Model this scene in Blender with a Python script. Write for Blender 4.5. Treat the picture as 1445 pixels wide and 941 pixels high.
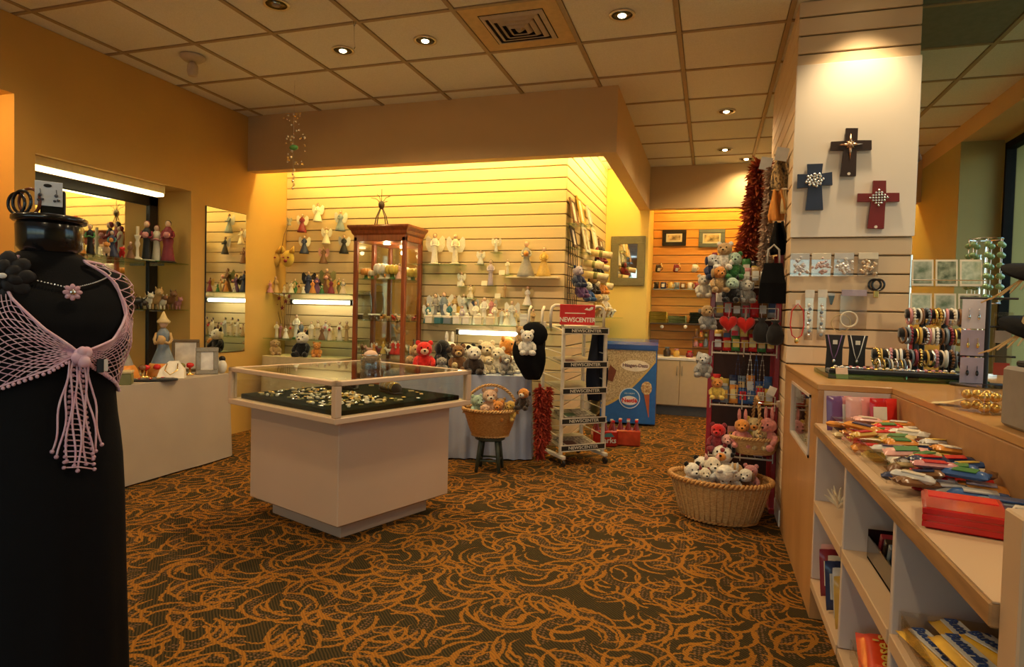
import bpy, math, random
from mathutils import Vector, Matrix, Euler
random.seed(7)
S = bpy.context.scene
for o in list(bpy.data.objects): bpy.data.objects.remove(o)
COL = S.collection
PI = math.pi
# ---------------------------------------------------------------- camera
CH = 1.2
YAW, PITCH, ROLL, FPX = -0.305895, -0.031978, 0.025694, 885.64
FW = Vector((math.sin(YAW)*math.cos(PITCH), math.cos(YAW)*math.cos(PITCH), math.sin(PITCH)))
_rt = Vector((math.cos(YAW), -math.sin(YAW), 0)); _up = _rt.cross(FW)
RT = _rt*math.cos(ROLL) + _up*math.sin(ROLL); UP = -_rt*math.sin(ROLL) + _up*math.cos(ROLL)
cam = bpy.data.objects.new('camera', bpy.data.cameras.new('camera')); COL.objects.link(cam)
cam.data.sensor_width = 36; cam.data.lens = FPX/1445*36; cam.data.clip_start = 0.02
M = Matrix((RT, UP, -FW)).transposed().to_4x4(); M.translation = Vector((0, 0, CH)); cam.matrix_world = M
S.camera = cam
def ray(x, y): return FW*FPX + RT*(x-722.5) - UP*(y-470.5)
C0 = Vector((0, 0, CH))
def atX(x, y, X): d = ray(x, y); return C0 + d*(X/d.x)
def atY(x, y, Y): d = ray(x, y); return C0 + d*(Y/d.y)
def atZ(x, y, Z): d = ray(x, y); return C0 + d*((Z-CH)/d.z)
# ---------------------------------------------------------------- light
S.view_settings.view_transform = 'Standard'; S.view_settings.look = 'None'
S.view_settings.gamma = 1; S.view_settings.use_curve_mapping = False
S.view_settings.exposure = 0.12
W = bpy.data.worlds.new('world'); S.world = W; W.use_nodes = True
_n = W.node_tree.nodes; _bg = _n['Background']
_sky = _n.new('ShaderNodeTexSky'); _sky.sky_type = 'NISHITA'; _sky.sun_elevation = 0.9; _sky.sun_rotation = 2.2; _sky.sun_disc = False
W.node_tree.links.new(_sky.outputs[0], _bg.inputs[0]); _bg.inputs[1].default_value = 0.30
def lamp(kind, name, loc, energy, color, parent=None, size=.1, size_y=None, spot=2.2, blend=.6, rot=(0, 0, 0)):
    l = bpy.data.lights.new(name, kind); l.energy = energy; l.color = color
    if kind == 'AREA':
        l.size = size
        if size_y: l.shape = 'RECTANGLE'; l.size_y = size_y
    else: l.shadow_soft_size = size
    if kind == 'SPOT': l.spot_size = spot; l.spot_blend = blend
    o = bpy.data.objects.new(name, l); COL.objects.link(o); o.location = loc; o.rotation_euler = rot; o.parent = parent
    return o
WARM = (1, .75, .43); WARMER = (1, .62, .20); FLUO = (1, .84, .36)
# ---------------------------------------------------------------- materials
MATS = {}
def mat(name, c, rough=.6, metal=0, emit=0, vary=.12, scale=20, bump=0, bscale=60, trans=0, alpha=1, c2=None, sheen=0, coat=0, ior=1.45, spec=.5, stretch=None):
    if name in MATS: return MATS[name]
    m = bpy.data.materials.new(name); m.use_nodes = True; MATS[name] = m
    nt = m.node_tree; N = nt.nodes; L = nt.links; b = N['Principled BSDF']
    c = tuple(c)+(1,)
    if c2 is None: c2 = tuple(max(0, v*(1-vary)) for v in c[:3])
    tc = N.new('ShaderNodeTexCoord'); vec = tc.outputs['Object']
    if stretch:
        mp = N.new('ShaderNodeMapping'); mp.inputs['Scale'].default_value = stretch; L.new(vec, mp.inputs[0]); vec = mp.outputs[0]
    no = N.new('ShaderNodeTexNoise'); no.inputs['Scale'].default_value = scale; no.inputs['Detail'].default_value = 3
    L.new(vec, no.inputs['Vector'])
    mx = N.new('ShaderNodeMixRGB'); mx.inputs[1].default_value = c; mx.inputs[2].default_value = tuple(c2)+(1,)
    rp = N.new('ShaderNodeMapRange'); rp.inputs[1].default_value = .35; rp.inputs[2].default_value = .65
    L.new(no.outputs['Fac'], rp.inputs[0]); L.new(rp.outputs[0], mx.inputs[0])
    L.new(mx.outputs[0], b.inputs['Base Color'])
    b.inputs['Roughness'].default_value = rough; b.inputs['Metallic'].default_value = metal
    b.inputs['Specular IOR Level'].default_value = spec; b.inputs['IOR'].default_value = ior
    if emit: L.new(mx.outputs[0], b.inputs['Emission Color']); b.inputs['Emission Strength'].default_value = emit
    if trans: b.inputs['Transmission Weight'].default_value = trans
    if alpha < 1: b.inputs['Alpha'].default_value = alpha
    if sheen: b.inputs['Sheen Weight'].default_value = sheen
    if coat: b.inputs['Coat Weight'].default_value = coat; b.inputs['Coat Roughness'].default_value = .08
    if bump:
        n2 = N.new('ShaderNodeTexNoise'); n2.inputs['Scale'].default_value = bscale; n2.inputs['Detail'].default_value = 4; L.new(vec, n2.inputs['Vector'])
        bp = N.new('ShaderNodeBump'); bp.inputs['Strength'].default_value = bump; bp.inputs['Distance'].default_value = .01
        L.new(n2.outputs['Fac'], bp.inputs['Height']); L.new(bp.outputs[0], b.inputs['Normal'])
    return m
def pl(c, rough=.5, **k):      # plain colour material by value
    return mat('c_%02d_%02d_%02d_%d%s' % (c[0]*99, c[1]*99, c[2]*99, rough*100, ''.join(sorted(k))), c, rough, **k)
def glassmat(name, tint=(1, 1, 1), mixf=.12, rough=.02):
    if name in MATS: return MATS[name]
    m = bpy.data.materials.new(name); m.use_nodes = True; MATS[name] = m
    nt = m.node_tree; N = nt.nodes; L = nt.links; N.remove(N['Principled BSDF'])
    t = N.new('ShaderNodeBsdfTransparent'); t.inputs[0].default_value = tuple(tint)+(1,)
    g = N.new('ShaderNodeBsdfGlossy'); g.inputs['Roughness'].default_value = rough
    lw = N.new('ShaderNodeLayerWeight'); lw.inputs[0].default_value = .5
    pw = N.new('ShaderNodeMath'); pw.operation = 'POWER'; pw.inputs[1].default_value = 4; L.new(lw.outputs['Facing'], pw.inputs[0])
    ad = N.new('ShaderNodeMath'); ad.operation = 'MULTIPLY_ADD'; ad.inputs[1].default_value = .8; ad.inputs[2].default_value = .025+mixf*.12; L.new(pw.outputs[0], ad.inputs[0])
    mx = N.new('ShaderNodeMixShader'); L.new(ad.outputs[0], mx.inputs[0]); L.new(t.outputs[0], mx.inputs[1]); L.new(g.outputs[0], mx.inputs[2])
    L.new(mx.outputs[0], N['Material Output'].inputs[0])
    return m
# ---------------------------------------------------------------- mesh builder
class B:
    def __init__(s): s.v = []; s.f = []; s.m = []; s.T = None
    def _add(s, vs, fs, mi=0):
        n = len(s.v)
        if s.T is not None: vs = [s.T @ Vector(v) for v in vs]
        s.v += [tuple(v) for v in vs]; s.f += [tuple(i+n for i in f) for f in fs]; s.m += [mi]*len(fs); return s
    def box(s, x0, x1, y0, y1, z0, z1, mi=0):
        vs = [(x0, y0, z0), (x1, y0, z0), (x1, y1, z0), (x0, y1, z0), (x0, y0, z1), (x1, y0, z1), (x1, y1, z1), (x0, y1, z1)]
        return s._add(vs, [(3, 2, 1, 0), (4, 5, 6, 7), (0, 1, 5, 4), (1, 2, 6, 5), (2, 3, 7, 6), (3, 0, 4, 7)], mi)
    def bev(s, x0, x1, y0, y1, z0, z1, b=.005, mi=0):   # chamfered box
        xs = (x0, x1); ys = (y0, y1); zs = (z0, z1); vs = []; idx = {}
        for i in (0, 1):
            for j in (0, 1):
                for k in (0, 1):
                    sx, sy, sz = 1-2*i, 1-2*j, 1-2*k
                    for a in range(3):
                        p = [xs[i]+sx*b, ys[j]+sy*b, zs[k]+sz*b]; p[a] = (xs[i], ys[j], zs[k])[a]
                        idx[(i, j, k, a)] = len(vs); vs.append(p)
        fs = []; g = idx
        for i in (0, 1): fs.append([g[(i, 0, 0, 0)], g[(i, 1, 0, 0)], g[(i, 1, 1, 0)], g[(i, 0, 1, 0)]][::(1 if i else -1)])
        for j in (0, 1): fs.append([g[(0, j, 0, 1)], g[(0, j, 1, 1)], g[(1, j, 1, 1)], g[(1, j, 0, 1)]][::(1 if j else -1)])
        for k in (0, 1): fs.append([g[(0, 0, k, 2)], g[(1, 0, k, 2)], g[(1, 1, k, 2)], g[(0, 1, k, 2)]][::(1 if k else -1)])
        for i in (0, 1):
            for j in (0, 1): fs.append([g[(i, j, 0, 0)], g[(i, j, 1, 0)], g[(i, j, 1, 1)], g[(i, j, 0, 1)]][::(1 if i != j else -1)])
            for k in (0, 1): fs.append([g[(i, 0, k, 0)], g[(i, 0, k, 2)], g[(i, 1, k, 2)], g[(i, 1, k, 0)]][::(1 if i != k else -1)])
        for j in (0, 1):
            for k in (0, 1): fs.append([g[(0, j, k, 1)], g[(1, j, k, 1)], g[(1, j, k, 2)], g[(0, j, k, 2)]][::(1 if j == k else -1)])
        for i in (0, 1):
            for j in (0, 1):
                for k in (0, 1): fs.append([g[(i, j, k, 0)], g[(i, j, k, 1)], g[(i, j, k, 2)]][::(1 if (i+j+k) % 2 else -1)])
        return s._add(vs, fs, mi)
    def rings(s, rings, mi=0, closed=True, cap=True):
        n = len(rings[0]); vs = [p for r in rings for p in r]; fs = []
        for a in range(len(rings)-1):
            for i in range(n if closed else n-1):
                j = (i+1) % n; fs.append((a*n+i, a*n+j, (a+1)*n+j, (a+1)*n+i))
        if cap and closed: fs.append(tuple(range(n-1, -1, -1))); fs.append(tuple((len(rings)-1)*n+i for i in range(n)))
        return s._add(vs, fs, mi)
    def lathe(s, prof, c=(0, 0, 0), seg=14, mi=0, sy=1, cap=True):
        R = [[(c[0]+r*math.cos(2*PI*i/seg), c[1]+sy*r*math.sin(2*PI*i/seg), c[2]+z) for i in range(seg)] for r, z in prof]
        return s.rings(R, mi, True, cap)
    def cone(s, p0, p1, r0, r1=None, seg=8, mi=0, cap=True):
        r1 = r0 if r1 is None else r1; p0 = Vector(p0); p1 = Vector(p1); d = (p1-p0)
        if d.length < 1e-9: return s
        d.normalize(); a = Vector((0, 0, 1)) if abs(d.z) < .9 else Vector((1, 0, 0)); u = d.cross(a).normalized(); w = d.cross(u)
        R = [[p+(u*math.cos(2*PI*i/seg)-w*math.sin(2*PI*i/seg))*-r for i in range(seg)] for p, r in ((p0, r0), (p1, r1))]
        return s.rings(R, mi, True, cap)
    def tube(s, path, r, seg=6, mi=0, closed=False):
        P = [Vector(p) for p in path]; n = len(P); R = []; u = None
        for k in range(n):
            if closed: t = P[(k+1) % n]-P[k-1]
            else: t = P[min(k+1, n-1)]-P[max(k-1, 0)]
            if t.length < 1e-9: t = Vector((0, 0, 1))
            t.normalize()
            if u is None: a = Vector((0, 0, 1)) if abs(t.z) < .9 else Vector((1, 0, 0)); u = t.cross(a).normalized()
            else:
                u = u-t*u.dot(t)
                if u.length < 1e-6: u = t.orthogonal()
                u.normalize()
            w = t.cross(u); rr = r[k] if isinstance(r, (list, tuple)) else r
            R.append([P[k]+(u*math.cos(2*PI*i/seg)+w*math.sin(2*PI*i/seg))*rr for i in range(seg)])
        if closed: R.append(R[0])
        return s.rings(R, mi, True, not closed)
    def ball(s, c, r, seg=12, rng=8, mi=0, jit=0, T=None):
        rx, ry, rz = r if isinstance(r, (list, tuple)) else (r, r, r); vs = []; fs = []
        def P(x, y, z):
            k = 1+random.uniform(-jit, jit) if jit else 1
            p = Vector((x*rx*k, y*ry*k, z*rz*k))
            if T is not None: p = T @ p
            return p+Vector(c)
        vs.append(P(0, 0, 1))
        for a in range(1, rng):
            th = PI*a/rng
            for i in range(seg): ph = 2*PI*i/seg; vs.append(P(math.sin(th)*math.cos(ph), math.sin(th)*math.sin(ph), math.cos(th)))
        vs.append(P(0, 0, -1)); last = len(vs)-1
        for i in range(seg): fs.append((0, 1+i, 1+(i+1) % seg)); fs.append((last, last-seg+(i+1) % seg, last-seg+i))
        for a in range(rng-2):
            for i in range(seg): j = (i+1) % seg; b = 1+a*seg; fs.append((b+i, b+seg+i, b+seg+j, b+j))
        return s._add(vs, fs, mi)
    def torus(s, c, R, r, axis='z', seg=20, k=6, mi=0, arc=(0, 2*PI)):
        full = abs(arc[1]-arc[0]-2*PI) < 1e-6; n = seg if full else seg+1; path = []
        for i in range(n):
            t = arc[0]+(arc[1]-arc[0])*i/seg; a, b = R*math.cos(t), R*math.sin(t)
            q = {'z': (a, b, 0), 'y': (a, 0, b), 'x': (0, a, b)}[axis]; path.append((c[0]+q[0], c[1]+q[1], c[2]+q[2]))
        return s.tube(path, r, k, mi, full)
    def prism(s, pts, d, mi=0):    # extrude a planar polygon (3D points) along vector d
        n = len(pts); P = [Vector(p) for p in pts]; Q = [p+Vector(d) for p in P]
        fs = [tuple(range(n-1, -1, -1)), tuple(range(n, 2*n))]+[(i, (i+1) % n, n+(i+1) % n, n+i) for i in range(n)]
        return s._add(P+Q, fs, mi)
    def grid(s, fn, nu, nv, mi=0, closed_u=False):
        vs = [fn(i/(nu if closed_u else nu-1), j/(nv-1)) for j in range(nv) for i in range(nu)]; fs = []
        for j in range(nv-1):
            for i in range(nu if closed_u else nu-1):
                k = (i+1) % nu; fs.append((j*nu+i, j*nu+k, (j+1)*nu+k, (j+1)*nu+i))
        return s._add(vs, fs, mi)
    def mesh(s, name, mats, smooth=False):
        me = bpy.data.meshes.new(name); me.from_pydata(s.v, [], s.f)
        for m in (mats if isinstance(mats, (list, tuple)) else [mats]): me.materials.append(m)
        me.polygons.foreach_set('material_index', s.m)
        if smooth: me.polygons.foreach_set('use_smooth', [True]*len(s.f))
        me.update(); return me
    def obj(s, name, mats, parent=None, smooth=False, loc=None, rot=None):
        return put(name, s.mesh(name, mats, smooth), parent, loc, rot)
def put(name, me, parent=None, loc=None, rot=None):
    o = bpy.data.objects.new(name, me); COL.objects.link(o); o.parent = parent
    if loc is not None: o.location = loc
    if rot is not None: o.rotation_euler = rot
    return o
def tag(o, label, cat, group=None):
    o['label'] = label; o['category'] = cat
    if group: o['group'] = group
    return o
def struct(o): o['kind'] = 'structure'; return o
def thing(name, label, cat, loc=(0, 0, 0), rz=0, group=None, rot=None):
    o = bpy.data.objects.new(name, None); COL.objects.link(o); o.location = loc
    o.rotation_euler = rot if rot is not None else (0, 0, rz); o.empty_display_size = .05
    return tag(o, label, cat, group)
def dup(root, loc=None, rz=None, label=None, group=None):
    r = root.copy(); COL.objects.link(r)
    if loc is not None: r.location = loc
    if rz is not None: r.rotation_euler = (0, 0, rz)
    if label: r['label'] = label
    if group: r['group'] = group
    for ch in list(root.children):
        c = ch.copy(); COL.objects.link(c); c.parent = r
        for g in list(ch.children): d = g.copy(); COL.objects.link(d); d.parent = c
    return r
def text(name, s, size, m, parent, loc, rot=(PI/2, 0, 0), ext=.0008, sx=1, align='CENTER', bold=0):
    cu = bpy.data.curves.new(name, 'FONT'); cu.body = s; cu.size = size; cu.extrude = ext; cu.align_x = align; cu.align_y = 'CENTER'; cu.resolution_u = 2; cu.offset = bold
    t = bpy.data.objects.new(name, cu); COL.objects.link(t)
    me = bpy.data.meshes.new_from_object(t.evaluated_get(bpy.context.evaluated_depsgraph_get())); bpy.data.objects.remove(t)
    me.materials.clear(); me.materials.append(m)
    o = put(name, me, parent, loc, rot); o.scale = (sx, 1, 1); return o
def lerp_(a, b, t): return a+(b-a)*t
# ================================================================ room shell
CZ = 3.0
wall_paint = mat('wall_paint', (.62, .36, .09), .7, vary=.05, scale=3, bump=.05, bscale=200)
bulk_paint = mat('bulkhead_paint', (.66, .44, .20), .7, vary=.05, scale=3, bump=.05, bscale=200)
yellow_paint = mat('yellow_paint', (.74, .52, .14), .7, vary=.04, scale=3)
olive_paint = mat('olive_paint', (.42, .34, .12), .7, vary=.05, scale=3)
tile_mat = mat('acoustic_tile', (.82, .80, .70), .9, c2=(.75, .73, .62), scale=120, bump=.25, bscale=160)
grid_mat = mat('ceiling_tee', (.42, .31, .17), .5, vary=.08)
slat_mat = mat('slat_beige', (.72, .53, .28), .5, vary=.06, scale=4, stretch=(.3, 1, 6))
slat_wood = mat('slat_wood', (.70, .33, .07), .45, c2=(.60, .26, .05), scale=6, stretch=(.5, 1, 12))
slat_pillar = mat('slat_pillar', (.78, .58, .36), .5, vary=.05, scale=4)
groove_mat = mat('slat_groove', (.30, .20, .09), .6)
white_lam = mat('white_laminate', (.80, .72, .62), .45, vary=.04, scale=5)
tube_mat = mat('lit_tube', (1, .82, .26), .4, emit=64, vary=0)
tube_white = mat('lit_tube_white', (1, .93, .62), .4, emit=10, vary=0)

def carpet():
    m = bpy.data.materials.new('swirl_carpet'); m.use_nodes = True; nt = m.node_tree; N = nt.nodes; L = nt.links; bs = N['Principled BSDF']
    def nd(t, **k):
        n = N.new(t)
        for a, v in k.items(): setattr(n, a, v)
        return n
    def mth(op, a, b=None, c=None):
        n = nd('ShaderNodeMath', operation=op)
        for i, v in enumerate((a, b, c)):
            if v is None: continue
            if isinstance(v, (int, float)): n.inputs[i].default_value = v
            else: L.new(v, n.inputs[i])
        return n.outputs[0]
    def vm(op, a, b):
        n = nd('ShaderNodeVectorMath', operation=op)
        for i, v in enumerate((a, b)):
            if isinstance(v, tuple): n.inputs[i].default_value = v
            else: L.new(v, n.inputs[i])
        return n.outputs[1] if op == 'LENGTH' else n.outputs[0]
    tc = nd('ShaderNodeTexCoord'); P = tc.outputs['Object']
    jn = nd('ShaderNodeTexNoise'); jn.inputs['Scale'].default_value = 55; jn.inputs['Detail'].default_value = 2; L.new(P, jn.inputs['Vector'])
    jit = mth('MULTIPLY', mth('SUBTRACT', jn.outputs['Fac'], .5), .022)
    arcs = []; dots = []
    for k, (sc, off, A, tilt) in enumerate(((4.6, (0, 0, 0), .150, .4), (4.9, (1.37, .61, 0), .135, 1.3), (4.3, (.53, 2.17, 0), .14, 2.2), (5.0, (2.53, 1.17, 0), .125, .9))):
        q = vm('ADD', P, off)
        vo = nd('ShaderNodeTexVoronoi', voronoi_dimensions='2D', feature='F1'); vo.inputs['Scale'].default_value = sc; vo.inputs['Randomness'].default_value = .7
        L.new(q, vo.inputs['Vector'])
        loc = vm('SUBTRACT', q, vo.outputs['Position'])
        sp = nd('ShaderNodeSeparateColor'); L.new(vo.outputs['Color'], sp.inputs[0])
        rt = nd('ShaderNodeVectorRotate', rotation_type='Z_AXIS'); L.new(loc, rt.inputs['Vector'])
        L.new(mth('ADD', mth('MULTIPLY', mth('ROUND', mth('MULTIPLY', sp.outputs[0], 3)), PI/2), tilt), rt.inputs['Angle'])
        R = rt.outputs[0]; cy = -.07
        dd = vm('LENGTH', vm('SUBTRACT', R, (0, cy, 0)), (0, 0, 0))
        sx = nd('ShaderNodeSeparateXYZ'); L.new(R, sx.inputs[0]); yy = mth('SUBTRACT', sx.outputs[1], cy)
        for r, dof, lim in ((A, .0145, .28), (A*.55, .012, .30)):
            d2 = vm('LENGTH', vm('SUBTRACT', R, (.006, cy-dof, 0)), (0, 0, 0))
            m_ = mth('MULTIPLY', mth('LESS_THAN', mth('ADD', dd, jit), r), mth('GREATER_THAN', mth('ADD', d2, jit), r-.0005))
            arcs.append(mth('MULTIPLY', m_, mth('GREATER_THAN', yy, lim*r)))
        band = mth('MULTIPLY', mth('MULTIPLY', mth('GREATER_THAN', dd, A*.64), mth('LESS_THAN', dd, A*.86)), mth('GREATER_THAN', yy, .25*A))
        dots.append(band)
    gold = arcs[0]
    for a in arcs[1:]: gold = mth('MAXIMUM', gold, a)
    ch = nd('ShaderNodeTexVoronoi', voronoi_dimensions='2D', feature='F1'); ch.inputs['Scale'].default_value = 62; ch.inputs['Randomness'].default_value = .3; L.new(P, ch.inputs['Vector'])
    dot = mth('MULTIPLY', mth('LESS_THAN', ch.outputs['Distance'], .30), mth('MAXIMUM', dots[0], dots[2]))
    rib = nd('ShaderNodeTexWave', wave_type='BANDS', bands_direction='DIAGONAL'); rib.inputs['Scale'].default_value = 40; rib.inputs['Distortion'].default_value = 1.5; L.new(P, rib.inputs['Vector'])
    def mix(f, a, b):
        n = nd('ShaderNodeMixRGB')
        for i, v in ((0, f), (1, a), (2, b)):
            if isinstance(v, tuple): n.inputs[i].default_value = v+(1,)
            else: L.new(v, n.inputs[i])
        return n.outputs[0]
    base = mix(mth('MULTIPLY', rib.outputs['Fac'], .9), (.020, .018, .007), (.085, .050, .015))
    base = mix(dot, base, (.17, .085, .04))
    g2 = mix(mth('MULTIPLY', rib.outputs['Fac'], .6), (.36, .145, .018), (.20, .075, .010))
    col = mix(gold, base, g2)
    L.new(col, bs.inputs['Base Color']); bs.inputs['Roughness'].default_value = .95; bs.inputs['Specular IOR Level'].default_value = .15
    bp = nd('ShaderNodeBump'); bp.inputs['Strength'].default_value = .4; bp.inputs['Distance'].default_value = .004; L.new(rib.outputs['Fac'], bp.inputs['Height']); L.new(bp.outputs[0], bs.inputs['Normal'])
    return m
FX0, FX1, FY0, FY1 = -4.75, 2.6, -4.0, 8.6
struct(B().box(FX0, FX1, FY0, FY1, -.05, 0).obj('floor', carpet()))
# ceiling : slab, tees and single tiles
ceil = struct(B().box(FX0, FX1, FY0, FY1, CZ+.05, CZ+.10).obj('ceiling', grid_mat))
gx = [-.252+.641*k for k in range(-7, 5)]; gy = [3.51+.64*k for k in range(-12, 9)]
tee = B()
for x in gx: tee.box(x-.014, x+.014, FY0, FY1, CZ-.002, CZ+.03)
for y in gy: tee.box(FX0, FX1, y-.012, y+.012, CZ-.0015, CZ+.028)
tee.obj('ceiling_tee', grid_mat, ceil)
tm = B().bev(-.304, .304, -.304, .304, .004, .022, .004).mesh('tile', tile_mat)
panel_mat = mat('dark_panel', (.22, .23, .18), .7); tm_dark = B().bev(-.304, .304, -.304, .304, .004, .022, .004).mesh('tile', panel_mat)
for i in range(len(gx)-1):
    for j in range(len(gy)-1):
        cx, cy = gx[i]+.3205, gy[j]+.32
        if cy < -3.5: continue
        if abs(cx+1.2) < .1 and abs(cy-3.83) < .1: continue     # air diffuser sits here
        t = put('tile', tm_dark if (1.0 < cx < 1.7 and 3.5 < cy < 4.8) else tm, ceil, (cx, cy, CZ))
# left wall with two lit recesses (boxes around the openings)
LX = -4.25
NY0, NY1, NZ0, NZ1, ND = 3.0, 4.295, .62, 2.17, .38        # display recess
QY0, QY1, QZ0, QZ1 = 1.55, 2.87, .62, 2.51                # second recess beside the dress form
b = B()
b.box(LX-.45, LX, FY0, QY0, 0, CZ).box(LX-.45, LX, QY1, NY0, 0, CZ).box(LX-.45, LX, NY1, 5.6, 0, CZ)
b.box(LX-.45, LX, NY0, NY1, NZ1, CZ).box(LX-.45, LX, NY0, NY1, 0, NZ0).box(LX-.45, LX-ND, NY0, NY1, NZ0, NZ1)
b.box(LX-.45, LX, QY0, QY1, QZ1, CZ).box(LX-.45, LX, QY0, QY1, 0, QZ0).box(LX-.45, LX-ND, QY0, QY1, QZ0, QZ1)
struct(b.obj('wall_left', wall_paint))
# wall behind the camera, its glazed storefront added to let in neutral daylight
b = B(); b.box(LX-.45, FX1, FY0-.1, FY0, 2.7, CZ).box(LX-.45, LX+.3, FY0-.1, FY0, 0, 2.7).box(2.1, FX1+.2, FY0-.1, FY0, 0, 2.7)
struct(b.obj('wall_front', bulk_paint))
wn = B()
for k in range(5): x = lerp_(LX+.3, 2.1, k/4); wn.box(x-.03, x+.03, FY0-.08, FY0-.02, 0, 2.7)
wn.box(LX+.3, 2.1, FY0-.08, FY0-.02, 2.64, 2.7).box(LX+.3, 2.1, FY0-.08, FY0-.02, 0, .08)
wn = struct(wn.obj('added_storefront', mat('black_frame', (.012, .011, .010), .7, spec=.1)))
for k in range(4): B().box(lerp_(LX+.3, 2.1, k/4)+.03, lerp_(LX+.3, 2.1, (k+1)/4)-.03, FY0-.053, FY0-.047, .08, 2.64).obj('pane', glassmat('window_glass', (.93, 1, .95), .05), wn)
struct(B().box(-30, 30, -40, FY0-.1, -.12, -.02).obj('added_pavement', mat('added_pavement', (.55, .52, .48), .9)))  # unseen bright paving, added to bounce daylight in through the storefront
# bulkhead (dropped beam) in front of the slat wall, and its return
BZ = 2.487
b = B(); b.box(LX, -.75, 4.97, 5.09, BZ, CZ+.01).box(-.87, -.75, 5.09, 7.75, BZ, CZ+.01)
struct(b.obj('wall_bulkhead', bulk_paint))
b = B(); b.box(-.75, 2.1, 7.75, 7.87, 2.5, CZ+.01)
struct(b.obj('wall_bulkhead_alcove', bulk_paint))
def slats(name, parent_bm, backing, smat, mode, a0, a1, plane, z0, z1, groove0, pitch, n):
    """plank wall: mode 'y' = faces -Y at plane Y ; 'x-' faces -X ; 'x+' faces +X"""
    w = struct(parent_bm.obj(name, backing)); z = groove0
    while z > z0: z -= pitch
    cache = {}
    while z < z1:
        lo, hi = max(z+.0045, z0), min(z+pitch-.0045, z1)
        if hi-lo > .01:
            key = round(hi-lo, 3)
            if key not in cache:
                bb = B(); h = hi-lo; L_ = a1-a0
                if mode == 'y': bb.bev(0, L_, -.016, 0, 0, h, .003)
                elif mode == 'x+': bb.bev(0, .016, 0, L_, 0, h, .003)
                else: bb.bev(-.016, 0, 0, L_, 0, h, .003)
                cache[key] = bb.mesh('slat', smat)
            put('slat', cache[key], w, (a0, plane, lo) if mode == 'y' else (plane, a0, lo))
        z += pitch
    return w
SY = 5.55; SX = -1.27
slats('wall_back', B().box(LX, SX-.016, SY+.016, 8.6, 0, CZ), groove_mat, slat_mat, 'y', LX, SX-.002, SY+.016, 0, CZ, 2.216, .109, 0)
slats('wall_display_side', B().box(SX-.03, SX-.016, SY+.016, 7.75, 0, CZ), groove_mat, slat_mat, 'x+', SY+.002, 7.75, SX-.016, 0, CZ, 2.216, .109, 0)
struct(B().box(SX, -.75, 7.75, 8.6, 0, CZ).obj('wall_yellow', yellow_paint))
slats('wall_alcove', B().box(-.75, 2.1, 8.416, 8.6, 0, CZ), groove_mat, slat_wood, 'y', -.75, 2.1, 8.416, 0, CZ, atY(980, 312, 8.4).z, .109, 0)
# slat clad pillar
PX0, PX1, PY0, PY1 = .42, 1.03, 3.92, 5.45
g0 = atY(1200, 360.6, PY0).z; gp = (g0-atY(1200, 491, PY0).z)/5
pil = slats('wall_pillar', B().box(PX0+.016, PX1, PY0+.016, PY1, 0, CZ), groove_mat, slat_pillar, 'y', PX0, PX1, PY0+.016, .1, CZ, g0, gp, 0)
slats('wall_pillar_side', B().box(PX0+.016, PX0+.02, PY0+.02, PY1, 0, CZ), groove_mat, slat_wood if 0 else slat_pillar, 'x-', PY0+.002, PY1, PX0+.016, .1, CZ, g0, gp, 0)
struct(B().bev(PX0-.006, PX1+.004, PY0-.006, PY1, 0, .1, .004).obj('baseboard_pillar', white_lam))
# white mounting panel on the pillar
pz0 = atY(1200, 334, PY0-.02).z; pz1 = atY(1200, 86, PY0-.02).z
tag(B().bev(PX0-.004, PX1+.004, PY0-.02, PY0-.001, pz0, pz1, .002).obj('mounting_panel', mat('panel_white', (.84, .74, .62), .5, vary=.03, scale=3)), 'cream white mounting panel behind the three crosses on the pillar', 'panel')
# right hand side: soffit, pier, window wall
b = B(); b.box(2.1, 2.75, FY0, 7.75, 2.85, CZ+.01)
struct(b.obj('wall_soffit', bulk_paint))
struct(B().box(2.1, 2.75, 6.66, 8.6, 0, 2.85).obj('wall_pier', olive_paint))
WX = 2.43; wz1 = atX(1442, 190, WX).z; wz0 = .55; wy0, wy1 = 2.2, 6.60
b = B(); b.box(WX, WX+.2, FY0, wy0, 0, 2.85).box(WX, WX+.2, wy1, 6.66, 0, 2.85).box(WX, WX+.2, wy0, wy1, 0, wz0).box(WX, WX+.2, wy0, wy1, wz1, 2.85)
struct(b.obj('wall_right', olive_paint))
wf = B(); fm = mat('black_frame', (.012, .011, .010), .7, spec=.1)
n = 4
for k in range(n+1): y = wy0+(wy1-wy0)*k/n; wf.box(WX-.015, WX+.06, max(y-.035, wy0), min(y+.035, wy1), wz0, wz1)
wf.box(WX-.015, WX+.06, wy0, wy1, wz0, wz0+.06).box(WX-.015, WX+.06, wy0, wy1, wz1-.06, wz1)
win = struct(wf.obj('window_1', fm))
for k in range(n):
    y0 = wy0+(wy1-wy0)*k/n+.035; y1 = wy0+(wy1-wy0)*(k+1)/n-.035
    B().box(WX+.02, WX+.026, y0, y1, wz0+.06, wz1-.06).obj('pane', glassmat('window_glass', (.93, 1, .95), .05), win)
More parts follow.
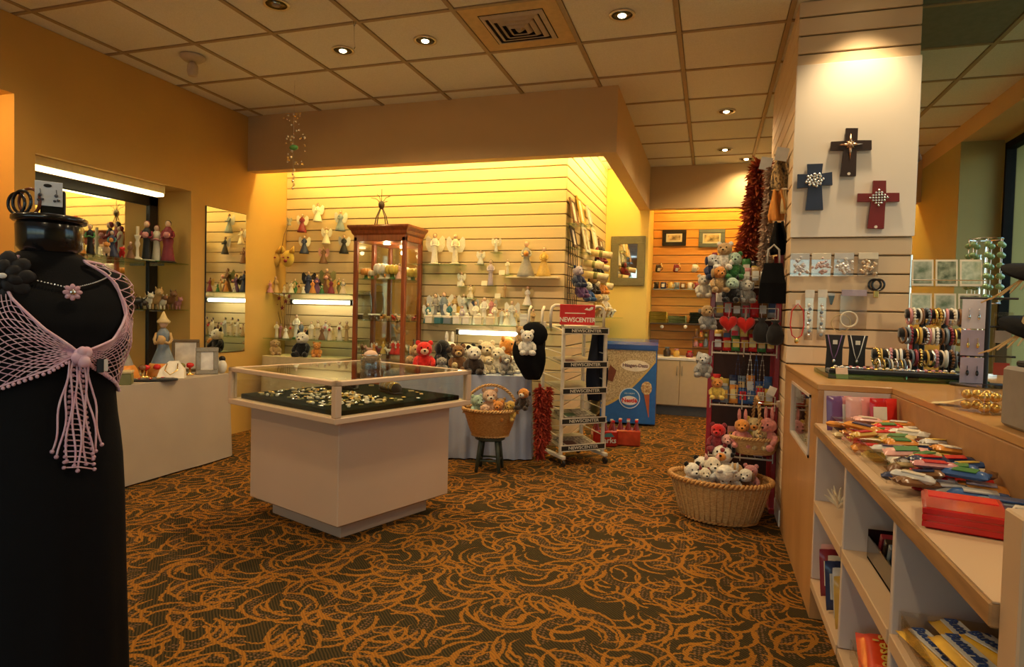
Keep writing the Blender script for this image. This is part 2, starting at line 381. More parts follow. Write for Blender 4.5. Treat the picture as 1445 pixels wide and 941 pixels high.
# greenery outside the window
gm = mat('outdoor_leaf', (.10, .26, .05), .6, c2=(.25, .45, .10), scale=3)
struct(B().box(2.9, 40, -30, 60, -.3, -.2).obj('ground', mat('lawn', (.10, .20, .05), .9, c2=(.16, .26, .07), scale=2)))
for k, (x, y, h, lab) in enumerate(((5.6, 11.5, 3.2, 'leafy green tree outside the window, nearer to the glass'), (8.0, 18.5, 5.0, 'tall green tree farther off outside the window'), (4.4, 6.5, 1.6, 'low green shrub right outside the window'))):
    t = thing('tree' if h > 2 else 'shrub', lab, 'tree' if h > 2 else 'shrub', (x, y, -.2), 0, None)
    B().cone((0, 0, 0), (0, 0, h*.6), .09, .05).obj('trunk', mat('bark', (.10, .06, .03), .9), t)
    lf = B()
    for i in range(1500):
        a, e = random.uniform(0, 2*PI), random.uniform(-1, 1); r = random.uniform(.6, 1)
        c = Vector((math.cos(a)*math.sqrt(1-e*e)*h*.45*r, math.sin(a)*math.sqrt(1-e*e)*h*.45*r, h*.62+e*h*.42*r))
        u = Vector([random.gauss(0, 1) for _ in range(3)]).normalized(); v = u.orthogonal().normalized(); s_ = .06*h/2
        lf._add([c-u*s_, c+v*s_*.5, c+u*s_, c-v*s_*.5], [(0, 1, 2, 3)])
    o = lf.obj('foliage', gm, t); o['kind'] = 'stuff'

# ---------------------------------------------------------------- fluorescent coves
def cove_tube(label, p0, p1, power_mat):
    t = thing('cove_light', label, 'light fixture', p0)
    d = Vector(p1)-Vector(p0)
    B().cone((0, 0, 0), d, .019, seg=10).obj('tube', power_mat, t, True)
    q = Vector((0, 0, .045)); n = B(); u = d.normalized()
    for s in (u*0, d): B().box(s.x-.02, s.x+.02, s.y-.02, s.y+.02, -.03, .07).obj('lamp_holder', pl((.8, .78, .7)), t)
    return t
cove_tube('lit fluorescent tube hidden behind the long bulkhead above the figurine wall', (-4.1, 5.16, 2.78), (-1.0, 5.16, 2.78), tube_mat)
cove_tube('lit fluorescent tube hidden behind the bulkhead return above the framed mirror', (-.93, 5.3, 2.88), (-.93, 7.6, 2.88), tube_mat)
cove_tube('lit fluorescent tube hidden behind the bulkhead over the wooden alcove', (-.6, 8.05, 2.70), (2.0, 8.05, 2.70), mat('lit_tube_dim', (1, .68, .15), .4, emit=45, vary=0))
# ---------------------------------------------------------------- ceiling downlights
trim_m = mat('downlight_trim', (.75, .65, .45), .3, metal=.6); bulb_m = mat('bulb_glow', (1, .80, .45), .4, emit=14, vary=0); refl_m = mat('reflector', (.9, .75, .45), .15, metal=1)
def downlight(x, y, e, label, group=None, spot=2.6):
    t = thing('downlight', label, 'ceiling light', (x, y, CZ), 0, group)
    B().lathe([(.062, -.004), (.078, -.006), (.078, .001), (.062, .001)], seg=24, cap=False).obj('trim_ring', trim_m, t, True)
    B().lathe([(.062, -.003), (.052, .0), (.030, .0028)], seg=20).obj('reflector', refl_m, t, True)
    B().ball((0, 0, -.004), (.026, .026, .012), 10, 6).obj('bulb', bulb_m if e else pl((.3, .25, .2)), t, True)
    if e: lamp('SPOT', 'downlight_lamp', (0, 0, -.03), e, WARM, t, .05, spot=spot, blend=.8)
DL = [(-.567, 3.819, 60, 'round recessed downlight in the tile beside the square air diffuser'), (.068, 5.796, 60, 'round recessed downlight in the aisle between bulkhead and pillar'),
      (.083, 7.094, 50, 'round recessed downlight near the alcove bulkhead'), (-1.874, 3.851, 60, 'round recessed downlight over the glass display case'),
      (-2.505, 3.855, 60, 'round recessed downlight beside the ceiling hook'), (-2.525, 3.178, 0, 'unlit recessed downlight with dark lens'), (.32, 7.55, 30, 'small recessed downlight in front of the alcove slats')]
for x, y, e, l in DL: downlight(x, y, e, l)
downlight(.74, 3.70, 48, 'recessed downlight aimed down the white panel with crosses', spot=1.75)
for x, y in ((-3.55, 2.3), (-1.2, 1.6), (1.35, 2.6), (1.35, 1.0), (-2.8, .4), (-.3, -.6)):
    downlight(x, y, 55 if x > -3 else 22, 'round recessed downlight in the front part of the shop', 'downlights in the front part of the ceiling')
# ================================================================ large furniture
lam = mat('tan_laminate', (.62, .44, .30), .45, vary=.05, scale=2)
lam_d = mat('tan_laminate_frame', (.66, .47, .31), .4, vary=.05, scale=2)
clear = glassmat('clear_glass', (.97, .99, .97), .1)
shelf_glass = glassmat('shelf_glass', (.80, .93, .84), .25)
acrylic = glassmat('acrylic', (.96, .95, .93), .5)
velvet = mat('green_velvet', (.004, .012, .007), .95, spec=.1)
blackm = mat('black_satin', (.012, .011, .012), .45)
gold = mat('gold', (.85, .58, .18), .25, metal=1); silver = mat('silver', (.85, .83, .80), .2, metal=1)
chrome = mat('chrome', (.8, .8, .8), .12, metal=1)
cherry = mat('cherry_wood', (.30, .07, .018), .35, c2=(.20, .045, .012), scale=8, stretch=(6, 6, .6), coat=.3)
countertop = mat('counter_wood', (.56, .30, .10), .3, c2=(.48, .24, .075), scale=6, stretch=(1, .3, 1), coat=.2)
edge_wood = mat('edge_wood', (.40, .22, .09), .5, c2=(.28, .15, .06), scale=30, stretch=(1, .2, 2))
cub = mat('cubby_grey', (.62, .52, .45), .5, vary=.05, scale=3)
cub_tan = mat('cubby_tan', (.60, .42, .26), .45, vary=.06, scale=3)
# ---- square glass display case
K = (-2.0, 3.24)
case = thing('display_case', 'square tan pedestal display case with glass top and dark green jewelry tray', 'display case', (K[0], K[1], 0), math.radians(-19.7))
B().bev(-.315, .315, -.315, .315, 0, .095, .003).obj('plinth', lam, case)
B().bev(-.405, .405, -.405, .405, .10, .64, .004).obj('body', lam, case)
B().box(-.395, .395, -.395, .395, .094, .101).obj('shadow_gap', edge_wood, case)
h = .495
fr = B().bev(-h, h, -h, h, .64, .672, .004).obj('bottom_frame', lam_d, case)
for sx in (-1, 1):
    for sy in (-1, 1): B().bev(min(sx*h, sx*(h-.036)), max(sx*h, sx*(h-.036)), min(sy*h, sy*(h-.036)), max(sy*h, sy*(h-.036)), .672, .826, .003).obj('corner_post', lam_d, case)
for k in range(4):
    B().bev(-h, h, -h, -h+.036, .826, .85, .003).obj('top_rail', lam_d, case, rot=(0, 0, k*PI/2))
    B().box(-h+.036, h-.036, -h+.014, -h+.019, .672, .826).obj('side_glass', clear, case, rot=(0, 0, k*PI/2))
B().box(-h+.03, h-.03, -h+.03, h-.03, .843, .849).obj('top_glass', clear, case)
B().bev(-h+.05, h-.05, -h+.05, h-.05, .672, .698, .004).obj('velvet_tray', velvet, case)
# ---- cloth helper
def cloth(name, L_, D, zt, zb, flare, folds, m, loc, rz, label, amp=.02, group=None, rnd=.06):
    """table cloth with rounded corners, local origin at floor under its centre"""
    per = []; hx, hy = L_/2, D/2; n = 60
    def pt(u):
        s_ = u*2*(L_+D)
        if s_ < L_: return Vector((-hx+s_, -hy, 0)), Vector((0, -1, 0))
        s_ -= L_
        if s_ < D: return Vector((hx, -hy+s_, 0)), Vector((1, 0, 0))
        s_ -= D
        if s_ < L_: return Vector((hx-s_, hy, 0)), Vector((0, 1, 0))
        s_ -= L_
        return Vector((-hx, hy-s_, 0)), Vector((-1, 0, 0))
    NU, NV = 220, 10; b = B(); rg = random.Random(int(L_*1000))
    ph = [rg.uniform(0, 6.28) for _ in range(4)]
    def f(u, v):
        p, nrm = pt(u % 1.0); q = Vector((max(-hx+rnd, min(hx-rnd, p.x)), max(-hy+rnd, min(hy-rnd, p.y)), 0)); d = p-q
        if d.length > 1e-6 and abs(d.x) > 1e-6 and abs(d.y) > 1e-6: d = d.normalized(); p = q+d*rnd; nrm = d
        w = math.sin(u*2*PI*folds+ph[0])*.6+math.sin(u*2*PI*folds*1.7+ph[1])*.4
        o = flare*v+amp*w*v**.7
        return p+nrm*o+Vector((0, 0, zt-(zt-zb)*v))
    b.grid(f, NU, NV, 0, True)
    top = [f(i/NU, 0) for i in range(NU)]; b._add(top, [tuple(range(NU))])
    return b
def table(name, L_, D, zt, zb, flare, folds, m, loc, rz, label, amp=.02):
    t = thing(name, label, 'table', loc, rz)
    cloth(name, L_, D, zt, zb, flare, folds, m, loc, rz, label, amp).obj('tablecloth', m, t, True)
    B().box(-L_/2+.03, L_/2-.03, -D/2+.03, D/2-.03, zt-.03, zt-.004).obj('tabletop', edge_wood, t)
    for sx in (-1, 1):
        for sy in (-1, 1): B().cone((sx*(L_/2-.08), sy*(D/2-.08), 0), (sx*(L_/2-.08), sy*(D/2-.08), zt-.03), .018).obj('leg', blackm, t)
    return t
cream_cloth = mat('cream_cloth', (.46, .38, .30), .85, vary=.08, scale=3, bump=.1, bscale=250)
blue_cloth = mat('blue_cloth', (.38, .42, .56), .8, vary=.06, scale=3)
LT = .665
table('display_table', 1.98, .58, LT, .012, .03, 7, cream_cloth, (-3.905, 3.10, 0), PI/2, 'table under a long beige cloth along the wall below the lit recess', .006)
RTb = .69
rz_b = math.radians(18.7); ux = Vector((math.cos(rz_b), math.sin(rz_b), 0)); uy = Vector((-ux.y, ux.x, 0))
blue_c = Vector((-1.36, 4.92, 0))-ux*.62+uy*.27
table('plush_table', 1.22, .54, RTb, .012, .02, 26, blue_cloth, blue_c, rz_b, 'table with pleated pale blue skirt under the pile of plush animals', .022)
def onblue(a, b_, z=0): return blue_c+ux*a+uy*b_+Vector((0, 0, RTb+z))
table('corner_table', .85, .36, .73, .012, .02, 9, mat('straw_cloth', (.62, .50, .28), .85), (-3.72, 5.22, 0), 0, 'table with straw coloured cloth in the corner below the glass shelves', .008)
# ---- tall cherry curio cabinet
cab = thing('curio_cabinet', 'tall cherry wood curio cabinet with glass sides, crown moulding and an inside lamp', 'cabinet', (-2.912, 5.30, 0))
cw, cd = .267, .18
for sx in (-1, 1):
    for sy in (-1, 1):
        x0, x1 = sorted((sx*cw, sx*(cw-.038))); y0, y1 = sorted((sy*cd, sy*(cd-.038)))
        B().bev(x0, x1, y0, y1, .08, 1.87, .004).obj('corner_post', cherry, cab)
B().bev(-cw, cw, -cd, cd, 0, .10, .004).obj('base', cherry, cab)
B().bev(-cw+.002, cw-.002, -cd+.002, cd-.002, .10, .70, .004).obj('lower_panel', cherry, cab)
B().bev(-cw, cw, -cd, cd, 1.83, 1.89, .004).obj('top_rail', cherry, cab)
B().rings([[(-cw-a, -cd-a, z), (cw+a, -cd-a, z), (cw+a, cd+a*.3, z), (-cw-a, cd+a*.3, z)] for a, z in ((0, 1.885), (.012, 1.90), (.02, 1.925), (.04, 1.95), (.045, 1.96), (.045, 1.975))]).obj('crown_moulding', cherry, cab)
B().box(-cw+.038, cw-.038, -cd+.012, -cd+.016, .70, 1.83).obj('door_glass', clear, cab)
for sx in (-1, 1): B().box(sx*(cw-.016)-.002, sx*(cw-.016)+.002, -cd+.038, cd-.038, .70, 1.83).obj('side_glass', clear, cab)
B().box(-cw+.038, cw-.038, cd-.016, cd-.012, .70, 1.83).obj('mirror_back', mat('mirror', (.85, .87, .84), .03, metal=1, vary=0), cab)
CS = [atY(530, y, 5.25).z for y in (394, 452, 498)]
for z in CS: B().box(-cw+.02, cw-.02, -cd+.02, cd-.02, z-.006, z).obj('shelf', shelf_glass, cab)
B().lathe([(.028, 0), (.034, -.008), (.03, -.012)], (-.02, 0, 1.83), 14).obj('inside_lamp', bulb_m, cab)
lamp('POINT', 'cabinet_lamp', (-.02, 0, 1.77), 3.0, WARM, cab, .02)
# ---- long counter on the right
cnt = thing('counter', 'long service counter with wood top, sunken candy ledge and open cubbies', 'counter', (.42, 0, 0))
Y1, Y2, YE = 1.09, 2.757, 3.90
ct = B().bev(.26, 1.25, 1.03, YE, .925, .95, .003); ct.bev(-.005, .262, Y2, YE, .925, .95, .003)
ct.obj('top', countertop, cnt)
B().bev(.255, .275, Y1, Y2, .78, .925, .002).obj('riser', mat('riser_brown', (.42, .22, .09), .5), cnt)
B().bev(-.012, .258, Y1, Y2, .752, .79, .003).obj('ledge', [edge_wood][0], cnt)
B().box(-.008, .256, Y1, Y2, .7901, .7925).obj('ledge_top', cub_tan, cnt)
# end cabinet with glazed side
e = B(); W0, W1, Z0, Z1 = 2.93, 3.57, .615, .885
e.box(0, .02, Y2, W0, .0, .925).box(0, .02, W1, YE, 0, .925).box(0, .02, W0, W1, 0, Z0).box(0, .02, W0, W1, Z1, .925)
e.box(.02, .26, Y2, Y2+.02, 0, .925); e.box(.02, 1.25, YE-.02, YE, 0, .925)
e.obj('end_panel', mat('end_wood', (.50, .27, .10), .4, c2=(.42, .21, .07), scale=5, stretch=(1, 1, .3)), cnt)
B().box(0.021, .26, Y2-.004, Y2, .79, .925).obj('side_lining', cub, cnt)
w = B()
for a in ((W0, W1, Z1-.012, Z1), (W0, W1, Z0, Z0+.012)): w.box(-.006, .024, *a)
for a in ((W0, W0+.014, Z0, Z1), (W1-.014, W1, Z0, Z1)): w.box(-.006, .024, *a)
w.obj('window_frame', cub, cnt)
B().box(.006, .010, W0, W1, Z0, Z1).obj('window_glass', clear, cnt)
B().box(.03, .25, W0-.05, W1+.05, Z0-.03, Z0).obj('window_shelf', white_lam, cnt)
B().box(.24, .26, Y2+.02, YE-.02, 0, .925).obj('inner_back', white_lam, cnt)
dv = [2.747, 2.19, 1.635]
for y in dv: B().bev(0, .36, y-.011, y+.011, .17, .752, .002).obj('divider', cub, cnt)
B().bev(0, .36, 1.03, Y1, 0, .935, .003).obj('end_post', cub_tan, cnt)
B().bev(.36, 1.25, 1.03, 1.06, 0, .925, .003).obj('side_panel', white_lam, cnt)
for i in range(3):
    y1 = dv[i]-.011; y0 = (dv[i+1]+.011) if i < 2 else Y1
    B().bev(-.004, .36, y0, y1, .45, .487, .002).obj('shelf', [cub_tan][0], cnt)
    B().bev(-.004, .36, y0, y1, .135, .17, .002).obj('bottom_shelf', cub_tan, cnt)
B().box(.36, .372, Y1, Y2, .1, .75).obj('back_panel', edge_wood, cnt)
B().box(.05, .36, Y1, Y2, 0, .135).obj('toe_kick', edge_wood, cnt)
# ---- ice cream freezer
frz = thing('ice_cream_freezer', 'low blue ice cream freezer with printed front and dark blue lid', 'freezer', (-.865, 7.27, 0), math.radians(4))
bl = mat('freezer_blue', (.02, .13, .42), .35, coat=.4); bl2 = mat('freezer_lid', (.015, .06, .30), .25, coat=.5)
FH = .86; fw_, fd_ = .30, .30
B().bev(-fw_, fw_, -fd_, fd_, .02, FH, .006).obj('body', bl, frz)
B().bev(fw_-.001, fw_+.004, -fd_+.01, fd_-.01, .03, FH-.01, .001).obj('side_panel', mat('freezer_side', (.16, .10, .06), .5), frz)
B().rings([[(-fw_-.01, y, z), (fw_+.01, y, z)][::1] + [(fw_+.01, y, z-.05), (-fw_-.01, y, z-.05)] for y, z in ((-fd_-.02, FH+.03), (-fd_+.08, FH+.06), (fd_, FH+.075))]).obj('lid', bl2, frz)
tan_p = mat('nut_print', (.62, .48, .28), .5, c2=(.30, .20, .10), scale=70)
yf = -fd_-.003
def wave(u): return .36+.42*u**1.6
pts = [(-fw_+.01, yf, FH-.03), (-fw_+.01, yf, .24)]+[(-fw_+.01+(2*fw_-.02)*i/14, yf, .22+.52*(i/14)**1.5) for i in range(1, 15)]+[(fw_-.01, yf, FH-.03)]
B().prism(pts, (0, .002, 0)).obj('nut_print', tan_p, frz)
pts2 = [(-fw_+.01+(2*fw_-.02)*i/14, yf-.001, .22+.52*(i/14)**1.5) for i in range(15)]
B().prism(pts2+[(p[0], p[1], p[2]-.035) for p in pts2[::-1]], (0, .002, 0)).obj('gold_stripe', pl((.62, .42, .14)), frz)
el = lambda cx, cz, a, b_, y, n=28: [(cx+a*math.cos(2*PI*i/n), y, cz+b_*math.sin(2*PI*i/n)) for i in range(n)]
B().prism(el(.07, .66, .155, .062, yf-.003), (0, .003, 0)).obj('oval_badge', pl((.86, .76, .62)), frz)
text('badge_lettering', 'Häagen-Dazs', .052, pl((.12, .03, .05)), frz, (.07, yf-.004, .662), bold=.0012)
B().prism(el(.02, .30, .115, .115, yf-.003), (0, .002, 0)).obj('shield', pl((.70, .76, .86)), frz)
B().prism(el(.02, .30, .105, .105, yf-.004), (0, .002, 0)).obj('shield_field', pl((.03, .17, .48)), frz)
B().prism(el(.02, .275, .088, .05, yf-.006), (0, .002, 0)).obj('shield_oval', pl((.88, .80, .76)), frz)
text('shield_lettering', 'Nestlé', .062, pl((.62, .02, .02)), frz, (.02, yf-.0075, .275), bold=.002)
text('shield_small_lettering', 'ICE CREAM', .022, pl((.8, .82, .86)), frz, (.02, yf-.0055, .352))
B().prism([(.17, yf-.003, .37), (.235, yf-.003, .36), (.235, yf-.003, .10), (.228, yf-.003, .10)], (0, .002, 0)).obj('cone_print', pl((.45, .10, .03)), frz)
B().prism(el(.20, .42, .06, .075, yf-.004, 10), (0, .002, 0)).obj('ice_cream_print', mat('ice_print', (.80, .62, .32), .5, c2=(.35, .16, .05), scale=40), frz)
B().prism([(-.20, yf-.003, .66), (-.13, yf-.003, .60), (-.17, yf-.003, .47), (-.25, yf-.003, .50)], (0, .002, 0)).obj('bar_print', pl((.16, .04, .02)), frz)
# ---- cabinets at the back of the alcove
bc = thing('alcove_cabinet', 'beige base cabinet with two doors and grey toe kick in the alcove', 'cabinet', (.10, 8.13, 0))
dm = mat('cabinet_beige', (.60, .42, .22), .5, vary=.04)
B().bev(-.82, 1.9, -.22, .26, .12, .68, .003).obj('body', dm, bc)
B().box(-.82, 1.9, -.18, .26, 0, .12).obj('toe_kick', mat('toe_grey', (.12, .10, .08), .6), bc)
B().bev(-.83, 1.92, -.245, .26, .68, .715, .004).obj('worktop', white_lam, bc)
for k, x in enumerate((-.80, -.44, -.08, .28, .64, 1.0, 1.36)):
    d = B().bev(x+.003, x+.357, -.238, -.22, .13, .675, .003).obj('door', dm, bc)
    hx = x+.33 if k % 2 == 0 else x+.03
    B().tube([(hx, -.238, .50), (hx, -.262, .51), (hx, -.262, .60), (hx, -.238, .61)], .005).obj('handle', pl((.35, .25, .14)), d)
# ---- recess fittings on the left wall
black_wood = mat('dark_wood', (.018, .012, .010), .4)
mir = mat('mirror', (.85, .87, .84), .03, metal=1, vary=0)
t = thing('recess_mirror', 'large mirror in a wide black frame at the back of the lit wall recess', 'mirror', (LX-ND+.012, (NY0+NY1)/2, NZ0))
hy = (NY1-NY0)/2-.01; hz = NZ1-NZ0
B().box(-.008, 0, -hy, hy, .02, hz-.05).obj('glass', mir, t)
for y0, y1, z0, z1 in ((-hy, hy, hz-.13, hz-.05), (-hy, -hy+.09, .02, hz-.05), (hy-.09, hy, .02, hz-.05)): B().bev(0, .02, y0, y1, z0, z1, .004).obj('frame_rail', black_wood, t)
t = thing('recess_light', 'long lit fluorescent strip across the top of the wall recess', 'light fixture', (LX-.10, NY0+.02, NZ1-.055))
B().bev(-.045, .045, 0, 1.06, -.008, .055, .004).obj('housing', pl((.75, .6, .3)), t)
B().bev(-.035, .047, .01, 1.05, -.034, -.008, .006).obj('diffuser', mat('diffuser_glow', (1, .88, .48), .4, emit=4.5, vary=0), t)
t = thing('recess_lamp', 'small lamp glowing inside the recess beside the dress form', 'light fixture', (LX-.19, 2.2, QZ1))
B().lathe([(.03, 0), (.04, -.02), (.03, -.025)], seg=14).obj('lens', bulb_m, t, True)
lamp('POINT', 'recess_bulb', (0, 0, -.06), 16, WARMER, t, .03)
RS = [atX(262, 372, LX).z, atX(262, 437, LX).z]
for k, z in enumerate(RS):
    s = tag(B().box(LX-ND+.045, LX-.015, NY0+.01, NY1-.004, z-.008, z).obj('glass_shelf', shelf_glass), ('upper glass shelf holding cats and fairies in the wall recess', 'lower glass shelf holding animal figurines in the wall recess')[k], 'shelf')
    for y in (NY0+.2, NY1-.1): B().box(LX-ND+.045, LX-ND+.2, y-.004, y+.004, z-.022, z-.008).obj('bracket', chrome, s)
# wall mirror beside the recess
t = thing('wall_mirror', 'narrow frameless wall mirror between recess and corner', 'mirror', (LX+.004, 4.70, .78))
B().box(0, .008, -.245, .245, 0, 1.29).obj('glass', mir, t)
B().box(-.002, .003, -.25, .25, -.005, 1.295).obj('backing', blackm, t)
# ================================================================ dress form, baskets, racks
def lerp(a, b, t): return a+(b-a)*t
def poly(pts, s):
    n = len(pts)-1; x = min(max(s, 0), 1)*n; i = min(int(x), n-1); t = x-i
    return tuple(lerp(a, c, t) for a, c in zip(pts[i], pts[i+1]))
mo = Vector((-1.475, 1.075, 0)); mrz = math.radians(66)
black_cloth = mat('black_jersey', (.004, .0036, .0045), .8, spec=.2, bump=.1, bscale=300)
black_vel = mat('black_velvet', (.010, .0085, .010), .85, sheen=.3)
form = thing('dress_form', 'black dress form wearing a long black gown beside the lit recess', 'mannequin', mo, mrz)
PF = [(1.312, .060, .058), (1.300, .072, .062), (1.288, .105, .066), (1.27, .145, .074), (1.245, .164, .084), (1.20, .170, .108), (1.15, .168, .122), (1.10, .160, .120), (1.05, .142, .105), (.99, .134, .098), (.93, .139, .102), (.85, .150, .110), (.72, .157, .114), (.5, .162, .118), (.3, .168, .122), (.12, .172, .126), (.02, .176, .13)]
def prof(z):
    for (z0, a0, b0), (z1, a1, b1) in zip(PF, PF[1:]):
        if z >= z1: t = (z0-z)/(z0-z1); t = max(0, t); return lerp(a0, a1, t), lerp(b0, b1, t)
    return PF[-1][1:]
def body(th, z, off=0):
    a, b_ = prof(z); th = math.radians(th); return Vector(((a+off)*math.cos(th), (b_+off)*math.sin(th), z))
g = B(); rows = [1.312-.014*i for i in range(20)]+[1.03-.05*i for i in range(21)]
rows = [z for z in rows if z > .02]+[.02]
def ring(z):
    out = []
    for i in range(72):
        th = i*5; p = body(th, z); k = max(0, (.95-z))*.012*(math.sin(math.radians(th*11))+.6*math.sin(math.radians(th*7+40)))
        out.append((p.x*(1+k*3), p.y*(1+k*3), z))
    return out
g.rings([ring(z) for z in rows]).obj('gown', black_cloth, form, True)
B().lathe([(.052, 1.30), (.056, 1.315), (.064, 1.325), (.066, 1.375), (.062, 1.382)], seg=28).obj('neck_block', mat('gloss_black', (.010, .009, .010), .2, coat=.5), form, True)
B().lathe([(.070, 1.382), (.074, 1.386), (.074, 1.394), (.066, 1.398)], seg=28).obj('neck_cap', mat('gloss_black', (.01, .01, .01)), form, True)
pink = mat('pink_yarn', (.80, .46, .58), .8, c2=(.86, .60, .68), scale=40)
shawl = thing('net_shawl', 'pink crocheted net shawl knotted at the front of the black gown', 'shawl', mo, mrz)
knot = (-80, 1.085)
panels = [([(45, 1.285), (-60, 1.297), (-47, 1.25), (-38, 1.18), (-55, 1.115), knot], [(50, 1.02), (20, .985), (-15, .99), (-50, 1.03), (-68, 1.055), knot]),
          ([(-220, 1.285), (-135, 1.298), (-127, 1.25), (-120, 1.205), (-102, 1.14), knot], [(-230, 1.02), (-205, .985), (-165, .99), (-130, 1.02), (-100, 1.05), knot])]
net = B(); cord = B(); rg = random.Random(3)
for U, Lw in panels:
    def pt(s, t, off=.006):
        a = poly(U, s); c = poly(Lw, s); return body(lerp(a[0], c[0], t), lerp(a[1], c[1], t), off+.004*math.sin(s*9+t*7))
    NS = 30
    for fam in (1, -1):
        for k in range(-13, 27):
            path = []
            for i in range(NS+1):
                s = i/NS; t = k/13+fam*s*1.0+.02*math.sin(s*12+k)
                if 0 <= t <= 1: path.append(pt(s, t))
                else:
                    if len(path) > 1: net.tube(path, .0012, 4)
                    path = []
            if len(path) > 1: net.tube(path, .0012, 4)
    cord.tube([pt(i/36, 0, .009) for i in range(37)], .0032, 6); cord.tube([pt(i/36, 1, .009) for i in range(37)], .0022, 5)
    for i in range(2, 34): p = pt(i/36, 1, .010); cord.ball(p-Vector((0, 0, .006)), .0042, 6, 4)
o = net.obj('net', pink, shawl, True); o['kind'] = 'stuff'
cord.obj('edging', pink, shawl, True)
kp = body(-80, 1.08, .02); kb = B()
for d in ((0, 0, 0, .017), (.009, -.004, .008, .012), (-.009, -.004, -.004, .012), (.003, -.008, -.012, .013), (0, -.008, .011, .010)): kb.ball(kp+Vector(d[:3]), (d[3], d[3]*.8, d[3]*1.1), 12, 8)
kb.obj('knot', pink, shawl, True)
tl = B(); bd = B()
for k in range(9):
    x0 = (k-4)*.0045; w = (k-4)*.0075; path = []
    for i in range(16):
        v = i/15; p = body(-80+ (x0+w*v)/.15*57, 1.07-.25*v*(1-.05*abs(k-4)), .016); p.x += .004*math.sin(v*9+k*2); p.y -= .012*math.sin(v*3.1); path.append(p)
    tl.tube(path, .0022, 4); bd.ball(path[-1], .005, 6, 4)
for k in range(20):
    v = k/20; a = body(-80-12*(.3+.7*v)*.9, 1.06-.24*v, .018); c = body(-80+12*(.3+.7*v)*.9, 1.045-.24*v, .018)
    tl.tube([a, (a+c)/2+Vector((0, -.004, .004)), c], .0016, 4); bd.ball(a, .0045, 6, 4); bd.ball(c, .0045, 6, 4)
tl.obj('tail', pink, shawl, True); bd.obj('tail_beads', mat('pink_bead', (.62, .36, .44), .4), shawl, True)
p = body(-62, 1.055, .022); B().bev(-.011, .011, -.002, .002, -.014, .014, .001).obj('price_tag', pl((.85, .82, .8)), shawl, loc=p, rot=(0, 0, math.radians(20)))
B().bev(-.016, .0, -.0035, .001, -.016, .016, .001).obj('tag_clip', blackm, shawl, loc=p, rot=(0, 0, math.radians(20)))
# black flower brooch
fl = thing('flower_brooch', 'big black fabric flower brooch with a white gem on the gown', 'brooch', mo+Matrix.Rotation(mrz, 3, 'Z') @ body(-124, 1.252, .014), mrz+math.radians(-22))
pb = mat('black_petal', (.012, .009, .010), .6)
for ringi, (n, r, s_) in enumerate(((9, .034, .022), (7, .020, .017))):
    for i in range(n):
        a = 2*PI*i/n+ringi*.3; T = Matrix.Rotation(a, 3, 'Y') @ Matrix.Rotation(.35, 3, 'Z')
        B().ball((0, 0, 0), (s_, .006, s_*.75), 10, 6).obj('petal', pb, fl, True, (r*math.cos(a), -.006*ringi, -r*math.sin(a)), (0, a, .3))
B().ball((0, -.018, 0), (.008, .004, .006), 10, 6).obj('gem', pl((.9, .88, .85), .1), fl, True)
# necklace with flower pendant
nk = thing('pendant_necklace', 'silver chain necklace with pink flower pendant around the dress form neck', 'necklace', mo, mrz)
ch = B(); top = [body(-180-(-14)+i*0, 1.318, .012) for i in range(1)]
pend = body(-84, 1.222, .010)
def chain(a, c, sag, n=40):
    for i in range(n+1):
        t = i/n; th = lerp(a[0], c[0], t); z = lerp(a[1], c[1], t)-sag*math.sin(PI*t); ch.ball(body(th, z, .006), .0024, 6, 4)
chain((-165, 1.300), (-86, 1.232), .004); chain((-20, 1.300), (-82, 1.232), .004)
ch.obj('chain', silver, nk, True)
for i in range(8):
    a = 2*PI*i/8; B().ball((0, 0, 0), (.0075, .003, .0055), 8, 5).obj('pendant_petal', mat('rose_stone', (.75, .42, .50), .2, coat=.5), nk, True, pend+Vector((.012*math.cos(a), -.004, .012*math.sin(a))), (0, -a, 0))
B().ball(pend+Vector((0, -.006, 0)), (.007, .004, .007), 8, 6).obj('pendant_stone', silver, nk, True)
# earring stand on the neck cap
es = thing('earring_stand', 'black block stand with a white earring card on top of the dress form', 'earring display', mo+Vector((0, 0, 1.398)), mrz-math.radians(14))
B().bev(-.018, .030, -.012, .012, 0, .060, .003).obj('block', mat('gloss_black', (.01, .01, .01)), es)
B().bev(-.028, .024, -.017, -.0145, .022, .078, .0006).obj('earring_card', pl((.84, .82, .84)), es)
B().prism([(-.004+.008*math.cos(a*.5236), -.0185, .068+.004*math.sin(a*.5236)) for a in range(12)], (0, .001, 0)).obj('card_slot', blackm, es)
for x in (-.018, .012):
    e_ = B(); e_.tube([(x, -.019, .060), (x+.001, -.02, .050)], .0008, 4); e_.ball((x, -.02, .046), .004, 8, 5); e_.ball((x+.004, -.02, .036), .0035, 8, 5); e_.ball((x-.003, -.02, .034), .003, 8, 5)
    e_.obj('earring', pl((.10, .09, .10), .2), es, True)
for k, (dx, dy, R_) in enumerate(((-.052, .004, .026), (-.036, .014, .030), (-.058, .024, .024))):
    tag(B().torus((0, 0, R_), R_, .0035, 'x', 24, 6).obj('bangle', mat('gloss_black', (.01, .01, .01)) if k != 1 else pl((.20, .05, .02), .25), None, True, mo+Matrix.Rotation(mrz, 3, 'Z') @ Vector((dx, dy, 1.398)), (0, 0, mrz+.5)), ('thin black bangle standing on the dress form neck cap', 'dark red bangle standing beside the earring block', 'small black bangle at the edge of the dress form neck cap')[k], 'bangle')

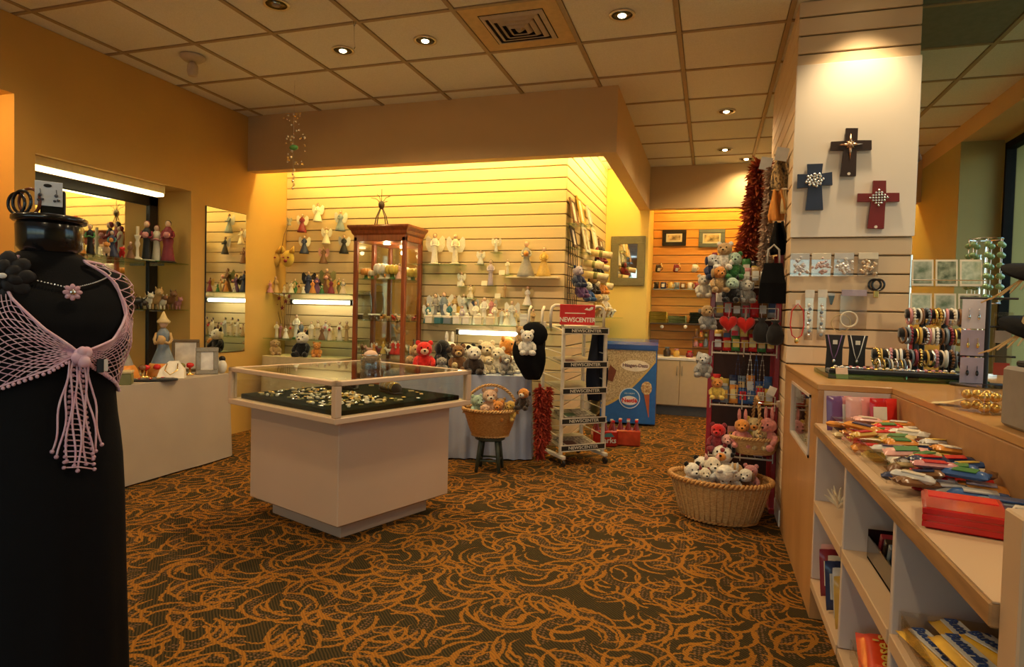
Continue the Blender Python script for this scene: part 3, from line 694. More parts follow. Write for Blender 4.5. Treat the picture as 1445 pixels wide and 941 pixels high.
# ---------------------------------------------------------------- wicker
def wick(name, c, c2): return mat(name, c, .55, c2=c2, scale=60, stretch=(1, 1, 3))
wick_a = wick('wicker_gold', (.58, .30, .09), (.36, .16, .04)); wick_b = wick('wicker_straw', (.66, .40, .15), (.45, .24, .08))
def wicker_wall(prof, seg, m, parent, sy=1, weave=24, amp=.004, name='woven_side'):
    """prof: list of (r,z); alternate rows bulge in and out round the stakes"""
    b = B(); rows = []
    for k, (r, z) in enumerate(prof):
        rows.append([((r+amp*math.sin(weave*2*PI*i/seg+(k % 2)*PI))*math.cos(2*PI*i/seg), sy*(r+amp*math.sin(weave*2*PI*i/seg+(k % 2)*PI))*math.sin(2*PI*i/seg), z) for i in range(seg)])
    b.rings(rows, 0, True, False); n = len(b.v)
    b._add([rows[0][i] for i in range(seg)], [tuple(range(seg))])
    return b.obj(name, m, parent, True)
def braid(path_fn, r, twist, n, m, parent, name, closed=True, strands=2, sr=.6):
    b = B()
    for s in range(strands):
        P = []
        for i in range(n if closed else n+1):
            u = i/n; c, nrm, bn = path_fn(u); a = twist*2*PI*u+s*2*PI/strands; P.append(c+nrm*r*math.cos(a)+bn*r*math.sin(a))
        b.tube(P, r*sr*1.5, 6, 0, closed)
    return b.obj(name, m, parent, True)
def ell(R, sy, z): return lambda u: (Vector((R*math.cos(2*PI*u), sy*R*math.sin(2*PI*u), z)), Vector((math.cos(2*PI*u), math.sin(2*PI*u), 0)), Vector((0, 0, 1)))
def arch(R, H, z0, ax='x', yy=0):
    def f(u):
        a = PI*u; p = Vector((-R*math.cos(a), yy, z0+H*math.sin(a))) if ax == 'x' else Vector((yy, -R*math.cos(a), z0+H*math.sin(a)))
        t = Vector((-math.cos(a), 0, math.sin(a))) if ax == 'x' else Vector((0, -math.cos(a), math.sin(a)))
        return p, t, (Vector((0, 1, 0)) if ax == 'x' else Vector((1, 0, 0)))
    return f
# large oval basket
bb = thing('oval_basket', 'large oval wicker laundry basket heaped with plush toys beside the pillar', 'basket', (.085, 3.945, 0), math.radians(-6))
Hb = .235; rows = [(lerp(.215, .285, (i/17)**.9), .012+Hb*i/17) for i in range(18)]
wicker_wall(rows, 120, wick_b, bb, .72, 30, .005)
for i in range(44):
    a = 2*PI*i/44; st = B(); st.tube([((r+.0045)*math.cos(a), .72*(r+.0045)*math.sin(a), z) for r, z in rows[1::3]], .0045, 5)
    st.obj('stake', wick_b, bb, True)
braid(ell(.292, .72, Hb+.014), .010, 34, 200, wick_a, bb, 'rim')
braid(ell(.216, .72, .016), .006, 24, 120, wick_a, bb, 'foot_rim')
# basket with arched handle on a green stool
sp = atZ(694, 612, .30)
stc = Vector((-1.575, 4.50, 0))
st = thing('stool', 'small dark green wooden stool carrying the handled basket', 'stool', stc, math.radians(10))
gpaint = mat('green_paint', (.045, .06, .045), .5, vary=.2)
SZ = .265
B().lathe([(.10, SZ-.03), (.115, SZ-.022), (.115, SZ-.006), (.108, SZ)], seg=24).obj('seat', gpaint, st, True)
for k in range(4):
    a = PI/4+k*PI/2; B().cone((.085*math.cos(a)*1.45, .085*math.sin(a)*1.45, 0), (.085*math.cos(a), .085*math.sin(a), SZ-.02), .013, .017, 10).obj('leg', gpaint, st, True)
for k in range(4):
    a = PI/4+k*PI/2; c = a+PI/2; r = .109
    B().cone((r*math.cos(a), r*math.sin(a), .085), (r*math.cos(c), r*math.sin(c), .085), .008, None, 8).obj('stretcher', gpaint, st, True)
hb = thing('handled_basket', 'round wicker basket with tall arched handle full of pastel plush on the stool', 'basket', stc+Vector((0, 0, SZ+.001)), math.radians(20))
HB = .20; rows = [(lerp(.135, .205, (i/15)**.8), .004+HB*i/15) for i in range(16)]
wicker_wall(rows, 96, wick_a, hb, .9, 24, .004)
braid(ell(.210, .9, HB+.006), .008, 28, 160, wick_b, hb, 'rim')
braid(ell(.138, .9, .008), .005, 20, 90, wick_b, hb, 'foot_rim')
braid(arch(.204, .215, HB-.03), .007, 14, 90, wick_b, hb, 'handle', False)
HBTOP = stc+Vector((0, 0, SZ+HB))
# small basket hung on the red rack
RK = (0.205, 4.32)
hk = atY(1068, 630, 4.13)
sb = thing('hanging_basket', 'small flat wicker basket with tall handle hanging from the red rack', 'basket', (.285, 4.085, .385), math.radians(12))
rows = [(lerp(.105, .145, (i/8)**.8), .095*i/8) for i in range(9)]
wicker_wall(rows, 84, wick_b, sb, .62, 21, .0035)
braid(ell(.148, .62, .098), .007, 26, 140, wick_b, sb, 'rim')
braid(arch(.085, .26, .085, 'y'), .006, 12, 80, wick_b, sb, 'handle', False)
# ---------------------------------------------------------------- white magazine rack on casters
rk0 = Vector((-1.10, 5.045, 0)); rkz = math.radians(47.7)
rk = thing('magazine_rack', 'white wire magazine rack on casters with black lettered shelf strips', 'rack', (-1.07, 5.10, 0), math.radians(42))
wm = mat('white_enamel', (.72, .64, .52), .4); shelfm = mat('rack_shelf', (.42, .35, .24), .5)
rw, rd = .195, .17
for sx in (-1, 1):
    for sy in (-1, 1): 
        B().bev(sx*rw-.014, sx*rw+.014, sy*rd-.010, sy*rd+.010, .085, 1.14 if sy > 0 else 1.10, .003).obj('post', wm, rk)
for sx in (-1, 1):
    B().bev(sx*rw-.017, sx*rw+.017, -rd-.06, rd+.06, .06, .088, .004).obj('foot_bar', wm, rk)
    for sy in (-1, 1):
        c = B().cone((sx*rw-.009, sy*(rd+.045), .027), (sx*rw+.009, sy*(rd+.045), .027), .027, None, 16).obj('caster', blackm, rk)
        B().box(sx*rw-.013, sx*rw+.013, sy*(rd+.045)-.008, sy*(rd+.045)+.008, .03, .062).obj('caster_fork', chrome, c)
RZ = [.125, .34, .58, .79, 1.06]
for i, z in enumerate(RZ):
    s = B().rings([[(-rw+.012, -rd-.02, z), (rw-.012, -rd-.02, z), (rw-.012, -rd-.02, z+.008), (-rw+.012, -rd-.02, z+.008)], [(-rw+.012, rd, z+.05), (rw-.012, rd, z+.05), (rw-.012, rd, z+.058), (-rw+.012, rd, z+.058)]]).obj('shelf', shelfm, rk)
    f = B(); yq = -rd-.026
    f.box(-rw-.016, rw+.016, yq, yq+.008, z-.012, z-.004).box(-rw-.016, rw+.016, yq, yq+.008, z+.034, z+.042).box(-rw-.016, -rw-.006, yq, yq+.008, z-.004, z+.034).box(rw+.006, rw+.016, yq, yq+.008, z-.004, z+.034)
    f.obj('strip_frame', wm, s)
    B().box(-rw-.006, rw+.006, yq+.002, yq+.006, z-.004, z+.034).obj('strip', pl((.02, .02, .02)), s)
    text('lettering', 'NEWSCENTER', .034, pl((.75, .70, .58)), s, (0, yq+.001, z+.015), sx=1.25, bold=.0006)
    if i < 4:
        for sx in (-1, 1): B().tube([(sx*rw, -rd, z+.10), (sx*rw, rd, z+.13)], .004).obj('side_wire', wm, s)
        B().tube([(-rw, rd-.005, z+.13), (rw, rd-.005, z+.13)], .004).obj('back_wire', wm, s)
for sx in (-1, 1):   # arched hanger frames
    pth = [(sx*rw-.055, -.05, 1.09), (sx*rw-.055, -.05, 1.23), (sx*rw-.045, -.05, 1.26), (sx*rw-.02, -.05, 1.275), (sx*rw+.02, -.05, 1.275), (sx*rw+.045, -.05, 1.26), (sx*rw+.055, -.05, 1.23), (sx*rw+.055, -.05, 1.09)]
    B().tube(pth, .013, 8).obj('top_arch', wm, rk, True)
sg = B().bev(-.165, .165, -.006, .0, 1.12, 1.285, .003).obj('sign', pl((.62, .03, .035)), rk)
sg.location = (-.02, -.075, 0)
text('sign_lettering', 'NEWSCENTER', .052, pl((.86, .80, .70)), sg, (0, -.007, 1.16), bold=.001)
B().box(-.12, .07, -.0075, -.0065, 1.211, 1.218).obj('sign_stripe', pl((.86, .8, .7)), sg)
B().prism([(.06, -.0065, 1.245), (.085, -.0065, 1.262), (.10, -.0065, 1.25), (.125, -.0065, 1.27), (.145, -.0065, 1.268), (.14, -.0065, 1.25), (.11, -.0065, 1.238)], (0, -.001, 0)).obj('sign_flourish', pl((.86, .8, .7)), sg)
B().bev(-.14, .15, -.14, .12, 1.105, 1.115, .002).obj('top_tray', wm, rk)
# ---------------------------------------------------------------- red wire display rack beside the pillar
rr = thing('red_rack', 'narrow red metal display rack with white wire shelves beside the pillar', 'rack', (.205, 4.34, 0))
redm = mat('red_enamel', (.34, .012, .02), .35, coat=.3)
for sx in (-1, 1):
    B().bev(sx*.195-.016, sx*.195+.016, -.15, -.12, .02, 1.62, .004).obj('post', redm, rr)
    B().bev(sx*.195-.016, sx*.195+.016, .12, .15, .02, 1.62, .004).obj('post', redm, rr)
    B().bev(sx*.195-.018, sx*.195+.018, -.18, .18, 0, .03, .004).obj('foot', redm, rr)
RRZ = [.33, .655, .985, 1.20, 1.40]
for z in RRZ:
    s = B(); s.tube([(-.19, -.16, z), (.19, -.16, z)], .006); s.tube([(-.19, -.16, z+.07), (.19, -.16, z+.07)], .003)
    for x in (-.19, 0, .19): s.tube([(x, -.16, z-.02), (x, -.16, z+.07)], .004)
    for i in range(9): x = -.18+i*.045; s.tube([(x, -.16, z), (x, .13, z+.03)], .0022, 5)
    s.obj('wire_shelf', wm, rr)
for sx in (-1, 1):
    B().tube([(sx*.195, 0, 1.60), (sx*.195, 0, 1.63)], .01).obj('post_cap', redm, rr)
B().bev(-.18, .18, .125, .13, .1, 1.6, .002).obj('back_board', mat('rack_back', (.05, .02, .015), .7), rr)
pass

RM = Matrix.Translation((-1.07, 5.10, 0)) @ Matrix.Rotation(math.radians(42), 4, 'Z')
news = mat('newsprint', (.50, .44, .34), .8, c2=(.10, .08, .07), scale=45)
for i, (z, y, n, lab) in enumerate(((RZ[0], -.06, 3, 'thin stack of newspapers on the lowest rack shelf'), (RZ[1], -.05, 5, 'stack of printed papers on the second rack shelf'), (RZ[3], -.02, 2, 'few leaflets on the fourth rack shelf'))):
    p = RM @ Vector((-.01, y, z+.008+(y+.19)*.137)); t = thing('newspaper_stack', lab, 'newspapers', p, rot=(.137, 0, math.radians(42)))
    for k in range(n): B().bev(-.14+.004*(k % 2), .14+.003*k, -.10, .10, .004+k*.006, .0095+k*.006, .001).obj('newspaper', news if k % 2 == 0 else pl((.45, .36, .26), .8), t)
    B().box(-.12, -.02, -.09, .0, .0095+(n-1)*.006, .0102+(n-1)*.006).obj('front_picture', pl((.10, .03, .03), .6) if i != 1 else pl((.04, .09, .05), .6), t)
# ================================================================ figurines and plush animals
MC = {}
def cm(key, fn, m, smooth=True):
    k = (key, tuple(x.name for x in m) if isinstance(m, (list, tuple)) else m.name)
    if k not in MC: MC[k] = fn().mesh(key, m, smooth)
    return MC[k]
CO = dict(white=(.86, .80, .68), cream=(.78, .64, .42), ivory=(.82, .72, .54), pink=(.80, .42, .36), rose=(.62, .26, .26), wine=(.26, .03, .04), red=(.62, .02, .02), scarlet=(.75, .03, .02), orange=(.72, .28, .05), gold=(.66, .40, .08), yellow=(.80, .55, .10), tan=(.55, .34, .14), brown=(.22, .10, .04), dark=(.05, .03, .02), black=(.012, .010, .010), navy=(.03, .04, .10), blue=(.05, .12, .32), teal=(.06, .20, .22), slate=(.20, .24, .28), grey=(.34, .31, .27), silver=(.62, .60, .56), green=(.06, .22, .06), olive=(.22, .20, .06), mint=(.45, .60, .46), purple=(.18, .08, .22), lilac=(.50, .42, .52), peach=(.80, .52, .34), straw=(.66, .50, .24), coral=(.80, .30, .26))
def cmat(n, r=.45): return pl(CO[n], r) if n in CO else MATS[n]
skin = pl((.72, .46, .30), .5)
ROBE = {'slim': [(.10, 0), (.115, .02), (.10, .15), (.085, .35), (.075, .5), (.095, .62), (.105, .72), (.06, .79), (.03, .82)],
        'bell': [(.24, 0), (.25, .02), (.22, .12), (.16, .3), (.10, .46), (.08, .54), (.10, .64), (.105, .72), (.06, .79), (.03, .82)],
        'sway': [(.14, 0), (.15, .02), (.12, .2), (.10, .36), (.12, .48), (.10, .60), (.10, .72), (.06, .79), (.03, .82)]}
def figure(loc, h, robe, label, hair='brown', shape='slim', wings=None, base=None, rz=0, group=None, hold=None, arms=None, name='figurine', skin_m=None):
    loc = Vector(loc); t = thing(name, label, 'figurine', loc, rz+math.atan2(-loc.x, loc.y)*.8, group); t.scale = (h, h, h); sk = skin_m or skin
    rm = cmat(robe)
    put('robe', cm('robe_'+shape, lambda: B().lathe(ROBE[shape], (0, 0, .03 if base else 0), 14, sy=.8), rm), t)
    put('head', cm('head', lambda: B().ball((0, -.01, .89), (.062, .066, .078), 10, 8), sk), t)
    put('hair', cm('hair', lambda: B().ball((0, .018, .905), (.070, .068, .080), 10, 8), cmat(hair)), t)
    put('arms', cm('arms', lambda: B().tube([(-.095, 0, .73), (-.13, -.04, .62), (-.10, -.13, .56), (0, -.17, .60), (.10, -.13, .56), (.13, -.04, .62), (.095, 0, .73)], .028, 6), cmat(arms) if arms else rm), t)
    if wings:
        for sx in (-1, 1):
            put('wing', cm('wing%d' % sx, lambda: B().prism([(sx*.02, .09, .50), (sx*.10, .12, .40), (sx*.22, .15, .42), (sx*.31, .17, .62), (sx*.30, .17, .86), (sx*.22, .15, .93), (sx*.12, .11, .80), (sx*.02, .08, .70)], (0, .025, 0)), cmat(wings), False), t)
    if base: put('base', cm('base', lambda: B().lathe([(.17, 0), (.18, .01), (.18, .03), (.15, .04)], seg=16), cmat(base)), t)
    if hold: put('held_bouquet', cm('bouquet', lambda: B().ball((0, -.19, .62), (.07, .06, .08), 8, 6, jit=.15), cmat(hold)), t)
    return t
def critter(loc, h, c, label, rz=0, group=None, c2=None, ears='pointed', name='animal_figurine'):
    """small ceramic animal standing on four legs, facing local -Y; h is its height"""
    t = thing(name, label, 'figurine', loc, rz, group); t.scale = (h, h, h); m = cmat(c); m2 = cmat(c2 or c)
    def bodyf():
        b = B(); b.rings([[(r*math.cos(2*PI*i/12)*w, y, zc+r*math.sin(2*PI*i/12)) for i in range(12)] for y, r, zc, w in ((.62, .05, .52, 1), (.56, .17, .50, 1), (.35, .23, .46, 1), (.05, .21, .46, 1), (-.22, .24, .48, 1), (-.36, .19, .56, .9), (-.44, .13, .68, .9), (-.5, .05, .72, .9))])
        return b
    put('body', cm('critter_body', bodyf, m), t)
    put('head', cm('critter_head', lambda: B().ball((0, -.48, .80), (.18, .20, .18), 10, 8), m2), t)
    put('muzzle', cm('critter_muzzle', lambda: B().ball((0, -.66, .75), (.09, .10, .08), 8, 6), m2), t)
    for sx in (-1, 1):
        if ears == 'pointed': put('ear', cm('critter_ear%d' % sx, lambda: B().cone((sx*.11, -.44, .92), (sx*.15, -.42, 1.08), .06, .005, 6), m), t)
        else: put('ear', cm('critter_ear_r%d' % sx, lambda: B().ball((sx*.17, -.44, .84), (.05, .07, .11), 8, 6), m), t)
        for sy in (-1, 1): put('leg', cm('critter_leg%d%d' % (sx, sy), lambda: B().cone((sx*.12, .18+sy*.32, 0), (sx*.12, .18+sy*.28, .40), .055, .08, 8), m), t)
    put('tail', cm('critter_tail', lambda: B().tube([(0, .58, .55), (0, .74, .62), (0, .82, .78)], [.05, .04, .02], 6), m), t)
    return t
PM = {}
def fur(n):
    if n not in PM: PM[n] = mat('fur_'+n, CO[n], .95, vary=.3, scale=9, bump=.7, bscale=22, sheen=.35, spec=.1)
    return PM[n]
eye_m = mat('toy_eye', (.008, .006, .005), .1)
def plush(loc, h, c, label, rz=0, kind='bear', c2=None, ear=None, rot=None, group=None, muzzle=None, eyes=True):
    """sitting soft toy, unit height 1, facing local -Y"""
    loc = Vector(loc); t = thing('plush_'+kind, label, 'plush toy', loc, rz+math.atan2(-loc.x, loc.y)*.8, group, rot); t.scale = (h, h, h)
    m = fur(c); m2 = fur(c2 or c); me = fur(ear or c); mz = fur(muzzle or c2 or c)
    def torso(): return B().ball((0, 0, .30), (.25, .22, .31), 18, 12, jit=.035)
    put('body', cm('plush_body', torso, m), t)
    hd = put('head', cm('plush_head', lambda: B().ball((0, -.04, .72), (.25, .235, .23), 18, 12, jit=.03), m2), t)
    put('muzzle', cm('plush_muzzle', lambda: B().ball((0, -.24, .66), (.125, .12, .10), 12, 8, jit=.02), mz), hd)
    put('nose', cm('plush_nose', lambda: B().ball((0, -.355, .69), (.04, .025, .03), 8, 6), eye_m), hd)
    for sx in (-1, 1):
        if eyes: put('eye', cm('plush_eye%d' % sx, lambda: B().ball((sx*.095, -.245, .775), .027, 8, 6), eye_m), hd)
        E = {'bear': lambda: B().ball((sx*.19, -.02, .91), (.085, .05, .085), 10, 8, jit=.03), 'dog': lambda: B().ball((sx*.25, -.05, .70), (.06, .10, .17), 10, 8, jit=.03),
             'bunny': lambda: B().ball((sx*.10, 0, 1.08), (.06, .04, .22), 10, 8, jit=.03), 'cat': lambda: B().cone((sx*.15, -.02, .87), (sx*.20, -.01, 1.05), .085, .01, 8),
             'monkey': lambda: B().ball((sx*.28, -.02, .72), (.07, .04, .09), 10, 8), 'elephant': lambda: B().ball((sx*.30, .0, .70), (.16, .04, .18), 12, 8)}
        k = kind if kind in E else 'bear'
        put('ear', cm('plush_ear_%s%d' % (k, sx), E[k], me), hd)
        put('arm', cm('plush_arm%d' % sx, lambda: B().tube([(sx*.17, -.03, .48), (sx*.27, -.10, .36), (sx*.27, -.22, .24), (sx*.25, -.27, .20)], [.075, .085, .08, .05], 10), m), t)
        put('leg', cm('plush_leg%d' % sx, lambda: B().tube([(sx*.12, -.04, .12), (sx*.19, -.20, .10), (sx*.22, -.34, .10), (sx*.23, -.41, .12)], [.11, .115, .10, .06], 10), m), t)
    return t
# ---------------------------------------------------------------- glass shelves on the slat wall
def shelf(label, x0, x1, z, d=.27, y=SY, brackets=2):
    s = tag(B().box(x0, x1, y-d, y-.002, z-.008, z).obj('glass_shelf', shelf_glass), label, 'shelf')
    for k in range(brackets):
        x = lerp(x0+.06, x1-.06, k/max(1, brackets-1)); B().prism([(x-.003, y-.002, z-.008), (x-.003, y-d+.03, z-.008), (x-.003, y-.002, z-.045)], (.006, 0, 0)).obj('bracket', chrome, s)
    return s
ZA, ZB, ZC = 1.345, .895, 1.09
shelf('glass corner shelf with colourful figurines above the lit tube', LX+.02, -3.25, ZA, .33)
shelf('glass corner shelf with slim carved figurines below the lit tube', LX+.02, -3.25, ZB, .36)
shelf('long glass shelf crowded with small angel figurines', -2.56, -1.32, ZC, .28, brackets=3)
shelf('short glass shelf holding two tall white angels', -2.72, -2.22, 1.645, .16)
tag(B().bev(-1.79, -1.31, SY-.13, SY-.001, 1.522, 1.535, .002).obj('ledge_shelf', pl((.82, .70, .46))), 'short cream ledge holding two tall dressed ladies', 'shelf')
def tube_lamp(label, x0, x1, y, z, r=.017):
    t = thing('shelf_light', label, 'light fixture', (x0, y, z))
    B().cone((.02, 0, 0), (x1-x0-.02, 0, 0), r, None, 12).obj('tube', tube_white, t, True)
    for x in (0, x1-x0): B().bev(x-.012, x+.012, -.02, .02, -.022, .03, .003).obj('end_cap', blackm, t)
    B().box(-.01, x1-x0+.01, -.02, .02, .022, .034).obj('housing', pl((.8, .74, .6)), t)
    return t
tube_lamp('lit white tube lamp under the corner glass shelf', -4.05, -3.36, 5.40, 1.262)
tl2 = tube_lamp('lit white tube lamp above the pile of plush animals', -2.17, -1.56, 5.25, 1.02, .018)
B().tube([(.0, .0, -.02), (-.02, .03, -.15), (-.03, .1, -.30)], .003).obj('cord', blackm, tl2)
tag(B().bev(-.02, .02, -.02, .02, 0, .05, .003).obj('price_cube', pl((.9, .85, .75), .3), None, False, (-4.02, 5.18, 1.29)), 'small white price cube hanging at the corner shelf edge', 'price tag') if 0 else None
def peg(x, y, Y=SY-.06): return atY(x, y, Y)
# wall hung angels beside the curio cabinet
hung = [(427, 328, 22, 'wine', 'white', 'wine red winged angel ornament hung on the slat wall'), (449, 313, 22, 'white', 'white', 'white winged angel ornament hung highest on the slat wall'), (481, 326, 24, 'slate', 'silver', 'blue grey angel ornament hung beside the cabinet crown'),
        (461, 344, 20, 'ivory', 'white', 'ivory angel ornament with spread wings hung on slats'), (430, 358, 22, 'navy', 'white', 'navy angel ornament with white wings hung above corner shelf'), (486, 358, 22, 'black', 'silver', 'black robed angel ornament hung next to the cabinet'), (457, 372, 20, 'brown', 'pink', 'brown angel ornament with pink wings hung above the shelf'), (409, 318, 10, 'grey', 'grey', 'tiny grey ornament hung near the corner')]
for x, y, hpx, c, wg, lab in hung:
    p = peg(x, y); s = hpx/150*1.3
    t = figure(p-Vector((0, .01, 0)), s, c, lab, wings=wg, shape='bell', name='angel_ornament')
    B().tube([(0, .0, .97), (0, .25, 1.02), (0, .45/1, 1.0)], .012, 5).obj('hanging_hook', chrome, t)
# yellow mask pair on a long cord in the corner
mk = thing('mask_ornament', 'pair of golden yellow cat masks hanging on a cord in the corner', 'ornament', atY(396, 372, 5.40))
for dx, c in ((-.075, 'gold'), (.085, 'yellow')):
    f = put('mask', cm('mask', lambda: B().ball((0, 0, .05), (.075, .035, .085), 14, 10), fur('yellow') if c == 'yellow' else cmat('gold')), mk, (dx, 0, 0))
    for sx in (-1, 1): put('ear', cm('mask_ear%d' % sx, lambda: B().cone((sx*.045, 0, .11), (sx*.07, 0, .18), .03, .004, 6), cmat('gold')), f); put('eye', cm('mask_eye%d' % sx, lambda: B().ball((sx*.028, -.032, .06), (.014, .01, .009), 8, 5), cmat('wine')), f)
    put('nose', cm('mask_nose', lambda: B().ball((0, -.038, .025), (.022, .014, .018), 8, 6), cmat('wine')), f)
B().tube([(0, 0, .10), (.0, .05, .30), (.0, .14, .46)], .003).obj('cord', cmat('brown'), mk)
# corner shelf, upper
def row(items, Y, z, scale_px=152.0, place='', group=None):
    for it in items:
        x, hpx, c, lab = it[:4]; k = it[4] if len(it) > 4 else {}
        p = atY(x, 420, k.pop('Y', Y)); p.z = z
        if k.pop('critter', 0): critter(p, hpx/scale_px*p.y/5.5, c, lab, **k)
        else: figure(p, hpx/scale_px*p.y/5.5, c, lab, group=group, **k)
row([(374, 24, 'brown', 'brown hooded figurine sitting on the corner shelf near the wall', dict(shape='bell')), (389, 27, 'tan', 'tan hooded figurine with brown hair next to the hooded brown one', dict(shape='bell')),
     (401, 14, 'cream', 'tiny cream figurine on the upper corner shelf', dict(shape='bell')), (411, 20, 'ivory', 'ivory figurine with straw wings on the upper corner shelf', dict(shape='bell', wings='straw')), (422, 18, 'tan', 'small tan figurine holding red berries on the corner shelf', dict(hold='wine', shape='bell')),
     (435, 36, 'navy', 'tall navy angel with black wings on the corner shelf', dict(wings='black', shape='bell', base='green', hair='dark')), (447, 30, 'purple', 'purple robed angel holding a rose bouquet on the corner shelf', dict(hold='rose', wings='dark', shape='bell')),
     (461, 40, 'brown', 'tallest figurine on the corner shelf with olive wings and pink bouquet', dict(wings='olive', hold='pink', shape='bell')), (472, 22, 'straw', 'straw coloured figurine with white bouquet on the corner shelf', dict(hold='white', shape='bell')), (484, 24, 'cream', 'cream figurine with slate shawl at the cabinet end of the shelf', dict(arms='slate', shape='bell', hair='slate')),
     (454, 16, 'green', 'small green figurine in front of the tall bouquet figurine', dict(Y=5.27, shape='bell', hold='white')), (428, 13, 'white', 'little white bell shaped figurine on the corner shelf', dict(Y=5.27, shape='bell'))], 5.38, ZA)
t = thing('box_pedestal', 'low white box under the tall brown saint figurine', 'box', (atY(372, 470, 5.36).x, 5.36, ZB)); B().bev(-.085, .085, -.07, .07, 0, .062, .004).obj('box', cmat('white'), t); B().bev(-.03, .03, -.074, -.07, .008, .04, .001).obj('label_card', cmat('ivory'), t)
row([(373, 34, 'brown', 'slim brown carved saint figurine standing on a white box', dict(shape='sway'))], 5.36, ZB+.0625)
row([(391, 26, 'cream', 'cream slim figurine with starry stems behind it', dict(shape='slim')), (404, 20, 'white', 'white kneeling figurine on the lower corner shelf', dict(shape='bell', Y=5.28)), (419, 38, 'white', 'tall white robed figurine on the lower corner shelf', dict(shape='slim', base='green')),
     (432, 20, 'tan', 'tan figurine holding a wine red bouquet on the lower shelf', dict(shape='bell', hold='wine')), (440, 28, 'ivory', 'ivory figurine with dark hair leaning on lower shelf', dict(shape='sway', hair='dark')), (449, 30, 'cream', 'cream figurine with tan sash on the lower shelf', dict(shape='sway', arms='tan', hair='dark')),
     (460, 30, 'silver', 'silver grey figurine carrying a rose bundle on the lower shelf', dict(shape='sway', hold='rose', hair='dark')), (471, 18, 'straw', 'small straw coloured kneeling figurine on the lower shelf', dict(shape='bell')), (480, 29, 'ivory', 'ivory figurine holding a wine red pot on the lower shelf', dict(shape='sway', hold='wine', hair='dark')), (490, 30, 'tan', 'tan figurine beside the cabinet on the lower shelf', dict(shape='slim', hair='dark'))], 5.36, ZB)
# dried star stems
t = thing('star_stems', 'bundle of wire stems topped with dark red stars on the lower shelf', 'ornament', (atY(402, 430, 5.45).x, 5.45, ZB))
for i, (dx, hz) in enumerate(((-.09, .33), (-.05, .40), (0, .45), (.03, .37), (.07, .42), (-.01, .30), (.10, .36))):
    s = B().tube([(dx*.2, 0, 0), (dx*.6, 0, hz*.5), (dx, -.02, hz)], .0025, 5).obj('stem', cmat('brown'), t)
    B().prism([(dx+(.028 if k % 2 == 0 else .011)*math.sin(k*PI/5), -.03, hz+(.028 if k % 2 == 0 else .011)*math.cos(k*PI/5)) for k in range(10)], (0, .008, 0)).obj('star', cmat('wine'), s)
B().lathe([(.03, 0), (.035, .03), (.025, .09), (.03, .10)], seg=12).obj('vase', cmat('tan'), t, True)
# right shelves
row([(612, 46, 'white', 'tall white angel with gold wings on the short glass shelf', dict(wings='ivory', shape='slim', hair='dark', base='ivory')), (641, 44, 'ivory', 'tall ivory angel with raised white wings on the short glass shelf', dict(wings='white', shape='slim', hair='tan', base='ivory'))], 5.46, 1.645)
row([(741, 50, 'grey', 'tall lady figurine in patterned grey bell gown on the cream ledge', dict(shape='bell', hold='orange', hair='tan')), (766, 42, 'gold', 'tall lady figurine in golden gown on the cream ledge', dict(shape='bell', hold='yellow', hair='brown'))], 5.47, 1.535)
small = [(651, 404, 18, 'white', 'white kneeling angel on a small wall ledge', 'bell', 'white'), (678, 373, 18, 'silver', 'pale glass angel on a small wall ledge below the top row', 'bell', 'white'), (700, 356, 20, 'white', 'pair like white figurine on the highest small ledge', 'slim', 'ivory'), (692, 403, 33, 'lilac', 'slim lilac lady figurine on a small wall ledge', 'slim', None), (716, 388, 20, 'ivory', 'ivory figurine with dark hair beside a card on the slats', 'slim', None),
         (664, 420, 17, 'cream', 'cream figurine pair on a tiny white ledge', 'bell', 'straw'), (712, 420, 18, 'tan', 'tan figurine with dark hat on a tiny ledge', 'slim', None), (744, 431, 24, 'white', 'angel with red hair and glass wings on the slats', 'bell', 'straw')]
for x, y, hpx, c, lab, sh, wg in small:
    Yp = 5.50; p = atY(x, y, Yp); figure(p, hpx/135, c, lab, shape=sh, wings=wg, hair='dark' if c != 'white' else 'rose')
    tag(B().bev(p.x-.045, p.x+.045, SY-.09, SY-.001, p.z-.006, p.z-.0005, .001).obj('wall_ledge', shelf_glass), 'little clear ledge under the '+lab.split(' on ')[0].split(' beside ')[0], 'shelf')
for i, (x, y) in enumerate(((684, 403), (709, 388), (664, 422), (703, 421), (650, 404))):
    p = atY(x-1, y, 5.48); tag(B().bev(-.028, .028, -.004, .004, 0, .045, .001).obj('info_card', cmat('ivory', .6), None, False, p, (-.2, 0, 0)), ('cream card beside the slim lilac lady figurine on the slats', 'cream card beside the ivory dark haired figurine on the slats', 'cream card under the cream figurine pair on the slats', 'cream card beside the tan figurine with dark hat', 'cream card under the white kneeling angel on the slats')[i], 'card')
crowd = [(604, 26, 'teal', 'teal robed angel at the cabinet end of the long shelf', 'white'), (614, 40, 'grey', 'grey angel with folded wings behind the teal one', 'silver'), (671, 30, 'white', 'white angel with ivory wings in the middle of the long shelf', 'ivory'), (722, 32, 'silver', 'silver angel with tall wings on the long shelf', 'white'), (698, 28, 'ivory', 'ivory figurine in bell skirt on the long shelf', None), (626, 42, 'slate', 'tall slate angel in the middle of the back row', 'white'), (634, 28, 'teal', 'second teal skirted angel holding white flowers', 'white'),
         (640, 26, 'cream', 'cream figurine with gold wings on the long shelf', 'gold'), (652, 24, 'lilac', 'lilac figurine with dark hair on the long shelf', None), (664, 26, 'grey', 'grey figurine with brown hair on the long shelf', None), (683, 36, 'white', 'tall white lady with dark hair on the long shelf', None), (708, 22, 'silver', 'silver couple like figurine with dark hair on the long shelf', None), (715, 21, 'ivory', 'ivory figurine beside the silver one on the long shelf', None), (728, 20, 'straw', 'straw coloured small angel on the long shelf', 'cream'), (752, 22, 'tan', 'tan figurine holding pink flowers near the black bag', None)]
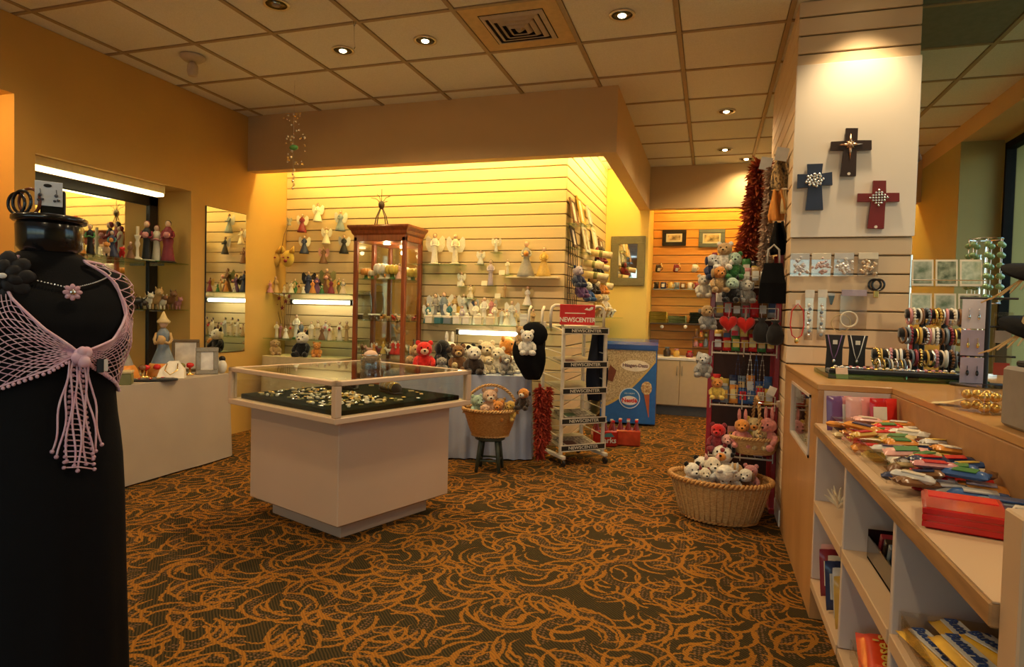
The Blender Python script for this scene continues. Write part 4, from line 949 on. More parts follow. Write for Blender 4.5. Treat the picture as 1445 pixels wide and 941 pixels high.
for i, (x, hpx, c, lab, wg) in enumerate(crowd):
    p = atY(x, 450, 5.41 if i % 2 else 5.345); p.z = ZC
    figure(p, hpx/140, c, lab, shape=('bell', 'slim', 'sway')[i % 3], wings=wg, hair=('tan', 'dark', 'brown')[i % 3], base='white' if i % 2 else None, hold='white' if i % 4 == 0 else None)
rs = thing('display_riser', 'low white riser at the back of the long shelf under a second row of angels', 'display stand', (0, 0, ZC)); xr0 = atY(600, 450, 5.49).x; xr1 = atY(704, 450, 5.49).x
B().bev(xr0, xr1, 5.455, 5.545, 0, .075, .003).obj('block', cmat('ivory'), rs)
for i, (x, hpx, c, wg, hr, lab) in enumerate(((604, 26, 'brown', 'tan', 'dark', 'brown angel with tan wings on the white riser'), (616, 30, 'slate', 'ivory', 'brown', 'slate angel with ivory wings on the white riser'), (628, 26, 'ivory', None, 'dark', 'ivory dark haired figurine on the white riser'), (641, 30, 'tan', 'straw', 'brown', 'tan angel with straw wings on the white riser'), (654, 32, 'silver', 'white', 'tan', 'silver angel with white wings on the white riser'), (667, 26, 'navy', 'silver', 'dark', 'navy angel with silver wings on the white riser'), (680, 24, 'straw', None, 'brown', 'straw coloured figurine on the white riser'), (693, 26, 'rose', 'ivory', 'dark', 'rose robed angel on the white riser'))):
    p = atY(x, 450, 5.49); p.z = ZC+.0755; figure(p, hpx/150, c, lab, shape=('bell', 'sway')[i % 2], wings=wg, hair=hr)
row([(381, 22, 'olive', 'olive robed figurine on the lower corner shelf behind the white box', dict(shape='bell')), (397, 22, 'rose', 'rose robed dark haired figurine on the lower corner shelf', dict(shape='sway', hair='dark')), (411, 24, 'tan', 'tan dark haired figurine beside the tall white robed one', dict(shape='bell', hair='dark', hold='red')), (426, 26, 'slate', 'slate robed figurine on the lower corner shelf', dict(shape='sway', hair='dark', Y=5.44)), (455, 22, 'brown', 'small brown robed figurine on the lower corner shelf', dict(shape='bell', hair='dark', Y=5.28)), (466, 26, 'cream', 'cream figurine with red bouquet on the lower corner shelf', dict(shape='sway', hair='dark', hold='red', Y=5.28))], 5.44, ZB)
row([(381, 20, 'rose', 'rose bell skirted figurine between the hooded ones', dict(shape='bell', Y=5.27)), (416, 24, 'green', 'green robed figurine with yellow bouquet on the corner shelf', dict(shape='bell', hold='yellow', Y=5.45)), (441, 22, 'orange', 'orange robed figurine in front of the navy angel', dict(shape='bell', Y=5.27, hair='dark')), (467, 24, 'wine', 'wine robed figurine in front of the tallest one', dict(shape='bell', Y=5.27, wings='gold')), (478, 26, 'olive', 'olive robed figurine with orange bouquet near the cabinet', dict(shape='bell', hold='orange', Y=5.45))], 5.38, ZA)
front = [(659, 'white', 'white boxed angel with paper tag in the front row'), (606, 'ivory', 'ivory boxed angel in the front row'), (645, 'white', 'white swan like angel in the front row'), (676, 'ivory', 'ivory gift box figurine in the front row'), (740, 'silver', 'square silver woven figurine plaque in the front row'), (692, 'cream', 'cream plaque card in the front row'), (619, 'teal', 'small teal gift box in the front row'), (632, 'slate', 'small slate gift box in the front row')]
for x, c, lab in front:
    p = atY(x, 450, 5.30); p.z = ZC; t = thing('gift_box', lab, 'box', p, random.uniform(-.2, .2)); w = .035
    B().bev(-w, w, -w*.7, w*.7, 0, .07 if c != 'silver' else .11, .004).obj('box', cmat(c), t)
    B().bev(-w-.003, w+.003, -w*.7-.003, w*.7+.003, .055, .075, .003).obj('lid', cmat('white' if c in ('teal', 'slate') else c), t)
    B().ball((0, 0, .088), (.022, .018, .014), 8, 6, jit=.2).obj('bow', cmat('white'), t, True)
# wire spider sculpture on the cabinet
t = thing('wire_sculpture', 'dark wire figure sculpture with long legs on top of the curio cabinet', 'sculpture', (atY(538, 312, 5.28).x, 5.28, 1.976))
for k, (dx, dy) in enumerate(((-.075, 0), (.075, 0), (-.025, -.04), (.03, .04))): B().tube([(dx, dy, 0), (dx*.7, dy*.7, .10), (dx*.1, 0, .19)], .005, 6).obj('leg', cmat('dark'), t, True)
B().ball((0, 0, .21), (.03, .03, .04), 10, 8).obj('body', cmat('dark'), t, True)
for k, (dx, dz) in enumerate(((-.11, .06), (.09, .07), (-.05, .09), (.0, .14), (.06, .02))): B().tube([(0, 0, .22), (dx*.5, 0, .22+dz*.8), (dx, 0, .22+dz)], .003, 5).obj('arm', cmat('dark'), t, True)
# ---------------------------------------------------------------- things in the curio cabinet
def cabrow(z, items, zoff=0):
    for x, hpx, c, lab, kd in items:
        p = atY(x, 420, 5.25 if kd != 'b' else 5.36); p.z = z
        if kd == 'cup':
            t = thing('glass_cup', lab, 'cup', p); B().lathe([(.02, 0), (.026, .004), (.034, .06), (.032, .06), (.024, .006)], seg=14, cap=False).obj('bowl', acrylic, t, True); B().lathe([(.033, .05), (.0345, .062), (.032, .062)], seg=14, cap=False).obj('white_rim', cmat('white'), t, True)
        elif kd == 'f':
            t = thing('ceramic_flower', lab, 'figurine', p, random.uniform(0, 3)); s = hpx/160
            for i in range(7):
                a = i*2*PI/7; B().ball((s*.28*math.cos(a), s*.28*math.sin(a), s*.6), (s*.22, s*.22, s*.30), 8, 6).obj('petal', cmat(c), t, True)
            B().ball((0, 0, s*.7), (s*.18, s*.18, s*.22), 8, 6).obj('centre', cmat('yellow'), t, True); B().lathe([(s*.3, 0), (s*.15, s*.1), (s*.12, s*.5)], seg=10).obj('stem', cmat('green' if c != 'white' else 'ivory'), t, True)
        elif kd == 'c': critter(p, hpx/170, c, lab, rz=random.uniform(-1, 1))
        else: figure(p, hpx/155, c, lab, shape='bell', wings='white' if x % 2 else None)
cabrow(CS[0], [(516, 18, 'orange', 'orange ceramic bloom on the cabinet top shelf', 'f'), (525, 15, 'cream', 'cream ceramic bloom on the cabinet top shelf', 'f'), (538, 26, 'white', 'big white ceramic bloom on the cabinet top shelf', 'f'), (548, 22, 'ivory', 'ivory angel in the middle of the cabinet top shelf', 'a'), (553, 24, 'yellow', 'pale yellow ceramic bloom on the cabinet top shelf', 'f'), (563, 24, 'pink', 'pink robed angel on the cabinet top shelf', 'a')])
cabrow(CS[1], [(502, 10, '', 'clear footed cup next to the cabinet door post on middle shelf', 'cup'), (508, 10, '', 'second clear cup on the cabinet middle shelf', 'cup'), (525, 10, '', 'clear cup with white rim in the middle of the cabinet shelf', 'cup'), (532, 10, '', 'clear cup beside the orange animals on cabinet shelf', 'cup'), (540, 10, 'orange', 'tiny orange animal on the cabinet middle shelf', 'c'), (547, 11, 'tan', 'tiny tan animal on the cabinet middle shelf', 'c'), (556, 10, 'red', 'tiny red animal on the cabinet middle shelf', 'c'), (564, 12, 'peach', 'tiny peach animal on the cabinet middle shelf', 'c')])
cabrow(CS[2], [(507, 10, 'white', 'tiny white animal on the cabinet bottom shelf', 'c'), (514, 14, 'brown', 'small brown animal on the cabinet bottom shelf', 'c'), (522, 12, 'pink', 'tiny pink animal on the cabinet bottom shelf', 'c'), (529, 16, 'orange', 'orange robed tiny figurine on the cabinet bottom shelf', 'a'), (536, 12, 'wine', 'tiny wine red animal on the cabinet bottom shelf', 'c'), (542, 18, 'gold', 'golden robed tiny figurine on the cabinet bottom shelf', 'a'), (550, 11, 'white', 'small white pony on the cabinet bottom shelf', 'c'), (556, 20, 'red', 'red robed tiny figurine on the cabinet bottom shelf', 'a'), (563, 20, 'scarlet', 'scarlet tiny angel on the cabinet bottom shelf', 'a')])
for (x, yb, c, lab) in ((514, CS[0]-.20, 'silver', 'silver glass vase standing low in the curio cabinet'),):
    p = atY(x, 420, 5.34); t = thing('glass_vase', lab, 'vase', (p.x, 5.34, CS[1])); B().lathe([(.05, 0), (.06, .01), (.075, .10), (.07, .22), (.055, .26), (.06, .28)], seg=20, cap=False).obj('vessel', glassmat('smoke', (.72, .74, .70), .4), t, True); B().lathe([(.06, .0), (.06, .006)], seg=20).obj('foot', chrome, t)
# ---------------------------------------------------------------- plush on the blue table
def onb(x, y, b_): d = ray(x, y); t = (b_-((C0-blue_c).dot(uy)))/d.dot(uy); return C0+d*t
PB = [(598, 517, -.14, 36, 'scarlet', 'bear', 'bright red teddy bear at the front of the blue table', dict(muzzle='peach')), (577, 518, -.18, 22, 'tan', 'elephant', 'tan elephant plush lying beside the red bear', dict(rz=1.2)), (589, 503, .05, 24, 'tan', 'dog', 'tan floppy eared dog plush behind the red bear', {}), (622, 514, -.02, 36, 'black', 'dog', 'black plush dog with white ear tip behind grey pup', dict(muzzle='dark', rz=1.0)),
      (623, 517, -.19, 16, 'grey', 'dog', 'small grey shaggy pup plush in front of the black dog', {}), (646, 508, -.02, 26, 'brown', 'bear', 'chestnut brown teddy bear on the blue table', dict(muzzle='tan')), (641, 519, -.20, 15, 'straw', 'dog', 'straw coloured plush pup lying at the table edge', dict(rz=.8)), (668, 532, -.20, 36, 'dark', 'bear', 'dark brown plush with white face at the table edge', dict(c2='white', ear='black', muzzle='white')),
      (660, 500, .10, 22, 'ivory', 'bear', 'ivory teddy bear with dark ears behind the white faced plush', dict(ear='black')), (686, 508, .06, 30, 'cream', 'bear', 'big cream teddy bear in the middle of the pile', {}), (714, 503, .16, 32, 'orange', 'bear', 'orange gold plush slumped under the tube lamp', dict(rz=.9)), (703, 514, -.02, 26, 'ivory', 'bear', 'ivory teddy bear leaning on the cream one', dict(rz=-.4)), (688, 527, -.10, 22, 'cream', 'dog', 'cream pup with tan ears in the front of the pile', dict(ear='straw', rz=.5)),
      (722, 523, -.04, 22, 'white', 'bear', 'white lamb like plush above the grey dog', dict(rz=.6)), (712, 537, -.17, 26, 'grey', 'dog', 'grey brown shaggy dog plush with white muzzle at the table edge', dict(muzzle='white', ear='brown', rz=.3)), (681, 536, -.22, 12, 'white', 'bear', 'tiny white plush lying at the table edge', {}), (744, 531, .03, 24, 'tan', 'bear', 'tan plush sitting next to the black bag', dict(rz=-.5)), (728, 512, .16, 26, 'straw', 'bear', 'straw coloured plush at the back of the pile', {}), (634, 498, .14, 24, 'white', 'bunny', 'white bunny plush at the back of the pile', {})]
for x, yb, b_, hpx, c, kd, lab, k in PB:
    p = onb(x, yb, b_); 
    if p.z < RTb+.001 or p.z-RTb < .05: p.z = RTb+.001
    dz = p.z-RTb; h = hpx/182*p.y/4.8+ (dz if dz > .0 else 0)*0; k = dict(k); rz = k.pop('rz', 0)+.15
    p.z = max(RTb+.001, p.z-.0)
    if dz > .05:   # sits on the table, so make it tall enough to reach the seen height
        h = h+dz*.5; p.z = RTb+.001
    plush(p, h*1.22, c, lab, rz, kd, **k)
# plush in the handled basket (sit on the basket floor filling)
def inb(x, y, yoff): p = atY(x, y, stc.y+yoff); return p
fillb = HBTOP.z-.07
for x, y, yo, hpx, c, kd, lab, k in ((672, 578, -.06, 36, 'mint', 'bear', 'mint green plush bear in the handled basket', dict(c2='mint', rz=.5)), (691, 566, .02, 44, 'peach', 'bear', 'peach coloured tall plush in the handled basket', dict(muzzle='ivory')), (703, 580, -.07, 30, 'orange', 'bear', 'orange plush bear in the handled basket', dict(rz=-.3)), (721, 578, -.03, 30, 'gold', 'dog', 'golden brown plush pup leaning on the basket rim', dict(rz=-.6)), (684, 584, -.10, 24, 'peach', 'dog', 'small peach pup low in the handled basket', dict(rz=.2)), (706, 570, .06, 30, 'tan', 'bear', 'tan plush at the back of the handled basket', {})):
    p = inb(x, y, yo); k = dict(k); rz = k.pop('rz', 0)+.2; p.z = max(p.z, fillb) if 0 else fillb+.0; h = hpx/188
    plush(p, h, c, lab, rz, kd, **k)
p = atY(739, 578, stc.y-.02); plush(p, .17, 'dark', 'dark brown plush with orange face hanging on the basket side', -.4, 'monkey', c2='orange', muzzle='white', ear='dark')
# plush heaped in the oval basket
OB = Vector((.085, 3.945, .13))
for dx, dy, dz, h, c, kd, lab, rot, k in ((-.165, -.03, .02, .19, 'white', 'bear', 'white plush panda with black ears at the basket side', (0, 0, .5), dict(ear='black')), (-.11, .075, .05, .18, 'white', 'bear', 'second white plush with black ears behind the first', (0, 0, .2), dict(ear='black', c2='white', muzzle='grey')), (-.05, .0, .05, .20, 'pink', 'cat', 'pinkish white plush cat in the oval basket', (0, 0, .3), dict(c2='ivory', muzzle='white')), (.01, .09, .06, .25, 'white', 'bear', 'white plush snow bear with orange nose standing tallest in the basket', (-.15, 0, -.2), dict(muzzle='orange')), (-.01, .03, .115, .22, 'silver', 'bear', 'grey white plush lying across the basket heap', (1.15, 0, .25), dict(c2='white')),
      (.085, .02, .03, .19, 'dark', 'monkey', 'dark brown monkey plush with tan face in the basket', (0, 0, -.1), dict(c2='tan', muzzle='tan')), (.145, -.02, .03, .17, 'brown', 'dog', 'brown and white plush pup in the basket', (0, 0, -.3), dict(c2='white', ear='brown')), (.175, .05, .05, .16, 'rose', 'bear', 'rosy brown plush bear near the pillar end of the basket', (0, 0, -.2), dict(muzzle='ivory')), (-.09, -.05, .04, .15, 'ivory', 'cat', 'ivory spotted plush cat at the basket front', (0, 0, .3), dict(ear='wine')), (.08, -.055, .05, .14, 'white', 'bunny', 'small white bunny plush at the basket front', (0, 0, -.2), {})):
    plush(OB+Vector((dx, dy, dz)), h, c, lab, 0, kd, rot=rot, **k)
for dx, dy, h, c, kd, lab, k in ((-.08, -.01, .18, 'coral', 'bunny', 'coral pink plush bunny in the hanging basket', dict(c2='orange')), (-.01, .02, .19, 'yellow', 'bear', 'pale yellow plush duck like toy in the hanging basket', dict(c2='straw', muzzle='orange')), (.07, -.02, .20, 'coral', 'bunny', 'big coral plush with long ears leaning out of the hanging basket', dict(rz=-.5)), (.02, -.05, .13, 'straw', 'dog', 'straw coloured pup plush in the hanging basket', {})):
    k = dict(k); rz = k.pop('rz', 0); plush(Vector((.285+dx, 4.085+dy, .42)), h, c, lab, rz, kd, **k)
# cat plush in the corner
p = Vector((atY(427, 505, 5.15).x, 5.15, .731)); plush(p, .25, 'black', 'black and white cat plush on the straw cloth table', -.3, 'cat', c2='white', ear='black', muzzle='white')
p = Vector((atY(447, 505, 5.20).x, 5.2, .731)); plush(p, .15, 'orange', 'small orange plush beside the black and white cat', 0, 'bear')
p = Vector((atY(385, 505, 5.15).x, 5.18, .731)); plush(p, .16, 'tan', 'tan plush puppy on the straw cloth table', .4, 'dog')
# ================================================================ recess and left table
def onx(x, y, X, z=None):
    p = atX(x, y, X)
    if z is not None: p.z = z
    return p
for x, hpx, c, c2, lab, er in ((114, 22, 'yellow', 'gold', 'yellow ceramic cat with painted face on the upper recess shelf', 'pointed'), (150, 20, 'peach', 'orange', 'peach ceramic pig with orange swirls on the upper recess shelf', 'round'), (172, 16, 'red', 'scarlet', 'small red ceramic frog on the upper recess shelf', 'round')):
    critter(onx(x, 360, -4.40, RS[0]), hpx/175, c, lab, rz=.9, c2=c2, ears=er)
for x, hpx, c, lab, k in ((127, 42, 'black', 'black ceramic cat lady with green hat on the upper recess shelf', dict(hair='green', shape='slim', arms='green')), (158, 38, 'navy', 'navy ceramic duck like figure with blue cap on the upper recess shelf', dict(hair='blue', shape='bell', arms='teal', hold='orange')), (207, 60, 'black', 'tall fairy doll in black skirt with red floral shoulders', dict(hair='wine', shape='slim', arms='wine', hold='rose', base='ivory')), (221, 56, 'ivory', 'tall ivory fairy doll with red floral collar', dict(hair='wine', shape='slim', arms='rose', base='green')), (237, 64, 'wine', 'tallest fairy doll in red patterned dress near the recess corner', dict(hair='dark', shape='sway', arms='wine', base='dark', hold='rose')), (184, 26, 'brown', 'brown figurine under an arch on the upper recess shelf', dict(hair='rose', shape='bell')), (106, 50, 'orange', 'orange ceramic figure behind the yellow cat in the recess', dict(hair='scarlet', shape='bell'))):
    p = onx(x, 360, -4.42 if x != 237 else -4.34, RS[0]); figure(p, hpx/178*1.0, c, lab, **k)
t = thing('candlestick', 'ivory turned candlestick on the upper recess shelf', 'candlestick', onx(194, 360, -4.40, RS[0])); B().lathe([(.035, 0), (.035, .015), (.012, .03), (.01, .10), (.02, .13), (.012, .16), (.022, .19), (.024, .20)], seg=14).obj('stem', cmat('ivory'), t, True); B().lathe([(.012, .20), (.012, .27)], seg=10).obj('candle', cmat('cream'), t)
for x, hpx, c, c2, lab in ((170, 20, 'brown', 'silver', 'brown bear figurine with silver head on the lower recess shelf'), (186, 20, 'black', 'white', 'black and white badger figurine on the lower recess shelf'), (207, 20, 'white', 'ivory', 'white polar bear figurine on the lower recess shelf'), (217, 26, 'tan', 'tan', 'tan horse figurine on the lower recess shelf'), (228, 18, 'ivory', 'brown', 'spotted pony figurine on the lower recess shelf'), (238, 24, 'brown', 'brown', 'brown horse figurine on the lower recess shelf'), (250, 16, 'rose', 'rose', 'rust red fox figurine at the end of the lower recess shelf'), (197, 16, 'dark', 'dark', 'dark otter figurine on the lower recess shelf')):
    critter(onx(x, 430, -4.40 if int(x) % 2 else -4.36, RS[1]), hpx/150, c, lab, rz=1.3 if x > 205 else -.5, c2=c2)
# big cloth dolls on the table
for p, h, rb, hr, sk, lab in (((-3.98, 3.40, LT), .44, 'grey', 'brown', 'orange', 'large cloth witch doll in grey green robe with brown shawl on the beige table'), ((-3.90, 3.69, LT), .44, 'slate', 'straw', 'orange', 'large cloth doll in blue grey robe with straw hair on the beige table'), ((-4.06, 3.12, LT), .38, 'olive', 'rose', 'brown', 'large cloth doll in olive robe half hidden by the gown')):
    t = figure(p, h, rb, lab, hair=hr, shape='bell', arms='tan', hold='tan', name='cloth_doll')
    B().lathe([(.27, 0), (.285, .02), (.25, .14), (.20, .22)], seg=16, sy=.9).obj('apron_hem', cmat(sk), t, True)
    B().lathe([(.10, .90), (.105, .93), (.06, .98), (.01, 1.10)], seg=12).obj('pointed_hood', cmat(hr), t, True)
def frame(name, loc, w, h, fm, art, label, bw=.025, rot=(0, 0, 0), mat_w=0, matc=None, cat='picture frame', depth=.018, stand=False):
    """upright frame facing local -Y; origin bottom centre"""
    t = thing(name, label, cat, loc, rot=rot)
    for x0, x1, z0, z1 in ((-w/2, w/2, h-bw, h), (-w/2, w/2, 0, bw), (-w/2, -w/2+bw, bw, h-bw), (w/2-bw, w/2, bw, h-bw)): B().bev(x0, x1, -depth, 0, z0, z1, min(.004, bw*.3)).obj('frame_rail', fm, t)
    if mat_w: B().box(-w/2+bw, w/2-bw, -depth*.5, -.001, bw, h-bw).obj('mat_board', matc, t)
    B().box(-w/2+bw+mat_w, w/2-bw-mat_w, -depth*.55-.001, -depth*.3, bw+mat_w, h-bw-mat_w).obj('picture', art, t)
    if stand: B().prism([(-.012, 0, h*.7), (-.012, .09, .0), (-.012, .082, 0), (-.012, 0, h*.62)], (.024, 0, 0)).obj('easel_leg', fm, t)
    return t
art_w = mat('print_white', (.80, .76, .70), .5, c2=(.55, .50, .46), scale=12); art_d = mat('print_dark', (.10, .07, .04), .5, c2=(.60, .48, .30), scale=14); art_g = mat('print_green', (.10, .16, .09), .5, c2=(.50, .52, .40), scale=18)
frame('photo_frame', (-4.00, 4.00, LT), .20, .26, mat('frame_bronze', (.16, .11, .06), .4), art_w, 'bronze photo frame with white mat standing on the beige table', .024, (-.15, 0, .75), stand=True)
frame('photo_frame', (-3.72, 3.93, LT), .16, .21, mat('frame_pewter', (.36, .31, .24), .35, metal=.5, bump=.5), art_w, 'pewter beaded photo frame standing on the beige table', .036, (-.15, 0, .75), stand=True)
t = thing('necklace_bust', 'low white necklace display bust lying on the beige table', 'jewelry display', (-3.74, 3.62, LT), .6)
B().rings([[(-.09, -.07, .003), (.09, -.07, .003), (.09, .02, .003), (-.09, .02, .003)], [(-.08, -.02, .06), (.08, -.02, .06), (.08, .04, .06), (-.08, .04, .06)], [(-.03, .03, .12), (.03, .03, .12), (.03, .06, .12), (-.03, .06, .12)]]).obj('bust', cmat('white'), t)
B().tube([(-.035, -.0, .105), (-.04, -.045, .06), (0, -.075, .03), (.04, -.045, .06), (.035, -.0, .105)], .004, 6).obj('bead_string', gold, t, True)
t = thing('wooden_box', 'small olive wooden box near the gown on the beige table', 'box', (-3.70, 3.16, LT), .7); B().bev(-.07, .07, -.05, .05, 0, .075, .004).obj('body', cmat('olive'), t); B().bev(-.073, .073, -.053, .053, .075, .092, .004).obj('lid', cmat('straw'), t)
t = thing('velvet_pad', 'black oval velvet jewelry pad on the beige table', 'jewelry display', (-3.70, 3.42, LT), .8); B().lathe([(.15, 0), (.155, .006), (.15, .014)], seg=28, sy=.55).obj('pad', velvet if 0 else black_vel, t, True)
for i in range(14):
    a = i*.9; r = .03+.1*((i*37) % 10)/10; x, y = r*math.cos(a), r*.5*math.sin(a)
    o = B().torus((0, 0, .004), .009, .0025, 'z', 10, 5).obj('ring', (gold, silver, pl(CO['red'], .2))[i % 3], None, True, Vector((-3.70, 3.42, LT+.0145))+Matrix.Rotation(.8, 3, 'Z') @ Vector((x, y, 0)))
    tag(o, ('gold ring', 'silver ring', 'red ring')[i % 3]+' lying on the black oval pad', 'ring', 'rings on the oval pad')
for i, (dx, dy, c) in enumerate(((-.18, .10, 'red'), (-.12, .13, 'scarlet'), (-.05, .16, 'wine'), (.02, .2, 'olive'), (.07, .22, 'red'), (-.2, .2, 'brown'))):
    p = Vector((-3.82+dx*.4, 3.75+dx*1.2, LT)); t = thing('jewelry_holder', '%s beaded jewelry holder on the beige table behind the velvet pad' % {'red': ('bright red', 'tall red')[i > 2], 'scarlet': 'scarlet', 'wine': 'wine coloured', 'olive': 'olive', 'brown': 'brown'}[c], 'jewelry display', p)
    B().lathe([(.03, 0), (.032, .008), (.008, .015), (.008, .06)], seg=12).obj('stem', gold, t, True); B().ball((0, 0, .075), (.028, .028, .02), 10, 6, jit=.1).obj('beads', cmat(c, .25), t, True)
t = thing('penguin_figure', 'black and white penguin figurine pair piece at the end of the beige table', 'figurine', (-3.76, 3.80+.22, LT), .7)
for dx, h in ((0, .20), (.075, .13)):
    b = B().ball((dx, 0, h*.40), (h*.28, h*.24, h*.42), 12, 10).obj('belly', cmat('white'), t, True); B().ball((dx, .012, h*.86), (h*.2, h*.2, h*.2), 12, 8).obj('black_cap', cmat('black'), b, True)
# ================================================================ contents of the glass case (local frame of the case)
CM = Matrix.Translation((K[0], K[1], 0)) @ Matrix.Rotation(math.radians(-19.7), 4, 'Z')
def inc(x, y, z): return CM @ Vector((x, y, z))
TZ = .6985
for k, (x, y, lab) in enumerate(((-.26, .12, 'black velvet roll of silver bangles in the glass case, nearer the recess'), (.08, .22, 'black velvet roll of gold bangles in the glass case, nearer the plush table'))):
    t = thing('bangle_roll', lab, 'jewelry display', inc(x, y, TZ), math.radians(-19.7+(-20 if k else 15)))
    B().cone((-.11, 0, .034), (.11, 0, .034), .03, None, 16).obj('velvet_roll', black_vel, t, True)
    B().bev(-.115, .115, -.03, .03, 0, .012, .003).obj('foot', blackm, t)
    for i in range(9): B().torus((-.09+i*.0225, 0, .034), .0325, .003, 'x', 18, 5).obj('bangle', (silver, gold)[k if i % 3 else 1-k], t, True)
jm = [B().torus((0, 0, .005), .011, .003, 'z', 10, 5), B().ball((0, 0, .008), (.010, .010, .008), 8, 6), B().torus((0, 0, .003), .016, .0022, 'z', 12, 5), B().bev(-.016, .016, -.010, .010, 0, .007, .001)]
jn = [('ring', 'ring'), ('stud_earring', 'earring'), ('hoop_earring', 'earring'), ('earring_card', 'card')]
jms = {}
rg = random.Random(5)
for i in range(230):
    k = (0, 1, 2, 3, 1, 0)[i % 6]; mm, mn = rg.choice([(gold, 'gold'), (silver, 'silver'), (cmat('ivory', .3), 'ivory'), (cmat('olive', .3), 'olive')])
    if k == 3: mm, mn = cmat('straw'), 'straw coloured'
    u = rg.uniform(-.40, .40); v = rg.uniform(-.41, .02) if i % 3 else rg.uniform(-.4, .38)
    if abs(v-.15) < .12 and u < .25: v -= .25
    key = (k, mm.name); 
    if key not in jms: jms[key] = jm[k].mesh(jn[k][0], mm, True)
    tag(put(jn[k][0], jms[key], None, inc(u, v, TZ), (0, 0, rg.uniform(0, 3))), 'small %s %s lying on the dark green tray in the glass case' % (mn, jn[k][0].replace('_', ' ')), jn[k][1], 'small jewelry in the glass case')
p = atZ(520, 528, .851); t = thing('acrylic_jar', 'round clear acrylic jar with pink puff on the glass case', 'jar', (p.x-.15, p.y+.28, .8505))
B().lathe([(.058, 0), (.06, .004), (.06, .085), (.056, .085), (.056, .006)], seg=28, cap=False).obj('wall', glassmat('jar', (.86, .88, .86), .8), t, True)
B().lathe([(.061, .08), (.064, .083), (.061, .088)], seg=28, cap=False).obj('rim', silver, t, True); B().lathe([(.056, .0), (.056, .006)], seg=24).obj('floor', acrylic, t)
B().ball((0, 0, .075), (.045, .045, .035), 14, 10, jit=.05).obj('pink_puff', fur('peach'), t, True)
# ================================================================ alcove goods
AY = 8.395
for x, y, w, h, fm, art, lab in ((951, 347, .30, .21, mat('frame_black', (.014, .01, .009), .4), art_d, 'black framed animal print on the wooden slats'), (1004, 349, .32, .23, mat('frame_slate', (.12, .15, .18), .4), art_d, 'slate blue framed animal print on the wooden slats')):
    p = atY(x, y, AY); frame('framed_print', p, w, h, fm, art, lab, .05, (-.05, 0, 0), .022, cmat('silver'), 'picture')
def mug(loc, c, label, rz=0, group=None, h=.085, tilt=0):
    t = thing('mug', label, 'mug', loc, group=group, rot=(tilt, 0, rz))
    B().lathe([(.029, 0), (.034, .004), (.034, h), (.030, h), (.029, .01)], seg=18, cap=False).obj('cup', cmat(c, .25), t, True)
    B().torus((.036, 0, h*.5), .022, .005, 'y', 12, 6, 0, (-PI/2, PI/2)).obj('handle', cmat(c, .25), t, True)
    B().bev(-.018, .018, -.0355, -.031, h*.25, h*.75, .001).obj('printed_patch', cmat('ivory' if c != 'ivory' else 'brown', .3), t)
    return t
for x, c, lab in ((928, 'dark', 'dark mug hanging on the wooden slats below the black print'), (953, 'wine', 'wine mug with cream print hanging on the wooden slats'), (979, 'white', 'white mug hanging on the wooden slats'), (1000, 'silver', 'grey mug hanging on the wooden slats beside the red rack')):
    p = atY(x, 383, AY-.10); m_ = mug(p, c, lab, .4, tilt=.5); B().tube([(.05, .0, .06), (.05, .06, .09), (.05, .10, .09)], .004).obj('hook', chrome, m_)
shz = atY(960, 408, AY-.1).z
tag(B().box(-.72, .30, AY-.20, AY-.001, shz-.012, shz).obj('alcove_shelf', shelf_glass), 'glass shelf with a row of mugs in the alcove', 'shelf')
for i, (x, c) in enumerate(((926, 'dark'), (936, 'navy'), (946, 'gold'), (955, 'slate'), (964, 'brown'), (974, 'ivory'), (983, 'wine'), (992, 'olive'), (1001, 'grey'))):
    p = atY(x, 400, AY-.10); p.z = shz+.001; mug(p, c, '%s mug standing on the alcove glass shelf' % c, 1.2*(i % 3)-1.2)
tz = atY(960, 456, AY-.15).z
sh = tag(B().bev(-.73, .5, AY-.32, AY-.001, tz-.02, tz, .003).obj('alcove_shelf', cmat('dark')), 'dark shelf with folded shirts in the alcove', 'shelf')
for i, (x, c) in enumerate(((929, 'yellow'), (956, 'mint'), (986, 'dark'))):
    x0 = atY(x, 450, AY-.15).x
    for k in range(3 if c != 'mint' else 2):
        cc = c if c != 'mint' else 'olive'; t = thing('folded_shirt', '%s folded shirt, %s of its pile on the alcove shelf' % ({'yellow': 'golden yellow', 'mint': 'pale green', 'dark': 'dark green'}[c], ('lowest', 'second', 'topmost')[k]), 'shirt', (x0, AY-.15, tz+.001+k*.047), random.uniform(-.06, .06))
        mm = mat('knit_'+c, {'yellow': (.92, .64, .10), 'mint': (.46, .52, .22), 'dark': (.05, .06, .04)}[c], .9, bump=.3, bscale=40)
        B().bev(-.115, .115, -.12, .12, 0, .024, .011).obj('back_fold', mm, t, True); B().bev(-.112, .112, -.125, .115, .023, .046, .011).obj('front_fold', mm, t, True)
for i, (x, c) in enumerate(((934, 'silver'), (967, 'white'))):
    p = atY(x, 461, AY-.33); tag(B().ball((0, 0, 0), (.022, .012, .022), 10, 8).obj('shelf_badge', cmat(c), None, True, p), '%s round price badge on the edge of the shirt shelf' % c, 'badge')
wz = .716
st = thing('counter_riser', 'two tier clear riser crowded with souvenirs on the alcove cabinet', 'display stand', (.0, 8.16, wz))
for z in (.13, .25): B().bev(-.20, .34, -.11, .12, z-.006, z, .001).obj('tier', acrylic, st)
for x in (-.20, .34): B().bev(x-.003, x+.003, -.11, .12, 0, .25, .001).obj('side', acrylic, st)
cs_ = ['wine', 'rose', 'brown', 'dark', 'red', 'orange', 'gold', 'slate', 'olive']
